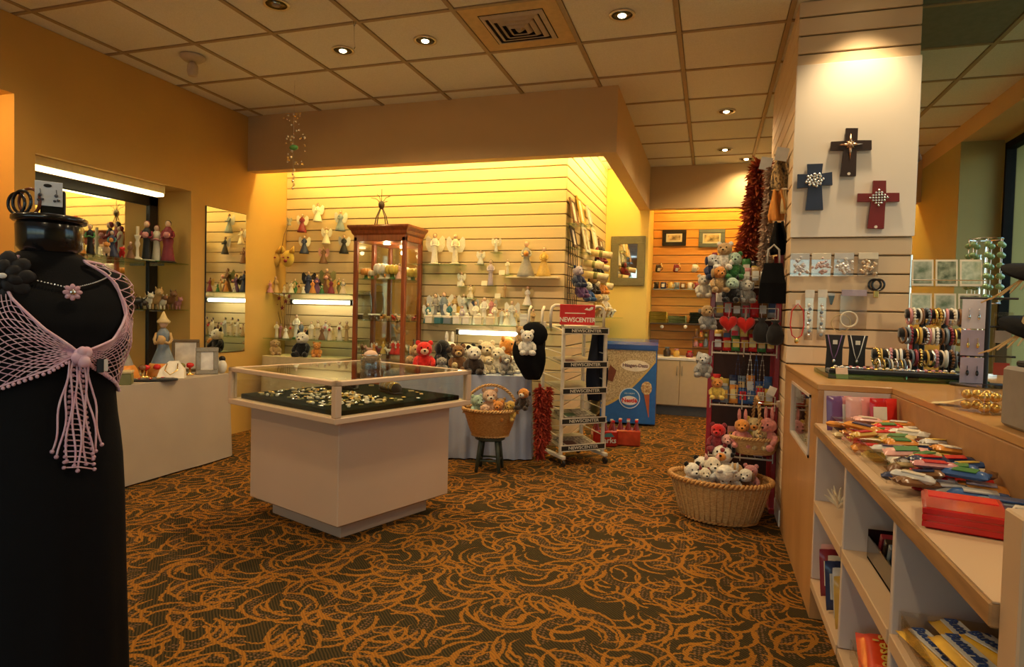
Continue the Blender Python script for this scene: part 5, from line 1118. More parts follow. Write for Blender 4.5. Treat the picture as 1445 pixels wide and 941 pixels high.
for i in range(27):
    tier = i % 3; n_ = i//3; x = -.66+n_*.135+.02*(n_ % 2); z = wz; y = 8.0
    if tier: x = -.165+n_*.058; z = wz+(.131, .251)[tier-1]; y = 8.14
    c = cs_[i % 9]; w = .024+.004*(i % 2)+(.016 if i % 3 == 0 else 0); hh = .05+.018*(i % 4)
    t = thing('souvenir_jar', '%s souvenir jar %s on the alcove cabinet' % (c, ('standing directly', 'on the lower riser tier', 'on the upper riser tier')[tier]), 'jar', (x, y+.02*(i % 2), z+.0005), group='souvenir jars in the alcove')
    B().lathe([(w*.8, 0), (w, .01), (w, hh*.7), (w*.6, hh*.85), (w*.6, hh)], seg=12).obj('jar', cmat(c, .3), t, True); B().lathe([(w*.64, hh-.004), (w*.66, hh+.014)], seg=12).obj('lid', cmat(cs_[(i+4) % 9], .3), t)
# framed mirror on the yellow wall
t = frame('framed_mirror', atY(885, 403, 7.745), .415, .60, mat('frame_olive', (.15, .12, .06), .5, bump=.6, bscale=80), mat('mirror', (.8, .8, .8)), 'mirror in a wide olive bronze frame on the yellow wall', .095, (0, 0, 0), cat='mirror', depth=.03)
B().bev(-.115, .115, -.034, -.02, .085, .515, .003).obj('gilt_lip', gold, t) if 0 else None
# ================================================================ goods on the slatted side wall (faces +X)
SWX = SX+.003
def sidep(x, y, off=.03): p = atX(x, y, SX+off); return p
for x, y, w, h, c, lab in ((812, 317, .20, .24, 'brown', 'brown wooden photo frame standing on the side slats'), (822, 317, .20, .27, 'gold', 'golden wooden photo frame standing on the side slats'), (833, 318, .16, .2, 'silver', 'silver photo frame standing on the side slats'), (811, 350, .18, .2, 'dark', 'dark photo frame low on the side slats'), (829, 357, .22, .27, 'white', 'white photo frame low on the side slats'), (842, 357, .22, .27, 'ivory', 'ivory photo frame low on the side slats'), (851, 366, .20, .24, 'brown', 'brown photo frame near the yellow wall')):
    p = sidep(x, y, .06); frame('photo_frame', p, w, h, cmat(c), art_w if c != 'white' else art_d, lab, .03, (-.22, 0, PI/2))
    tag(B().bev(SX-.0+.001, SX+.09, p.y-.12, p.y+.12, p.z-.006, p.z-.0005, .001).obj('wall_ledge', shelf_glass), 'clear ledge under the '+lab.split(' standing')[0].split(' low')[0].split(' near')[0]+' on the side slats', 'shelf')
grid_w = mat('grid_wire', (.05, .04, .035), .4, metal=.5)
t = thing('wire_grid', 'black wire grid panel hung on the corner of the side slats', 'display grid', (SX+.02, 5.60, 1.28))
for i in range(6): B().tube([(0, i*.08, 0), (0, i*.08, .60)], .004, 6).obj('upright_wire', grid_w, t)
for i in range(6): B().tube([(0, 0, i*.12), (0, .40, i*.12)], .004, 6).obj('cross_wire', grid_w, t)
for i, (x, y, L_) in enumerate(((832, 356, .24), (824, 371, .20), (838, 376, .17), (822, 386, .26), (829, 391, .2), (826, 399, .15), (843, 401, .18))):
    p = sidep(x, y, .02); t = thing('rolled_print', 'cream rolled parchment print on a hook, %s of the side slats' % ('highest roll', 'second roll', 'short roll', 'longest roll', 'lower roll', 'lowest short roll', 'roll nearest the yellow wall')[i], 'scroll', p, rot=(0, .15, .0))
    B().cone((0, 0, 0), (L_, 0, 0), .036, .036, 16).obj('paper_roll', mat('parchment', (.74, .60, .36), .7, c2=(.62, .46, .24), scale=30), t, True); B().cone((L_*.45, 0, 0), (L_*.6, 0, 0), .0375, None, 16).obj('band', cmat('olive'), t, True)
    B().cone((L_-.002, 0, 0), (L_+.001, 0, 0), .018, None, 12).obj('core', cmat('brown'), t)
for i, (x, y, c, c2, kd, lab) in enumerate(((814, 405, 'navy', 'lilac', 'bear', 'navy and lilac bean toy hung on the side slats'), (845, 372, 'wine', 'dark', 'dog', 'wine red bean toy dog hung near the yellow wall'), (842, 392, 'black', 'white', 'cat', 'black bean toy cat hung on the side slats'), (818, 420, 'purple', 'navy', 'bear', 'purple bean toy hung low on the side slats'), (835, 415, 'dark', 'tan', 'monkey', 'dark bean toy monkey hung on the side slats'), (848, 415, 'orange', 'yellow', 'bear', 'orange bean toy bear hung near the yellow wall'), (852, 438, 'ivory', 'ivory', 'bear', 'ivory bean toy low near the yellow wall'), (828, 425, 'blue', 'silver', 'dog', 'blue bean toy dog hung on the side slats'), (843, 440, 'gold', 'straw', 'dog', 'golden bean toy dog low on the side slats'))):
    p = sidep(x, y, .10); t = plush(p, .20, c, lab, .9, kd, c2=c2); B().tube([(0, .1, .85), (-.02, .45, 1.0)], .02, 5).obj('hook', chrome, t)
tag(B().box(SX+.002, SX+.25, 6.5, 7.7, 1.175, 1.183).obj('glass_shelf', shelf_glass), 'glass shelf low on the side slats beside the freezer', 'shelf')
for i, y in enumerate((6.6, 6.72, 6.85, 7.0, 7.15, 7.3, 7.45, 7.6)):
    critter((SX+.12, y, 1.184), .10, ('tan', 'ivory', 'brown', 'white')[i % 4], '%s animal figurine on the glass shelf beside the freezer' % ('tan', 'ivory', 'brown', 'white')[i % 4], rz=.8+.3*(i % 3), group='animals on the side shelf')
# ================================================================ black bag, boas, jacket, soda packs
bagp = Vector((-1.335, 4.80, .68))
t = thing('shoulder_bag', 'black shoulder bag with white straps hanging beside the magazine rack', 'bag', bagp, .3)
B().grid(lambda u, v: (lambda w, d: (w*math.cos(2*PI*u)-.03*math.sin(PI*v), d*math.sin(2*PI*u), v*.44))(.128*max(0, math.sin(PI*(v*.80+.10)))**.75+.008*math.sin(u*31+v*9), .035+.045*math.sin(PI*min(1, v+.1))+.006*math.sin(u*23+v*14)), 48, 22, 0, True).obj('pouch', black_cloth, t, True)
B().lathe([(.0, .0), (.08, .004)], seg=20, sy=.6).obj('bottom', black_cloth, t) if 0 else None
B().ball((0, -.05, .36), (.11, .03, .10), 14, 8).obj('flap', black_cloth, t, True)
for x in (-.045, .06): B().tube([(x, -.02, .40), (x+.005, 0, .55), (x+.02, .03, .58)], .012, 6).obj('strap', cmat('ivory'), t, True)
plush(bagp+Vector((-.02, -.12, .20)), .20, 'white', 'white plush bear clipped to the black bag', .2, 'bear', muzzle='ivory')
plush(bagp+Vector((-.09, -.06, .27)), .16, 'tan', 'tan plush head peeking from the black bag', .4, 'bear')
def boa(label, path, r, m, n, name='feather_boa', tagc=None):
    t = thing(name, label, 'feather boa', path[0])
    P = [Vector(p)-Vector(path[0]) for p in path]; b = B(); rg = random.Random(len(label))
    core = B().tube(P, .01, 6).obj('core_cord', m, t)
    for i in range(n):
        s = rg.random()*(len(P)-1); k = min(int(s), len(P)-2); c = P[k].lerp(P[k+1], s-k)
        d = Vector([rg.gauss(0, 1) for _ in range(3)]).normalized()*r*rg.uniform(.6, 1.15); d.z -= r*.35; w = d.cross(Vector([rg.gauss(0, 1) for _ in range(3)])).normalized()*r*.14
        b._add([c, c+d*.5+w, c+d, c+d*.5-w], [(0, 1, 2, 3)])
    o = b.obj('feathers', m, t); o['kind'] = 'stuff'
    return t
fe_red = mat('feather_red', (.42, .05, .015), .9, c2=(.30, .02, .01), scale=30); fe_or = mat('feather_orange', (.46, .10, .015), .9, c2=(.30, .03, .012), scale=20); fe_cr = mat('feather_cream', (.62, .44, .30), .9, c2=(.50, .32, .20), scale=25)
boa('dark red feather boa hanging to the floor beside the blue table', [(-1.262, 4.77, .62), (-1.262, 4.76, .45), (-1.25, 4.76, .25), (-1.245, 4.77, .10)], .065, fe_red, 1500)
boa('second red feather boa hanging behind the black bag', [(-1.20, 4.80, .62), (-1.205, 4.79, .40), (-1.20, 4.79, .2)], .05, fe_red, 900)
HX = PX0-.10
b1 = boa('long rust orange feather boa hanging high on the pillar side', [(.275, 4.42, 2.22), (.265, 4.42, 2.0), (.25, 4.42, 1.85), (.225, 4.42, 1.70), (.205, 4.40, 1.62)], .10, fe_or, 3600)
boa('cream furry scarf hanging high on the pillar side', [(.335, 4.30, 2.16), (.335, 4.30, 1.95), (.32, 4.29, 1.78), (.315, 4.29, 1.6), (.32, 4.29, 1.50)], .055, fe_cr, 3000, 'fur_scarf')['category'] = 'scarf'
boa('dark wine feather boa hanging behind the orange one', [(.33, 4.6, 2.2), (.32, 4.6, 1.9), (.33, 4.6, 1.5)], .07, mat('feather_wine', (.16, .02, .015), .9), 1200)
def hang_strip(label, x, y, z0, z1, w, m, cat='scarf', name='scarf', d=.03):
    t = thing(name, label, cat, (x, y, z0)); h = z1-z0
    B().grid(lambda u, v: (w*(u-.5)*(1+.25*math.sin(v*5)), d*math.sin(u*9+v*3), h*v), 9, 10).obj('cloth', m, t, True)
    sol = t.children[0].modifiers.new('s', 'SOLIDIFY'); sol.thickness = .006
    B().tube([(-w*.5, 0, h), (w*.5, 0, h)], .006).obj('rail', chrome, t)
    return t
leop = mat('leopard', (.62, .40, .16), .8, c2=(.05, .03, .02), scale=60)
hang_strip('leopard print scarf hanging at the top of the pillar side', .375, 4.18, 2.0, 2.21, .08, leop)
hang_strip('orange gold scarf hanging below the leopard one', .362, 4.18, 1.80, 2.0, .07, cmat('orange', .8)); hang_strip('straw coloured scarf hanging next to the orange one', .40, 4.16, 1.85, 2.0, .03, cmat('straw', .8), d=.004)
hang_strip('black scarf hanging under the orange scarf on the pillar side', .375, 4.15, 1.60, 1.80, .07, black_cloth)
for x, y, z, lab in ((.30, 4.30, 2.19, 'white diamond price tag on the orange boa hook'), (.375, 4.12, 2.20, 'white round cornered price tag on the leopard scarf hook')):
    tag(B().bev(-.035, .035, -.001, .001, -.04, .04, .0004).obj('price_tag', cmat('silver', .6), None, False, (x, y, z), (0, .2, 0)), lab, 'price tag')
t = thing('black_dress_bag', 'black fabric tote hanging on the red rack near the pillar', 'bag', (.345, 4.06, 1.30)); B().rings([[(-.075, -.03, 0), (.075, -.03, 0), (.075, .03, 0), (-.075, .03, 0)], [(-.07, -.035, .12), (.07, -.035, .12), (.07, .035, .12), (-.07, .035, .12)], [(-.05, -.015, .24), (.05, -.015, .24), (.05, .015, .24), (-.05, .015, .24)]]).obj('pouch', black_cloth, t)
B().tube([(-.035, 0, .23), (-.03, 0, .32), (0, 0, .35), (.03, 0, .32), (.035, 0, .23)], .006).obj('strap', cmat('silver'), t, True)
t = hang_strip('navy jacket hanging on the freezer side of the magazine rack', -.875, 5.13, .50, 1.10, .14, mat('navy_cloth', (.012, .014, .028), .85), 'jacket', 'jacket'); t.rotation_euler = (0, 0, .6)
def soda_pack(loc, rz, label, m):
    t = thing('bottle_pack', label, 'drinks pack', loc, rz)
    for i in range(3):
        for j in range(2):
            b = B().lathe([(.030, 0), (.033, .01), (.033, .13), (.028, .16), (.013, .20), (.013, .225)], (-.075+i*.075, -.037+j*.075, 0), 14).obj('bottle', mat('cola_bottle', (.22, .02, .015), .15, coat=.6), t, True)
            B().lathe([(.016, .222), (.016, .238)], (-.075+i*.075, -.037+j*.075, 0), 12).obj('cap', cmat('silver' if (i+j) % 2 else 'red', .3), b)
    B().bev(-.113, .113, -.075, .075, .0, .15, .012).obj('wrap', m, t)
    return t
wrapm = mat('red_wrap', (.46, .015, .012), .2, coat=.7, vary=.3, scale=14)
s1 = soda_pack((-.905, 5.78, 0), .35, 'pack of red bottles in shiny red wrap on the floor behind the rack', wrapm); s2 = soda_pack((-.70, 5.90, 0), .1, 'pack of orange red bottles on the floor nearer the freezer', mat('orange_wrap', (.60, .06, .02), .2, coat=.7, vary=.3, scale=14))
text('wrap_lettering', 'arks', .07, cmat('silver'), s1, (.04, -.0765, .06), bold=.001); B().prism([(-.02, -.0765, .09), (.0, -.0765, .125), (.05, -.0765, .13), (.08, -.0765, .095)], (0, .001, 0)).obj('wrap_emblem', cmat('teal'), s1)
# ================================================================ pillar goods
def cross(label, px, c, orn, dot):
    P = [atY(x, y, 3.893) for x, y in px]; cx = sum(p.x for p in P)/len(P); z0 = min(p.z for p in P)
    t = thing('wall_cross', label, 'cross', (cx, 3.893, z0))
    B().prism([(p.x-cx, 0, p.z-z0) for p in P], (0, -.018, 0)).obj('cross_body', pl(c, .45), t)
    o = atY(*orn[1], 3.875); kind = orn[0]; q = Vector((o.x-cx, -.020, o.z-z0)); b = B()
    if kind == 'star':
        for k in range(8):
            a = k*PI/4; L_ = (.085 if k == 6 else .06) if k % 2 == 0 else .028
            b.prism([q+Vector((.010*math.cos(a+1.57), 0, .010*math.sin(a+1.57))), q+Vector((L_*math.cos(a), 0, L_*math.sin(a))), q+Vector((-.010*math.cos(a+1.57), 0, -.010*math.sin(a+1.57)))], (0, -.004, 0))
        b.ball(q, (.014, .008, .014), 10, 6)
    elif kind == 'round':
        for k in range(26):
            a = k*2.4; r = .008*math.sqrt(k)*1.15; b.ball(q+Vector((r*math.cos(a), 0, r*math.sin(a)*.8)), (.009, .007, .009), 7, 5)
    else:
        for i in range(-3, 4):
            for j in range(-3, 4):
                if abs(i)+abs(j) <= 3: b.ball(q+Vector((i*.014, 0, j*.014)), (.007, .006, .007), 7, 5)
    b.obj('silver_ornament', silver if kind != 'star' else mat('copper', (.75, .45, .28), .3, metal=1), t, True)
    if dot: d = atY(*dot, 3.873); B().cone((d.x-cx, -.0175, d.z-z0), (d.x-cx, -.020, d.z-z0), .008, None, 12).obj('price_dot', cmat('white'), t)
cross('black cross with starburst ornament on the white panel', [(1193, 182), (1210, 182), (1209, 199), (1229, 199), (1229, 212), (1208, 213), (1207, 249), (1185, 249), (1190, 213), (1171, 213), (1172, 201), (1192, 200)], (.03, .012, .008), ('star', (1200, 204)), (1198, 245))
cross('navy blue cross with round silver cluster on the white panel', [(1138.5, 232.5), (1160.8, 231.8), (1159, 245.7), (1173.5, 243.5), (1174, 261.6), (1159, 262), (1160.8, 296.7), (1136.3, 297), (1140, 264.8), (1124.6, 266.3), (1125, 246.7), (1139.3, 246.7)], (.03, .045, .09), ('round', (1150, 254)), None)
cross('dark red cross with silver diamond ornament on the white panel', [(1231.4, 255.7), (1249.4, 255.7), (1249.4, 272.9), (1268, 272.9), (1268, 285), (1248.4, 285.4), (1246.3, 323.3), (1223.3, 322.6), (1228.2, 285.4), (1209, 285), (1209.7, 273.7), (1230.3, 273.7)], (.20, .015, .015), ('diamond', (1240, 279)), (1236, 320))
bagm = glassmat('poly_bag', (.93, .90, .86), 1.2, .12)
PYF = PY0-.006
for i, x in enumerate((1128, 1158, 1190, 1224)):
    p = atY(x, 390, PYF-.02); t = thing('bead_packet', ('packet of pale silver beads hung nearest the pillar edge', 'packet of rose silver beads hung on the pillar', 'packet of crystal beads hung on the pillar', 'packet of amber crystal beads hung above the key ring')[i], 'bead packet', p)
    B().bev(-.05, .05, -.004, .004, .0, .13, .001).obj('bag', bagm, t); B().bev(-.048, .048, -.006, .006, .095, .13, .001).obj('header_card', cmat('ivory' if i % 2 else 'pink' if 0 else 'silver'), t)
    b = B(); rg = random.Random(i)
    for k in range(30): b.ball((rg.gauss(0, .018), -.008+rg.uniform(-.006, .002), .055+rg.gauss(0, .02)), rg.uniform(.006, .010), 7, 5)
    b.obj('beads', mat('crystal_%d' % i, ((.80, .74, .70), (.75, .55, .50), (.85, .80, .74), (.78, .60, .40))[i], .12, metal=.4), t, True)
    B().tube([(0, 0, .125), (0, .02, .13)], .003, 5).obj('hook', chrome, t)
p = atY(1236, 416, PYF-.02); t = thing('key_ring', 'black oval key ring with gold fob hung on the pillar', 'key ring', p)
for k in range(2): B().torus((-.008+.016*k, -.004*k, .055), .030, .006, 'y', 20, 6).obj('ring', mat('gloss_black', (.01, .01, .01)), t, True)
B().bev(-.012, .012, -.004, .004, -.015, .025, .002).obj('fob', gold, t)
p = atY(1124, 478, PYF-.015); t = thing('red_necklace', 'red cord necklace with small pendant hung on the pillar', 'necklace', p)
B().tube([(-.03, 0, .16), (-.036, 0, .08), (-.025, 0, .02), (0, 0, 0), (.025, 0, .02), (.036, 0, .08), (.03, 0, .16), (0, .0, .20)], .0035, 6, 0, True).obj('cord', cmat('red'), t, True); B().ball((0, -.004, -.012), (.012, .006, .016), 8, 6).obj('pendant', gold, t, True); B().bev(-.012, .012, -.002, .002, .19, .22, .0005).obj('tag', cmat('white'), t)
for i, x in enumerate((1140, 1158)):
    p = atY(x, 480, PYF-.015); t = thing('bagged_bracelet', ('bracelet with blue beads in a clear sleeve on the pillar', 'bracelet with dark beads in a clear sleeve on the pillar')[i], 'bracelet', p)
    B().bev(-.022, .022, -.003, .003, 0, .26, .001).obj('sleeve', bagm, t); B().bev(-.024, .024, -.004, .004, .24, .285, .001).obj('header_card', cmat('white'), t)
    for k in range(9): B().ball((.004*math.sin(k*2), -.006, .03+k*.021), (.009, .006, .010), 7, 5).obj('bead', (silver, cmat('slate', .2), cmat('white', .2))[(k+i) % 3], t, True)
p = atY(1172, 430, PYF-.012); t = thing('hair_clip', 'black hair clip hung between the bracelets and the clear pouch', 'hair clip', p); B().prism([(-.014, 0, .05), (.018, 0, .05), (.006, 0, 0), (-.002, 0, 0)], (0, -.012, 0)).obj('clip', mat('gloss_black', (.01, .01, .01)), t); B().bev(-.016, .02, -.004, 0, .05, .065, .001).obj('header_card', cmat('silver'), t)
p = atY(1205, 466, PYF-.012); t = thing('clear_pouch', 'clear plastic pouch with pale hair band hung on the pillar', 'pouch', p); B().bev(-.075, .06, -.004, .0, 0, .20, .001).obj('bag', bagm, t); B().bev(-.07, .055, -.006, .0, .19, .225, .001).obj('header_card', cmat('lilac'), t); B().torus((-.03, -.008, .06), .042, .005, 'y', 22, 6).obj('hair_band', cmat('ivory'), t, True)
p = atY(1186, 466, PYF-.012); tag(B().torus((0, -.006, .04), .048, .0025, 'y', 24, 5).obj('wire_hoop', cmat('straw', .3), None, True, p), 'large pale wire hoop hung beside the clear pouch', 'hoop')
# dark frame on the far side of the pillar
frame('framed_print', (PX1+.06, 4.25, atY(1300, 232, 4.2).z), .30, .42, cmat('brown'), art_d, 'dark framed print leaning out on the window side of the pillar', .04, (-.25, 0, PI/2), .02, cmat('ivory'), 'picture')
# ================================================================ jewelry on the counter
TZ2 = .951
t = thing('glass_slab', 'thick glass slab with green edge under the jewelry trays on the counter', 'glass slab', (.80, 3.24, TZ2)); B().bev(-.30, .30, -.20, .20, 0, .020, .002).obj('slab', glassmat('green_glass', (.42, .66, .45), .5), t)
for x in (-.27, .27): B().bev(x-.02, x+.02, -.17, .17, -.0005, .001, .0002).obj('pad', blackm, t)
SZ2 = TZ2+.0205
for i, (x, y, lab) in enumerate(((.575, 3.36, 'black velvet necklace bust with purple cord near the pillar'), (.675, 3.37, 'black velvet necklace bust with white card next to the first bust'))):
    t = thing('necklace_bust', lab, 'jewelry display', (x, y, SZ2), -.2)
    B().rings([[(-.036, -.03, 0), (.036, -.03, 0), (.036, .03, 0), (-.036, .03, 0)], [(-.034, -.006, .10), (.034, -.006, .10), (.034, .03, .10), (-.034, .03, .10)], [(-.044, .012, .165), (.044, .012, .165), (.044, .03, .165), (-.044, .03, .165)]]).obj('bust', black_vel, t)
    B().tube([(-.03, .0, .165), (-.012, -.018, .08), (0, -.03, .045), (.012, -.018, .08), (.03, .0, .165)], .002, 5).obj('necklace_cord', cmat('purple' if i == 0 else 'silver'), t, True); B().ball((0, -.032, .04), (.008, .005, .010), 8, 6).obj('pendant', silver, t, True); B().bev(-.008+.0, .012, -.004, -.002, .12, .14, .0004).obj('price_tag', cmat('white'), t)
t = thing('jewelry_tray', 'long black velvet tray of gold chains on the glass slab', 'jewelry tray', (.68, 3.13, SZ2)); B().bev(-.17, .36, -.045, .045, 0, .018, .004).obj('tray', black_vel, t)
jt = [B().torus((0, 0, .004), .011, .003, 'z', 12, 5).mesh('ring', gold, True), B().ball((0, 0, .007), (.009, .009, .007), 8, 6).mesh('gem', cmat('ivory', .15), True), B().torus((0, 0, .006), .014, .004, 'z', 12, 5).mesh('ring', silver, True), B().ball((0, 0, .007), (.009, .009, .008), 8, 6).mesh('gem', cmat('rose', .15), True)]
for i in range(34):
    k = i % 4; tag(put(('ring', 'gem_stud')[k % 2], jt[k], None, (.68-.15+.485*((i*.618) % 1), 3.13+(-.03+.06*((i*.377) % 1)), SZ2+.0185)), ('gold ring', 'ivory gem stud', 'silver ring', 'rose gem stud')[k]+' lying in the long black tray on the counter', 'ring' if k % 2 == 0 else 'earring', 'small jewelry in the long black tray')
p = atZ(1176, 536, .955); t = thing('price_card', 'small tan handwritten price card leaning on the black tray', 'card', (.56, 3.06, .951), rot=(-.35, 0, .15)); B().bev(-.025, .025, -.001, .001, 0, .05, .0004).obj('card', cmat('peach', .6), t)
# bracelet stand with three velvet bars
bs = thing('bracelet_stand', 'three tier black velvet bar stand full of bracelets on the counter', 'jewelry display', (.96, 3.34, SZ2))
bars = [(-.24, .17, .085, -.06), (-.12, .17, .185, .0), (-.08, .17, .275, .06)]
for x0, x1, z, y in bars:
    B().cone((x0, y, z), (x1, y, z), .022, None, 16).obj('velvet_bar', black_vel, bs, True)
    B().cone((x1-.09, y, 0), (x1-.09, y, z), .013, None, 10).obj('upright', blackm, bs)
    B().cone((x0+.07, y, 0), (x0+.07, y, z), .013, None, 10).obj('upright', blackm, bs)
B().bev(-.18, .16, -.085, .09, 0, .012, .003).obj('foot', blackm, bs)
bmesh_ = {}
cols = [('gold', gold), ('silver', silver), ('ivory', cmat('ivory', .25)), ('bronze', cmat('brown', .2)), ('red', cmat('wine', .25)), ('amber', cmat('gold', .2)), ('rose', cmat('rose', .25)), ('pearl', cmat('white', .15)), ('slate', cmat('slate', .25))]
for j, (x0, x1, z, y) in enumerate(bars):
    n = (20, 16, 14)[j]
    for i in range(n):
        cn, cmm = cols[(i*5+j*3) % 9]; thick = .003+.0018*((i*7+j) % 3); beady = (i+j) % 3 == 0
        key = (cn, thick, beady)
        if key not in bmesh_:
            b = B()
            if beady:
                for k in range(16): a = k*PI/8; b.ball((0, .036*math.cos(a), .036*math.sin(a)), .0075, 6, 5)
            else: b.torus((0, 0, 0), .035, thick, 'x', 22, 6)
            bmesh_[key] = b.mesh('bracelet', cmm, True)
        x = lerp(x0+.015, x1-.015, i/(n-1)); o = put('bracelet', bmesh_[key], None, (.96+x, 3.34+y, SZ2+z-.012), (0, 0, random.uniform(-.25, .25)))
        tag(o, '%s %s bracelet on the %s velvet bar of the stand' % (cn, 'beaded' if beady else ('thin', 'medium', 'thick')[(i*7+j) % 3], ('lowest', 'middle', 'highest')[j]), 'bracelet', 'bracelets on the velvet bars')
# bangles lying in front of the stand
for i in range(8):
    o = B().torus((0, 0, .034), .034, .004, 'x', 22, 6).obj('bangle', (silver, gold, cmat('slate', .2), cmat('ivory', .2))[i % 4], None, True, (.735+i*.017, 3.26, SZ2), (0, 0, .2+.1*(i % 3)))
    tag(o, ('silver', 'gold', 'slate blue', 'ivory')[i % 4]+' bangle standing on the glass slab beside the bust', 'bangle', 'bangles on the glass slab')
# earring card stand
es = thing('earring_card_stand', 'black pole stand with earring cards hung on both sides', 'jewelry display', (1.075, 3.02, .951))
B().lathe([(.12, 0), (.125, .006), (.12, .012)], seg=28, sy=.6).obj('base', blackm, es, True); B().cone((0, 0, .01), (0, 0, .36), .009, None, 10).obj('pole', blackm, es)
for z in (.36, .245, .125): B().tube([(-.10, 0, z), (.10, 0, z)], .005, 6).obj('cross_bar', blackm, es)
for i, (x, z, h, lab) in enumerate(((-.052, .235, .12, 'drop'), (-.052, .125, .105, 'hoop'), (-.050, .012, .105, 'stud'))):
    c = B().bev(x-.042, x+.040, -.010, -.008, z, z+h, .0006).obj('earring_card', cmat('lilac', .6) if i else pl((.80, .72, .74), .6), es)
    for sx in (-1, 1):
        b = B(); b.tube([(x+sx*.017, -.011, z+h*.68), (x+sx*.017, -.013, z+h*.45)], .0012, 4); b.ball((x+sx*.017, -.013, z+h*.40), (.006, .003, .012), 7, 5); b.obj('earring', (silver, gold, mat('gloss_black', (.01, .01, .01)))[i], c, True)
for i, z in enumerate((.18, .05)): B().bev(.02, .085, -.008, -.004, z, z+.125, .0006).obj('clear_packet', bagm, es); B().bev(.025, .08, -.006, -.005, z, z+.05, .0004).obj('packet_insert', cmat('red' if i else 'silver'), es)
# greeting card rack and green glass spinner
gr = thing('card_rack', 'wire rack of green printed greeting cards behind the bracelets', 'card rack', (1.12, 3.66, .951))
for x in (-.15, .15): B().cone((x, .03, 0), (x, .03, .60), .005, None, 8).obj('upright', chrome, gr)
for z in (.27, .44): B().box(-.16, .16, -.02, .03, z-.004, z).obj('ledge', acrylic, gr); B().tube([(-.16, -.022, z+.03), (.16, -.022, z+.03)], .003).obj('front_wire', chrome, gr)
B().bev(-.16, .16, -.06, .06, 0, .01, .002).obj('foot', blackm, gr)
for j, z in enumerate((.271, .441)):
    for i in range(3):
        t = thing('greeting_card', '%s greeting card on the %s tier of the wire rack' % (('pale green', 'dark leafy', 'ivory bordered')[i], ('lower', 'upper')[j]), 'greeting card', Vector((1.12-.105+i*.105, 3.66, .951+z)), rot=(-.12, 0, 0))
        B().bev(-.048, .048, -.002, .0, 0, .135, .0005).obj('card', cmat('ivory', .6), t); B().box(-.040, .040, -.0032, -.0018, .012, .125).obj('printed_picture', (mat('print_pale', (.30, .38, .26), .5, c2=(.55, .60, .46), scale=40), art_g, mat('print_leaf', (.04, .07, .03), .5, c2=(.35, .38, .25), scale=30))[(i+j) % 3], t)
sp_ = thing('bead_spinner', 'tower of green glass beads strung on wires behind the greeting cards', 'ornament stand', (1.30, 3.72, .951))
gg = mat('green_bead', (.22, .36, .16), .08, metal=.3, coat=1)
B().lathe([(.07, 0), (.07, .012)], seg=18).obj('foot', chrome, sp_); B().cone((0, 0, 0), (0, 0, .68), .005, None, 8).obj('pole', chrome, sp_)
for k in range(7):
    a = k*2*PI/7; b = B(); b.tube([(.07*math.cos(a), .07*math.sin(a), .36), (.07*math.cos(a), .07*math.sin(a), .68)], .0015, 4).obj('wire', chrome, sp_)
    for i in range(6): B().ball((.07*math.cos(a), .07*math.sin(a), .39+i*.052), (.017, .017, .015), 9, 7).obj('bead', gg, sp_, True)
for z in (.36, .68): B().torus((0, 0, z), .07, .003, 'z', 20, 5).obj('hoop', chrome, sp_)
for dx, dy, c, h, lab in ((-.42, .30, 'wine', .20, 'dark red perfume bottle behind the greeting cards'), (-.30, .34, 'brown', .34, 'brown vase standing behind the greeting cards')):
    t = thing('bottle', lab, 'bottle', (1.0, 3.72, .951) if h < .3 else (1.18, 3.80, .951)); B().lathe([(.03, 0), (.035, .01), (.035, h*.5), (.012, h*.7), (.012, h*.9)], seg=14).obj('body', cmat(c, .2), t, True); B().lathe([(.015, h*.88), (.015, h)], seg=12).obj('stopper', gold, t)
# black hats on a stand at the counter
hs = thing('hat_stand', 'slim metal hat stand on the counter behind the grey box', 'stand', (1.16, 2.75, .951)); B().lathe([(.07, 0), (.07, .01), (.008, .02), (.008, .60)], seg=16).obj('pole', chrome, hs, True)
for z, lab, m in ((.44, 'black feathered hat at the top of the hat stand', black_cloth), (.24, 'black hat with straw stripes lower on the hat stand', black_cloth)):
    t = thing('hat', lab, 'hat', (1.16, 2.75, .951+z), rot=(.35, .1, 0)); B().lathe([(.14, -.01), (.145, 0), (.075, .012), (.072, .07), (.05, .095), (.0, .10)], seg=24).obj('crown_and_brim', m, t, True)
    B().lathe([(.077, .014), (.077, .035)], seg=24, cap=False).obj('band', cmat('straw') if z < .3 else cmat('red'), t, True)
    for k in range(5): B().tube([(-.06, -.05, .03), (-.09-.01*k, -.09+.03*k, .01-.03*k), (-.11-.008*k, -.10+.05*k, -.04-.03*k)], .003, 5).obj('feather', cmat('straw'), t)
# grey register box
rb = thing('till_box', 'grey till box with black top at the end of the counter', 'till', (.825, 1.66, .951), 0)
B().bev(-.12, .20, -.12, .22, 0, .15, .008).obj('housing', pl((.30, .27, .24), .5), rb); B().bev(-.10, .18, -.10, .20, .15, .165, .004).obj('top_pad', blackm, rb); B().bev(-.06, .16, -.124, -.119, .03, .12, .001).obj('drawer_front', cmat('tan'), rb); B().ball((.05, -.128, .075), (.012, .006, .012), 8, 6).obj('lock', chrome, rb)
t = thing('gold_candy_box', 'clear box of gold wrapped chocolates beside the till box', 'candy box', (.76, 2.12, .951), .3); B().bev(-.05, .05, -.06, .06, 0, .075, .002).obj('box', acrylic, t)
for i in range(12): B().ball((-.03+.03*(i % 3), -.035+.035*((i//3) % 2)*2-.0, .018+.03*(i//6)), (.015, .016, .014), 8, 6).obj('chocolate', mat('gold_foil', (.80, .52, .14), .3, metal=.8), t, True)
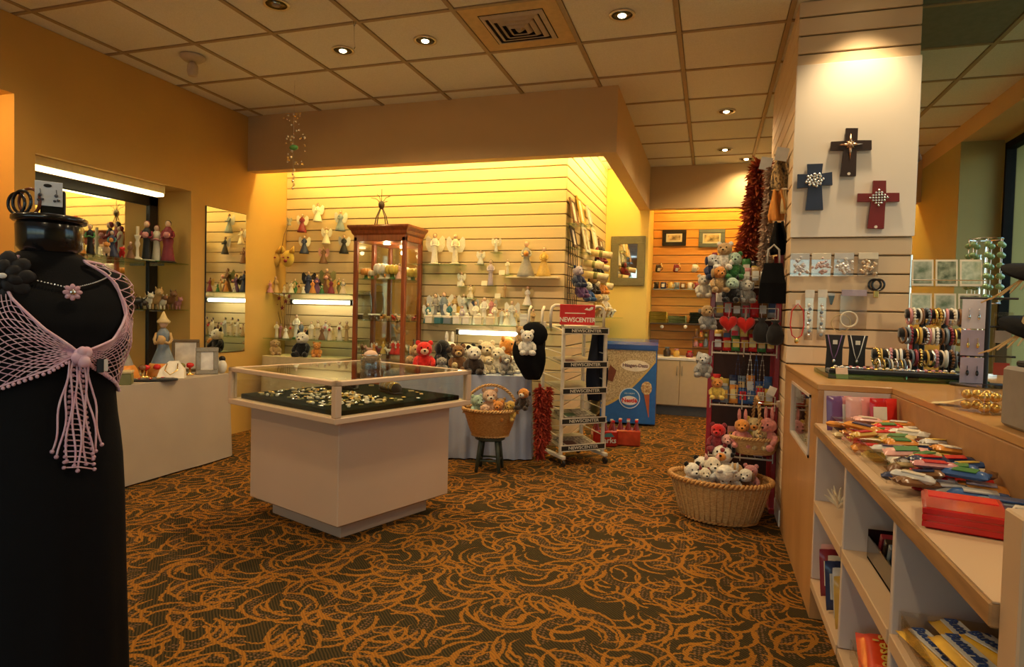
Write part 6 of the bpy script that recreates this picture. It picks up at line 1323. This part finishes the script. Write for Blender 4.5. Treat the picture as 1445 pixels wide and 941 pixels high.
t = thing('paper_slip', 'curled cream paper slip lying on the counter edge', 'paper', (.72, 2.26, .951), -.4); B().grid(lambda u, v: (.10*(u-.5), .07*(v-.5), .004+.03*u*u), 8, 4).obj('paper', cmat('straw', .7), t, True)
# ================================================================ candy
def pillow(w, h, d, crimp=.12):
    """soft wrapper lying flat in XY, origin at its bottom centre"""
    b = B(); nx, ny = 12, 8
    def f(u, v, s):
        e = min(u, 1-u)/crimp; k = min(1, e)**.6*math.sin(PI*max(.0, min(1, v)))**.5 if min(u, 1-u) > 0 else 0
        wav = .004*math.sin(v*26)*(1-min(1, e))
        return (w*(u-.5), h*(v-.5), d/2+s*(d/2)*k+wav)
    b.grid(lambda u, v: f(u, v, 1), nx, ny); b.grid(lambda u, v: f(1-u, v, -1), nx, ny); return b
def bar(loc, w, h, d, c, label, rz=0, band=None, txt=None, tc='white', ts=None, rot=None, group=None, name='candy_bar', gloss=.25, crimp=.12):
    t = thing(name, label, 'candy', loc, rz, group, rot); m = cmat(c, gloss) if isinstance(c, str) else c
    pillow(w, h, d, crimp).obj('wrapper', m, t, True)
    if band: B().bev(-w*.26, w*.26, -h*.38, h*.38, d*.90, d*1.03, .0005).obj('printed_band', cmat(band, gloss), t)
    if txt: text('lettering', txt, ts or h*.5, cmat(tc, .4), t, (0, 0, d*1.06), (0, 0, 0), .0006, bold=.0008)
    return t
LZ = .793
def tr(x, y, z=LZ): return atZ(x, y, z)
# gift pouches standing at the far end
for i, (x, c, lab) in enumerate(((.455, 'purple', 'purple shiny candy pouch leaning at the end of the candy ledge'), (.485, 'rose', 'rose shiny candy pouch second from the end lining'), (.52, 'pink', 'pale pink shiny candy pouch in the upright row'), (.56, 'coral', 'coral shiny candy pouch in the upright row'), (.60, 'red', 'red shiny candy pouch in the upright row'), (.635, 'scarlet', 'scarlet shiny candy pouch next to the riser'))):
    bar((x, 2.62+.015*(i % 2), LZ+.062), .13, .065, .022, c, lab, name='candy_pouch', rot=(0, -PI/2+.12, PI/2+.3), band='white' if i % 3 == 1 else None)
tray_items = [(.52, 2.52, .10, .03, .012, 'black', None, None, 'black card packet in front of the upright pouches', .9), (.60, 2.50, .09, .03, .012, 'navy', None, None, 'navy card packet near the riser', .6),
 (.47, 2.44, .08, .028, .014, 'straw', 'pink', None, 'straw coloured candy stick with pink band', .2), (.53, 2.42, .08, .028, .014, 'pink', 'ivory', None, 'pink candy stick with ivory band', .1), (.49, 2.36, .09, .03, .014, 'coral', 'ivory', None, 'coral candy stick with ivory band', -.1), (.56, 2.34, .08, .03, .014, 'ivory', 'black', None, 'ivory candy stick with black print', .0), (.62, 2.38, .10, .035, .016, 'navy', 'silver', None, 'navy candy bar with silver band by the riser', .2), (.60, 2.27, .10, .03, .015, 'yellow', 'gold', None, 'yellow candy bar by the riser', .1),
 (.50, 2.28, .09, .032, .015, 'peach', 'rose', None, 'peach candy stick with rose band', 0), (.48, 2.17, .085, .04, .022, 'orange', 'scarlet', None, 'orange candy roll with scarlet print', 0), (.575, 2.17, .085, .04, .022, 'orange', 'scarlet', None, 'second orange candy roll beside the first', 0), (.47, 2.07, .05, .036, .02, 'yellow', 'olive', None, 'lime yellow candy roll near the ledge front', .1),
 (.55, 2.09, .095, .036, .022, 'white', 'green', None, 'white candy roll with green middle, farther one', 0), (.55, 2.045, .095, .036, .022, 'white', 'green', None, 'white candy roll with green middle, in the centre', 0), (.55, 2.0, .095, .036, .022, 'white', 'green', None, 'white candy roll with green middle, nearer one', 0),
 (.63, 2.16, .08, .05, .024, 'yellow', 'gold', None, 'yellow peanut candy bag by the riser', .4), (.64, 2.08, .08, .05, .024, 'gold', 'yellow', None, 'gold peanut candy bag by the riser', -.2), (.645, 1.99, .08, .05, .024, 'yellow', 'orange', None, 'yellow and orange candy bag by the riser', .3), (.62, 1.91, .10, .04, .02, 'orange', 'white', None, 'orange candy bar with white band in the middle of the ledge', -.3), (.64, 1.84, .10, .04, .02, 'scarlet', 'orange', None, 'scarlet and orange candy bar beside it', -.3), (.63, 1.76, .10, .04, .02, 'orange', 'lilac', None, 'orange candy bar with lilac band', -.3),
 (.52, 1.90, .10, .05, .022, 'brown', 'straw', None, 'brown chocolate bar with straw band', .05), (.52, 1.83, .10, .04, .02, 'ivory', 'yellow', None, 'ivory and yellow wafer bar', .05),
 (.60, 1.68, .11, .045, .02, 'blue', 'silver', None, 'blue biscuit pack with silver band', -.2), (.63, 1.62, .11, .045, .02, 'slate', 'blue', None, 'slate biscuit pack with blue band', -.2), (.64, 1.53, .11, .05, .022, 'navy', 'white', None, 'navy striped biscuit pack near the grey till', -.5), (.55, 1.72, .09, .04, .02, 'grey', 'silver', None, 'grey mint packet in the middle of the ledge', .2)]
for x, y, w, h, d, c, band, txt, lab, rz in tray_items: bar((x, y, LZ), w*1.15, h*1.15, d*1.5, c, lab, rz, band)
for k in range(4): bar((.53, 1.755, LZ+k*.019), .095, .04, .018, ('red', 'white', 'red', 'rose')[k], '%s wafer bar, %s of the stack on the ledge' % (('red', 'white', 'bright red', 'rose')[k], ('lowest', 'second', 'third', 'topmost')[k]), .0, ('white', 'red', 'white', 'red')[k])
rgc = random.Random(21)
for i in range(44):
    u = i/44; y = lerp(2.56, 1.66, u)+rgc.uniform(-.02, .02); x = .465+rgc.random()*.19; c = rgc.choice(['yellow', 'orange', 'scarlet', 'brown', 'straw', 'white', 'pink', 'gold', 'navy', 'silver'])
    if u > .75: c = rgc.choice(['blue', 'silver', 'navy', 'orange', 'brown'])
    bd = rgc.choice(['white', 'red', 'yellow', 'navy', 'ivory', 'green'])
    bar((x, y, LZ+.022+.012*(i % 3)), rgc.uniform(.08, .12), rgc.uniform(.032, .05), .022, c, '%s candy bar with %s band in the heap on the ledge' % (c, bd), 0, bd, rot=(rgc.uniform(-.12, .12), rgc.uniform(-.15, .15), rgc.uniform(-.6, .6)), group='candy heap on the ledge')
# acrylic bins along the ledge
for k, (y0, y1, lab) in enumerate(((2.22, 2.58, 'long clear acrylic candy bin at the far end of the ledge'), (1.80, 2.20, 'long clear acrylic candy bin in the middle of the ledge'))):
    t = thing('acrylic_bin', lab, 'bin', (.44, (y0+y1)/2, LZ)); L_ = (y1-y0)/2
    B().bev(-.001, .002, -L_, L_, 0, .055, .0005).obj('front_wall', acrylic, t); B().bev(0, .215, L_-.003, L_, 0, .055, .0005).obj('end_wall', acrylic, t); B().bev(0, .215, -L_, -L_+.003, 0, .055, .0005).obj('end_wall', acrylic, t)
# big red licorice box and neighbours
t = thing('licorice_box', 'big bright red wrapped licorice box at the front of the candy ledge', 'candy box', (.508, 1.50, LZ), -.25)
rw_ = mat('red_foil', (.62, .015, .012), .18, coat=.8, vary=.35, scale=18, bump=.25, bscale=18)
B().bev(-.072, .072, -.085, .085, 0, .042, .006).obj('box', rw_, t)
for k in range(3): B().bev(-.073, .073, -.0865, -.084, .004+k*.0135, .014+k*.0135, .0006).obj('side_ridge', cmat('red', .2), t)
B().bev(-.06, .06, .02, .07, .0415, .0435, .0004).obj('printed_patch', cmat('scarlet', .2), t)
t = thing('mint_carton', 'flat black and grey mint carton behind the red licorice box', 'candy box', (.632, 1.42, LZ), -.25); B().bev(-.055, .055, -.085, .085, 0, .04, .003).obj('carton', cmat('dark', .3), t); B().bev(-.05, .05, -.08, .08, .0395, .041, .0004).obj('top_print', cmat('grey', .3), t); B().bev(-.056, .056, -.0865, -.084, .004, .034, .0004).obj('front_print', cmat('lilac', .3), t)
for k in range(4): bar((.60+.015*(k % 2), 1.29-.004*k, LZ+.017*k), .10, .042, .016, ('navy', 'blue', 'silver', 'navy')[k], '%s striped wrapper, %s of its stack beside the end post' % (('navy', 'blue', 'silver', 'dark navy')[k], ('lowest', 'second', 'third', 'topmost')[k]), -.4, ('silver', 'white', 'blue', 'silver')[k])
bar((.555, 1.185, LZ+.062), .12, .06, .035, mat('gold_foil_bag', (.72, .46, .12), .2, metal=.6, bump=.5, bscale=14), 'crumpled gold foil bag standing against the end post', name='candy_pouch', rot=(0, -PI/2+.1, 1.2))
# cubbies -------------------------------------------------------------
t = thing('dried_coral', 'pale spiky dried coral piece in the upper far cubby', 'ornament', (.475, 2.56, .488))
for k in range(16):
    a = k*2.4; e = .3+.9*(k/16); B().cone((0, 0, .03), (.06*math.cos(a)*math.cos(e), .06*math.sin(a)*math.cos(e), .03+.08*math.sin(e)), .008, .002, 6).obj('spike', cmat('ivory'), t)
for k, (x, y, c, bd, lab) in enumerate(((.47, 2.66, 'pink', 'ivory', 'pink candy bag standing in the lower far cubby'), (.455, 2.60, 'wine', 'white', 'wine candy bag standing in the lower far cubby'), (.475, 2.54, 'ivory', 'rose', 'ivory candy bag standing in the lower far cubby'), (.455, 2.48, 'navy', 'silver', 'navy candy bag standing in the lower far cubby'), (.47, 2.42, 'silver', 'navy', 'silver candy bag standing in the lower far cubby'), (.46, 2.34, 'gold', 'yellow', 'golden candy bag standing in the lower far cubby'), (.51, 2.62, 'rose', 'gold', 'rose candy bag behind the wine one in the far cubby'))):
    bar((x, y, .172+.085), .17, .08, .035, c, lab, name='candy_bag', rot=(0, -PI/2+.15, PI/2+.3), band=bd)
t = thing('wire_tray', 'black wire tray of dark slim cases in the upper middle cubby', 'tray', (.575, 1.96, .488))
B().bev(-.10, .12, -.16, .16, 0, .012, .003).obj('floor', blackm, t)
for y in (-.16, .155): B().bev(-.10, .12, y, y+.005, 0, .09, .001).obj('side', mat('gloss_black', (.01, .01, .01)), t)
for x in (-.10, .115): B().bev(x, x+.005, -.16, .16, .0, .07 if x < 0 else .11, .001).obj('end', mat('gloss_black', (.01, .01, .01)), t)
for k in range(6): tag(B().bev(-.09, .09, -.012, .012, 0, .09, .002).obj('slim_case', cmat(('dark', 'grey', 'black', 'slate', 'dark', 'wine')[k], .2), None, False, (.58, 1.84+k*.045, .501), (.35, 0, 0)), '%s slim case in the black wire tray' % ('dark', 'grey', 'black', 'slate', 'brownish dark', 'wine red')[k], 'case')
bin2 = thing('acrylic_bin', 'clear acrylic bin holding red candy packs in the lower middle cubby', 'bin', (.56, 1.92, .171)); B().bev(-.12, -.117, -.2, .2, 0, .06, .0005).obj('front_wall', acrylic, bin2)
for y in (-.2, .197): B().bev(-.12, .15, y, y+.003, 0, .06, .0005).obj('end_wall', acrylic, bin2)
oj = mat('orange_red_foil', (.68, .06, .012), .22, coat=.5)
bar((.505, 2.01, .20), .23, .13, .055, oj, 'big orange red candy bag with yellow lettering in the lower middle cubby', name='candy_bag', rot=(0, -.22, 1.45), txt="Reese's", tc='yellow', ts=.058, crimp=.06)
bar((.50, 1.80, .215), .20, .11, .05, oj, 'second orange red candy bag with brown print in front of the first', name='candy_bag', rot=(0, -.5, 1.5), band='brown', crimp=.06)
bin3 = thing('acrylic_bin', 'clear acrylic bin full of yellow candy bars in the near cubby', 'bin', (.55, 1.37, .488)); B().bev(-.12, -.117, -.24, .24, 0, .06, .0005).obj('front_wall', acrylic, bin3)
for y in (-.24, .237): B().bev(-.12, .2, y, y+.003, 0, .06, .0005).obj('end_wall', acrylic, bin3)
yb = mat('yellow_wrap', (.70, .40, .03), .25, coat=.3); bb_ = mat('blue_letter', (.03, .07, .25), .4)
MATS['blue_letter_alias'] = bb_
for k, (x, y, z, rz, lab) in enumerate(((.475, 1.50, .490, -1.35, 'yellow bar with blue lettering nearest the bin front'), (.535, 1.52, .512, -1.45, 'yellow bar with blue lettering second in the bin'), (.60, 1.50, .500, -1.30, 'yellow bar with blue lettering third in the bin'), (.66, 1.48, .494, -1.5, 'yellow bar with blue lettering at the back of the bin'), (.48, 1.28, .490, -1.5, 'yellow bar lying loose at the near end of the bin'), (.55, 1.27, .505, -1.2, 'yellow bar tilted at the near end of the bin'), (.62, 1.25, .500, -1.6, 'yellow bar by the back at the near end'), (.56, 1.40, .545, -1.1, 'yellow bar lying across the top of the pile'), (.50, 1.39, .535, -1.4, 'yellow bar on top of the pile near the bin front'), (.63, 1.37, .54, -1.6, 'yellow bar on top of the pile near the back'))):
    t = bar((x, y, z), .21, .066, .036, yb, lab, rz, None, 'Butterfinger', 'white', .034, rot=(.0, 0, rz), crimp=.16); [o.data.materials.__setitem__(0, bb_) for o in t.children if o.name.startswith('lettering')]
    B().bev(-.078, .078, -.020, .020, .0345, .0372, .0004).obj('pale_band', cmat('silver', .3), t)
# things behind the end-cabinet window
plush(Vector((.53, 3.05, .616)), .17, 'coral', 'small coral plush behind the end cabinet window', .6, 'bear'); t = thing('green_bottle', 'green glass bottle behind the end cabinet window', 'bottle', (.54, 3.22, .6155)); B().lathe([(.03, 0), (.032, .01), (.032, .12), (.012, .17), (.012, .21)], seg=14).obj('body', cmat('green', .1), t, True); B().lathe([(.014, .205), (.014, .225)], seg=10).obj('cap', gold, t)
# ================================================================ goods on the red rack
rgd = random.Random(11)
palette = {0: ['wine', 'rose', 'dark', 'red', 'lilac', 'black'], 1: ['blue', 'navy', 'blue', 'slate', 'red', 'orange', 'yellow'], 2: ['green', 'brown', 'wine', 'silver', 'red', 'gold'], 3: ['silver', 'brown', 'wine', 'grey', 'olive', 'red'], 4: ['tan', 'green', 'white', 'black', 'rose', 'olive']}
seen = {}
for j, z in enumerate(RRZ):
    for r_ in range(2):
        for i in range(7):
            c = palette[j][(i*2+r_*3+j) % len(palette[j])]; bd = rgd.choice(['white', 'gold', 'red', 'silver', 'yellow', 'navy'])
            h = rgd.uniform(.10, .15)*(1.15 if r_ else .85); x = .205-.155+i*.052; y = 4.215+r_*.10
            lab = '%s packet with %s band, %s row of the %s red rack shelf' % (c, bd, ('front', 'back')[r_], ('lowest', 'second', 'third', 'fourth', 'highest')[j])
            bar((x, y, z+.012+h/2+.012*r_), h, .052, .026, c, lab, name='snack_packet', rot=(0, -PI/2+.12, PI/2+rgd.uniform(-.15, .15)), band=bd, group='packets on the red rack')
for i, (x, z, lab) in enumerate(((.105, 1.13, 'puffy red heart cushion hung on the red rack'), (.205, 1.125, 'second puffy red heart cushion with pink ribbon'))):
    t = thing('heart_cushion', lab, 'cushion', (x, 4.11, z)); rm = fur('scarlet')
    b = B(); n = 26; pts = []
    for k in range(n):
        a = 2*PI*k/n; pts.append((.0042*16*math.sin(a)**3*.85, .0042*(13*math.cos(a)-5*math.cos(2*a)-2*math.cos(3*a)-math.cos(4*a))*.9))
    b.rings([[(px*s, yy, pz*s+.045) for px, pz in pts] for yy, s in ((-.035, .25), (-.028, .7), (-.012, .96), (.012, .96), (.028, .7), (.035, .25))]); b.obj('cushion', rm, t, True)
    B().tube([(0, 0, .08), (.005, 0, .13), (0, .02, .15)], .003, 5).obj('ribbon', cmat('pink'), t)
for i, (x, y, z, h, c, c2, kd, lab) in enumerate(((-.025, 4.12, 1.13, .16, 'grey', 'tan', 'monkey', 'grey bean toy with tan face hung on the red post'), (-.03, 4.12, .83, .16, 'grey', 'silver', 'dog', 'grey shaggy bean toy hung lower on the red post'), (.05, 4.10, .70, .14, 'yellow', 'orange', 'bear', 'yellow bean toy sitting out of the second wire shelf'), (.0, 4.14, 1.44, .17, 'navy', 'silver', 'dog', 'navy bean toy at the top corner of the red rack'), (.07, 4.12, 1.50, .18, 'white', 'tan', 'bear', 'white bean toy hung at the top of the red rack'), (.125, 4.12, 1.44, .18, 'green', 'mint', 'bear', 'bright green bean toy frog like at the top of the red rack'), (.04, 4.08, 1.36, .17, 'tan', 'orange', 'dog', 'tan bean toy dog on the top wire shelf'), (.12, 4.06, 1.30, .16, 'black', 'mint', 'cat', 'black bean toy cat with mint face on the red rack'), (-.05, 4.16, 1.33, .15, 'ivory', 'ivory', 'bear', 'ivory bean toy hung on the side of the red rack'), (.20, 4.10, 1.30, .15, 'grey', 'white', 'dog', 'grey bean toy dog in the middle of the red rack'), (.07, 4.08, .38, .18, 'wine', 'red', 'bear', 'wine red bean toy on the lowest wire shelf'), (.12, 4.06, .36, .14, 'black', 'pink', 'cat', 'black bean toy with pink face on the lowest wire shelf'))):
    plush((x, y, z), h, c, lab, (.3, -.2, .1)[i % 3], kd, c2=c2)
for i, (x, y, z, lab) in enumerate(((.295, 4.08, 1.06, 'black velvet pouch hung beside the red hearts'), (.37, 4.05, 1.05, 'black velvet pouch hung closest to the pillar'))):
    t = thing('velvet_pouch', lab, 'pouch', (x, y, z)); B().lathe([(.02, 0), (.045, .015), (.05, .06), (.035, .11), (.014, .13), (.03, .15)], seg=16, sy=.6).obj('pouch', black_vel, t, True); B().tube([(0, 0, .13), (-.005, -.01, .18), (0, .01, .24)], .002, 5).obj('drawstring', cmat('lilac'), t)
for i in range(5):
    x = .17+i*.035; t = thing('bead_lanyard', '%s bead lanyard hanging between the wire shelves of the red rack' % ('navy', 'black', 'silver', 'dark blue', 'smoky')[i], 'lanyard', (x, 4.115, .70)); b = B()
    for k in range(20): a = k/19; b.ball((.012*math.sin(a*PI*2), 0, .28*abs(2*a-1)+.0), .0045, 6, 4)
    b.tube([(.012*math.sin(k/19*PI*2), 0, .28*abs(2*k/19-1)) for k in range(20)], .0012, 4); b.obj('bead_string', cmat(('navy', 'black', 'silver', 'blue', 'grey')[i], .2), t, True); B().tube([(0, 0, .28), (0, .06, .29)], .003, 5).obj('hook', chrome, t)
for i, (x, y, z) in enumerate(((.36, 4.0, .78), (-.055, 4.10, .96), (-.05, 4.10, .905))):
    tag(B().bev(-.022, .022, -.001, .001, -.026, .026, .0004).obj('price_tag', cmat('white', .6), None, False, (x, y, z), (0, .35, 0)), ('white price tag on the lanyards of the red rack', 'white price tag on the red post', 'tilted white price tag lower on the red post')[i], 'price tag')
t = thing('scan_arm', 'chrome peg arm reaching out from the pillar side', 'hook', (.40, 4.05, .70)); B().tube([(.0, .0, 0), (-.11, -.02, 0), (-.115, -.02, .02)], .005).obj('arm', chrome, t); B().bev(-.01, .01, -.015, .015, -.02, .02, .002).obj('mount', chrome, t)
# ================================================================ ceiling fittings
v = thing('air_diffuser', 'square louvred air diffuser in a yellowish ceiling panel', 'air vent', (-1.2135, 3.83, CZ))
vm_ = mat('vent_panel', (.66, .46, .20), .6); vl = mat('vent_louvre', (.55, .45, .32), .5)
B().bev(-.304, .304, -.304, .304, .003, .012, .003).obj('panel', vm_, v); B().box(-.205, .205, -.205, .205, .001, .004).obj('dark_opening', mat('vent_dark', (.02, .015, .01), .9), v)
for i in range(5):
    r0 = .20-i*.042; r1 = r0-.026; z0, z1 = -.012, .0015
    if r1 <= 0: r1 = .004
    b = B(); b.rings([[(-r0, -r0, z1), (r0, -r0, z1), (r0, r0, z1), (-r0, r0, z1)], [(-r0+.003, -r0+.003, z1-.004), (r0-.003, -r0+.003, z1-.004), (r0-.003, r0-.003, z1-.004), (-r0+.003, r0-.003, z1-.004)], [(-r1, -r1, z0-.004*i), (r1, -r1, z0-.004*i), (r1, r1, z0-.004*i), (-r1, r1, z0-.004*i)], [(-r1+.003, -r1+.003, z0+.005-.004*i), (r1-.003, -r1+.003, z0+.005-.004*i), (r1-.003, r1-.003, z0+.005-.004*i), (-r1+.003, r1-.003, z0+.005-.004*i)]], 0, True, False); b.obj('louvre', vl, v)
s = thing('security_camera', 'small white dome base sensor hanging from the ceiling near the wall', 'camera', (-3.64, 3.68, CZ)); B().lathe([(.085, 0), (.085, -.012), (.06, -.035), (.02, -.04)], seg=22).obj('base', mat('warm_white', (.62, .50, .34), .5), s, True); B().lathe([(.015, -.04), (.035, -.065), (.038, -.11), (.03, -.14), (.01, -.145)], seg=16).obj('lens_body', mat('warm_white', (.6, .5, .3)), s, True)
p = atZ(500, 30, CZ); t = thing('ceiling_hook', 'thin wire hook hanging from the ceiling grid near the downlights', 'hook', (p.x, p.y, CZ-.002)); B().tube([(-.012, 0, 0), (0, 0, -.03), (.012, 0, 0)], .0035, 5).obj('clip', chrome, t); B().tube([(0, 0, -.03), (.002, 0, -.12), (.008, 0, -.16), (.0, 0, -.17)], .003, 5).obj('wire', chrome, t)
p = atZ(416, 113, CZ); t = thing('crystal_mobile', 'hanging mobile of tiny glass beads and a green bird below the ceiling', 'mobile', (p.x, p.y, CZ-.002))
zz = lambda y: atY(413, y, p.y).z-CZ
B().tube([(0, 0, 0), (-.005, 0, zz(200)), (-.003, 0, zz(266))], .0015, 4).obj('thread', chrome, t)
rg = random.Random(2)
for k in range(46):
    y = rg.uniform(158, 232); B().ball((rg.gauss(0, .045), rg.gauss(0, .04), zz(y)), rg.uniform(.005, .011), 7, 5).obj('bead', (mat('mobile_glass', (.80, .66, .46), .08, metal=.5), silver, gold)[k % 3], t, True)
B().ball((0, 0, zz(208)), (.04, .025, .022), 10, 8).obj('green_bird', cmat('green', .2), t, True)
for k in range(6): B().ball((.006*(-1)**k, 0, zz(240+k*5)), (.010, .008, .014), 7, 5).obj('drop', (cmat('straw', .2), silver)[k % 2], t, True)
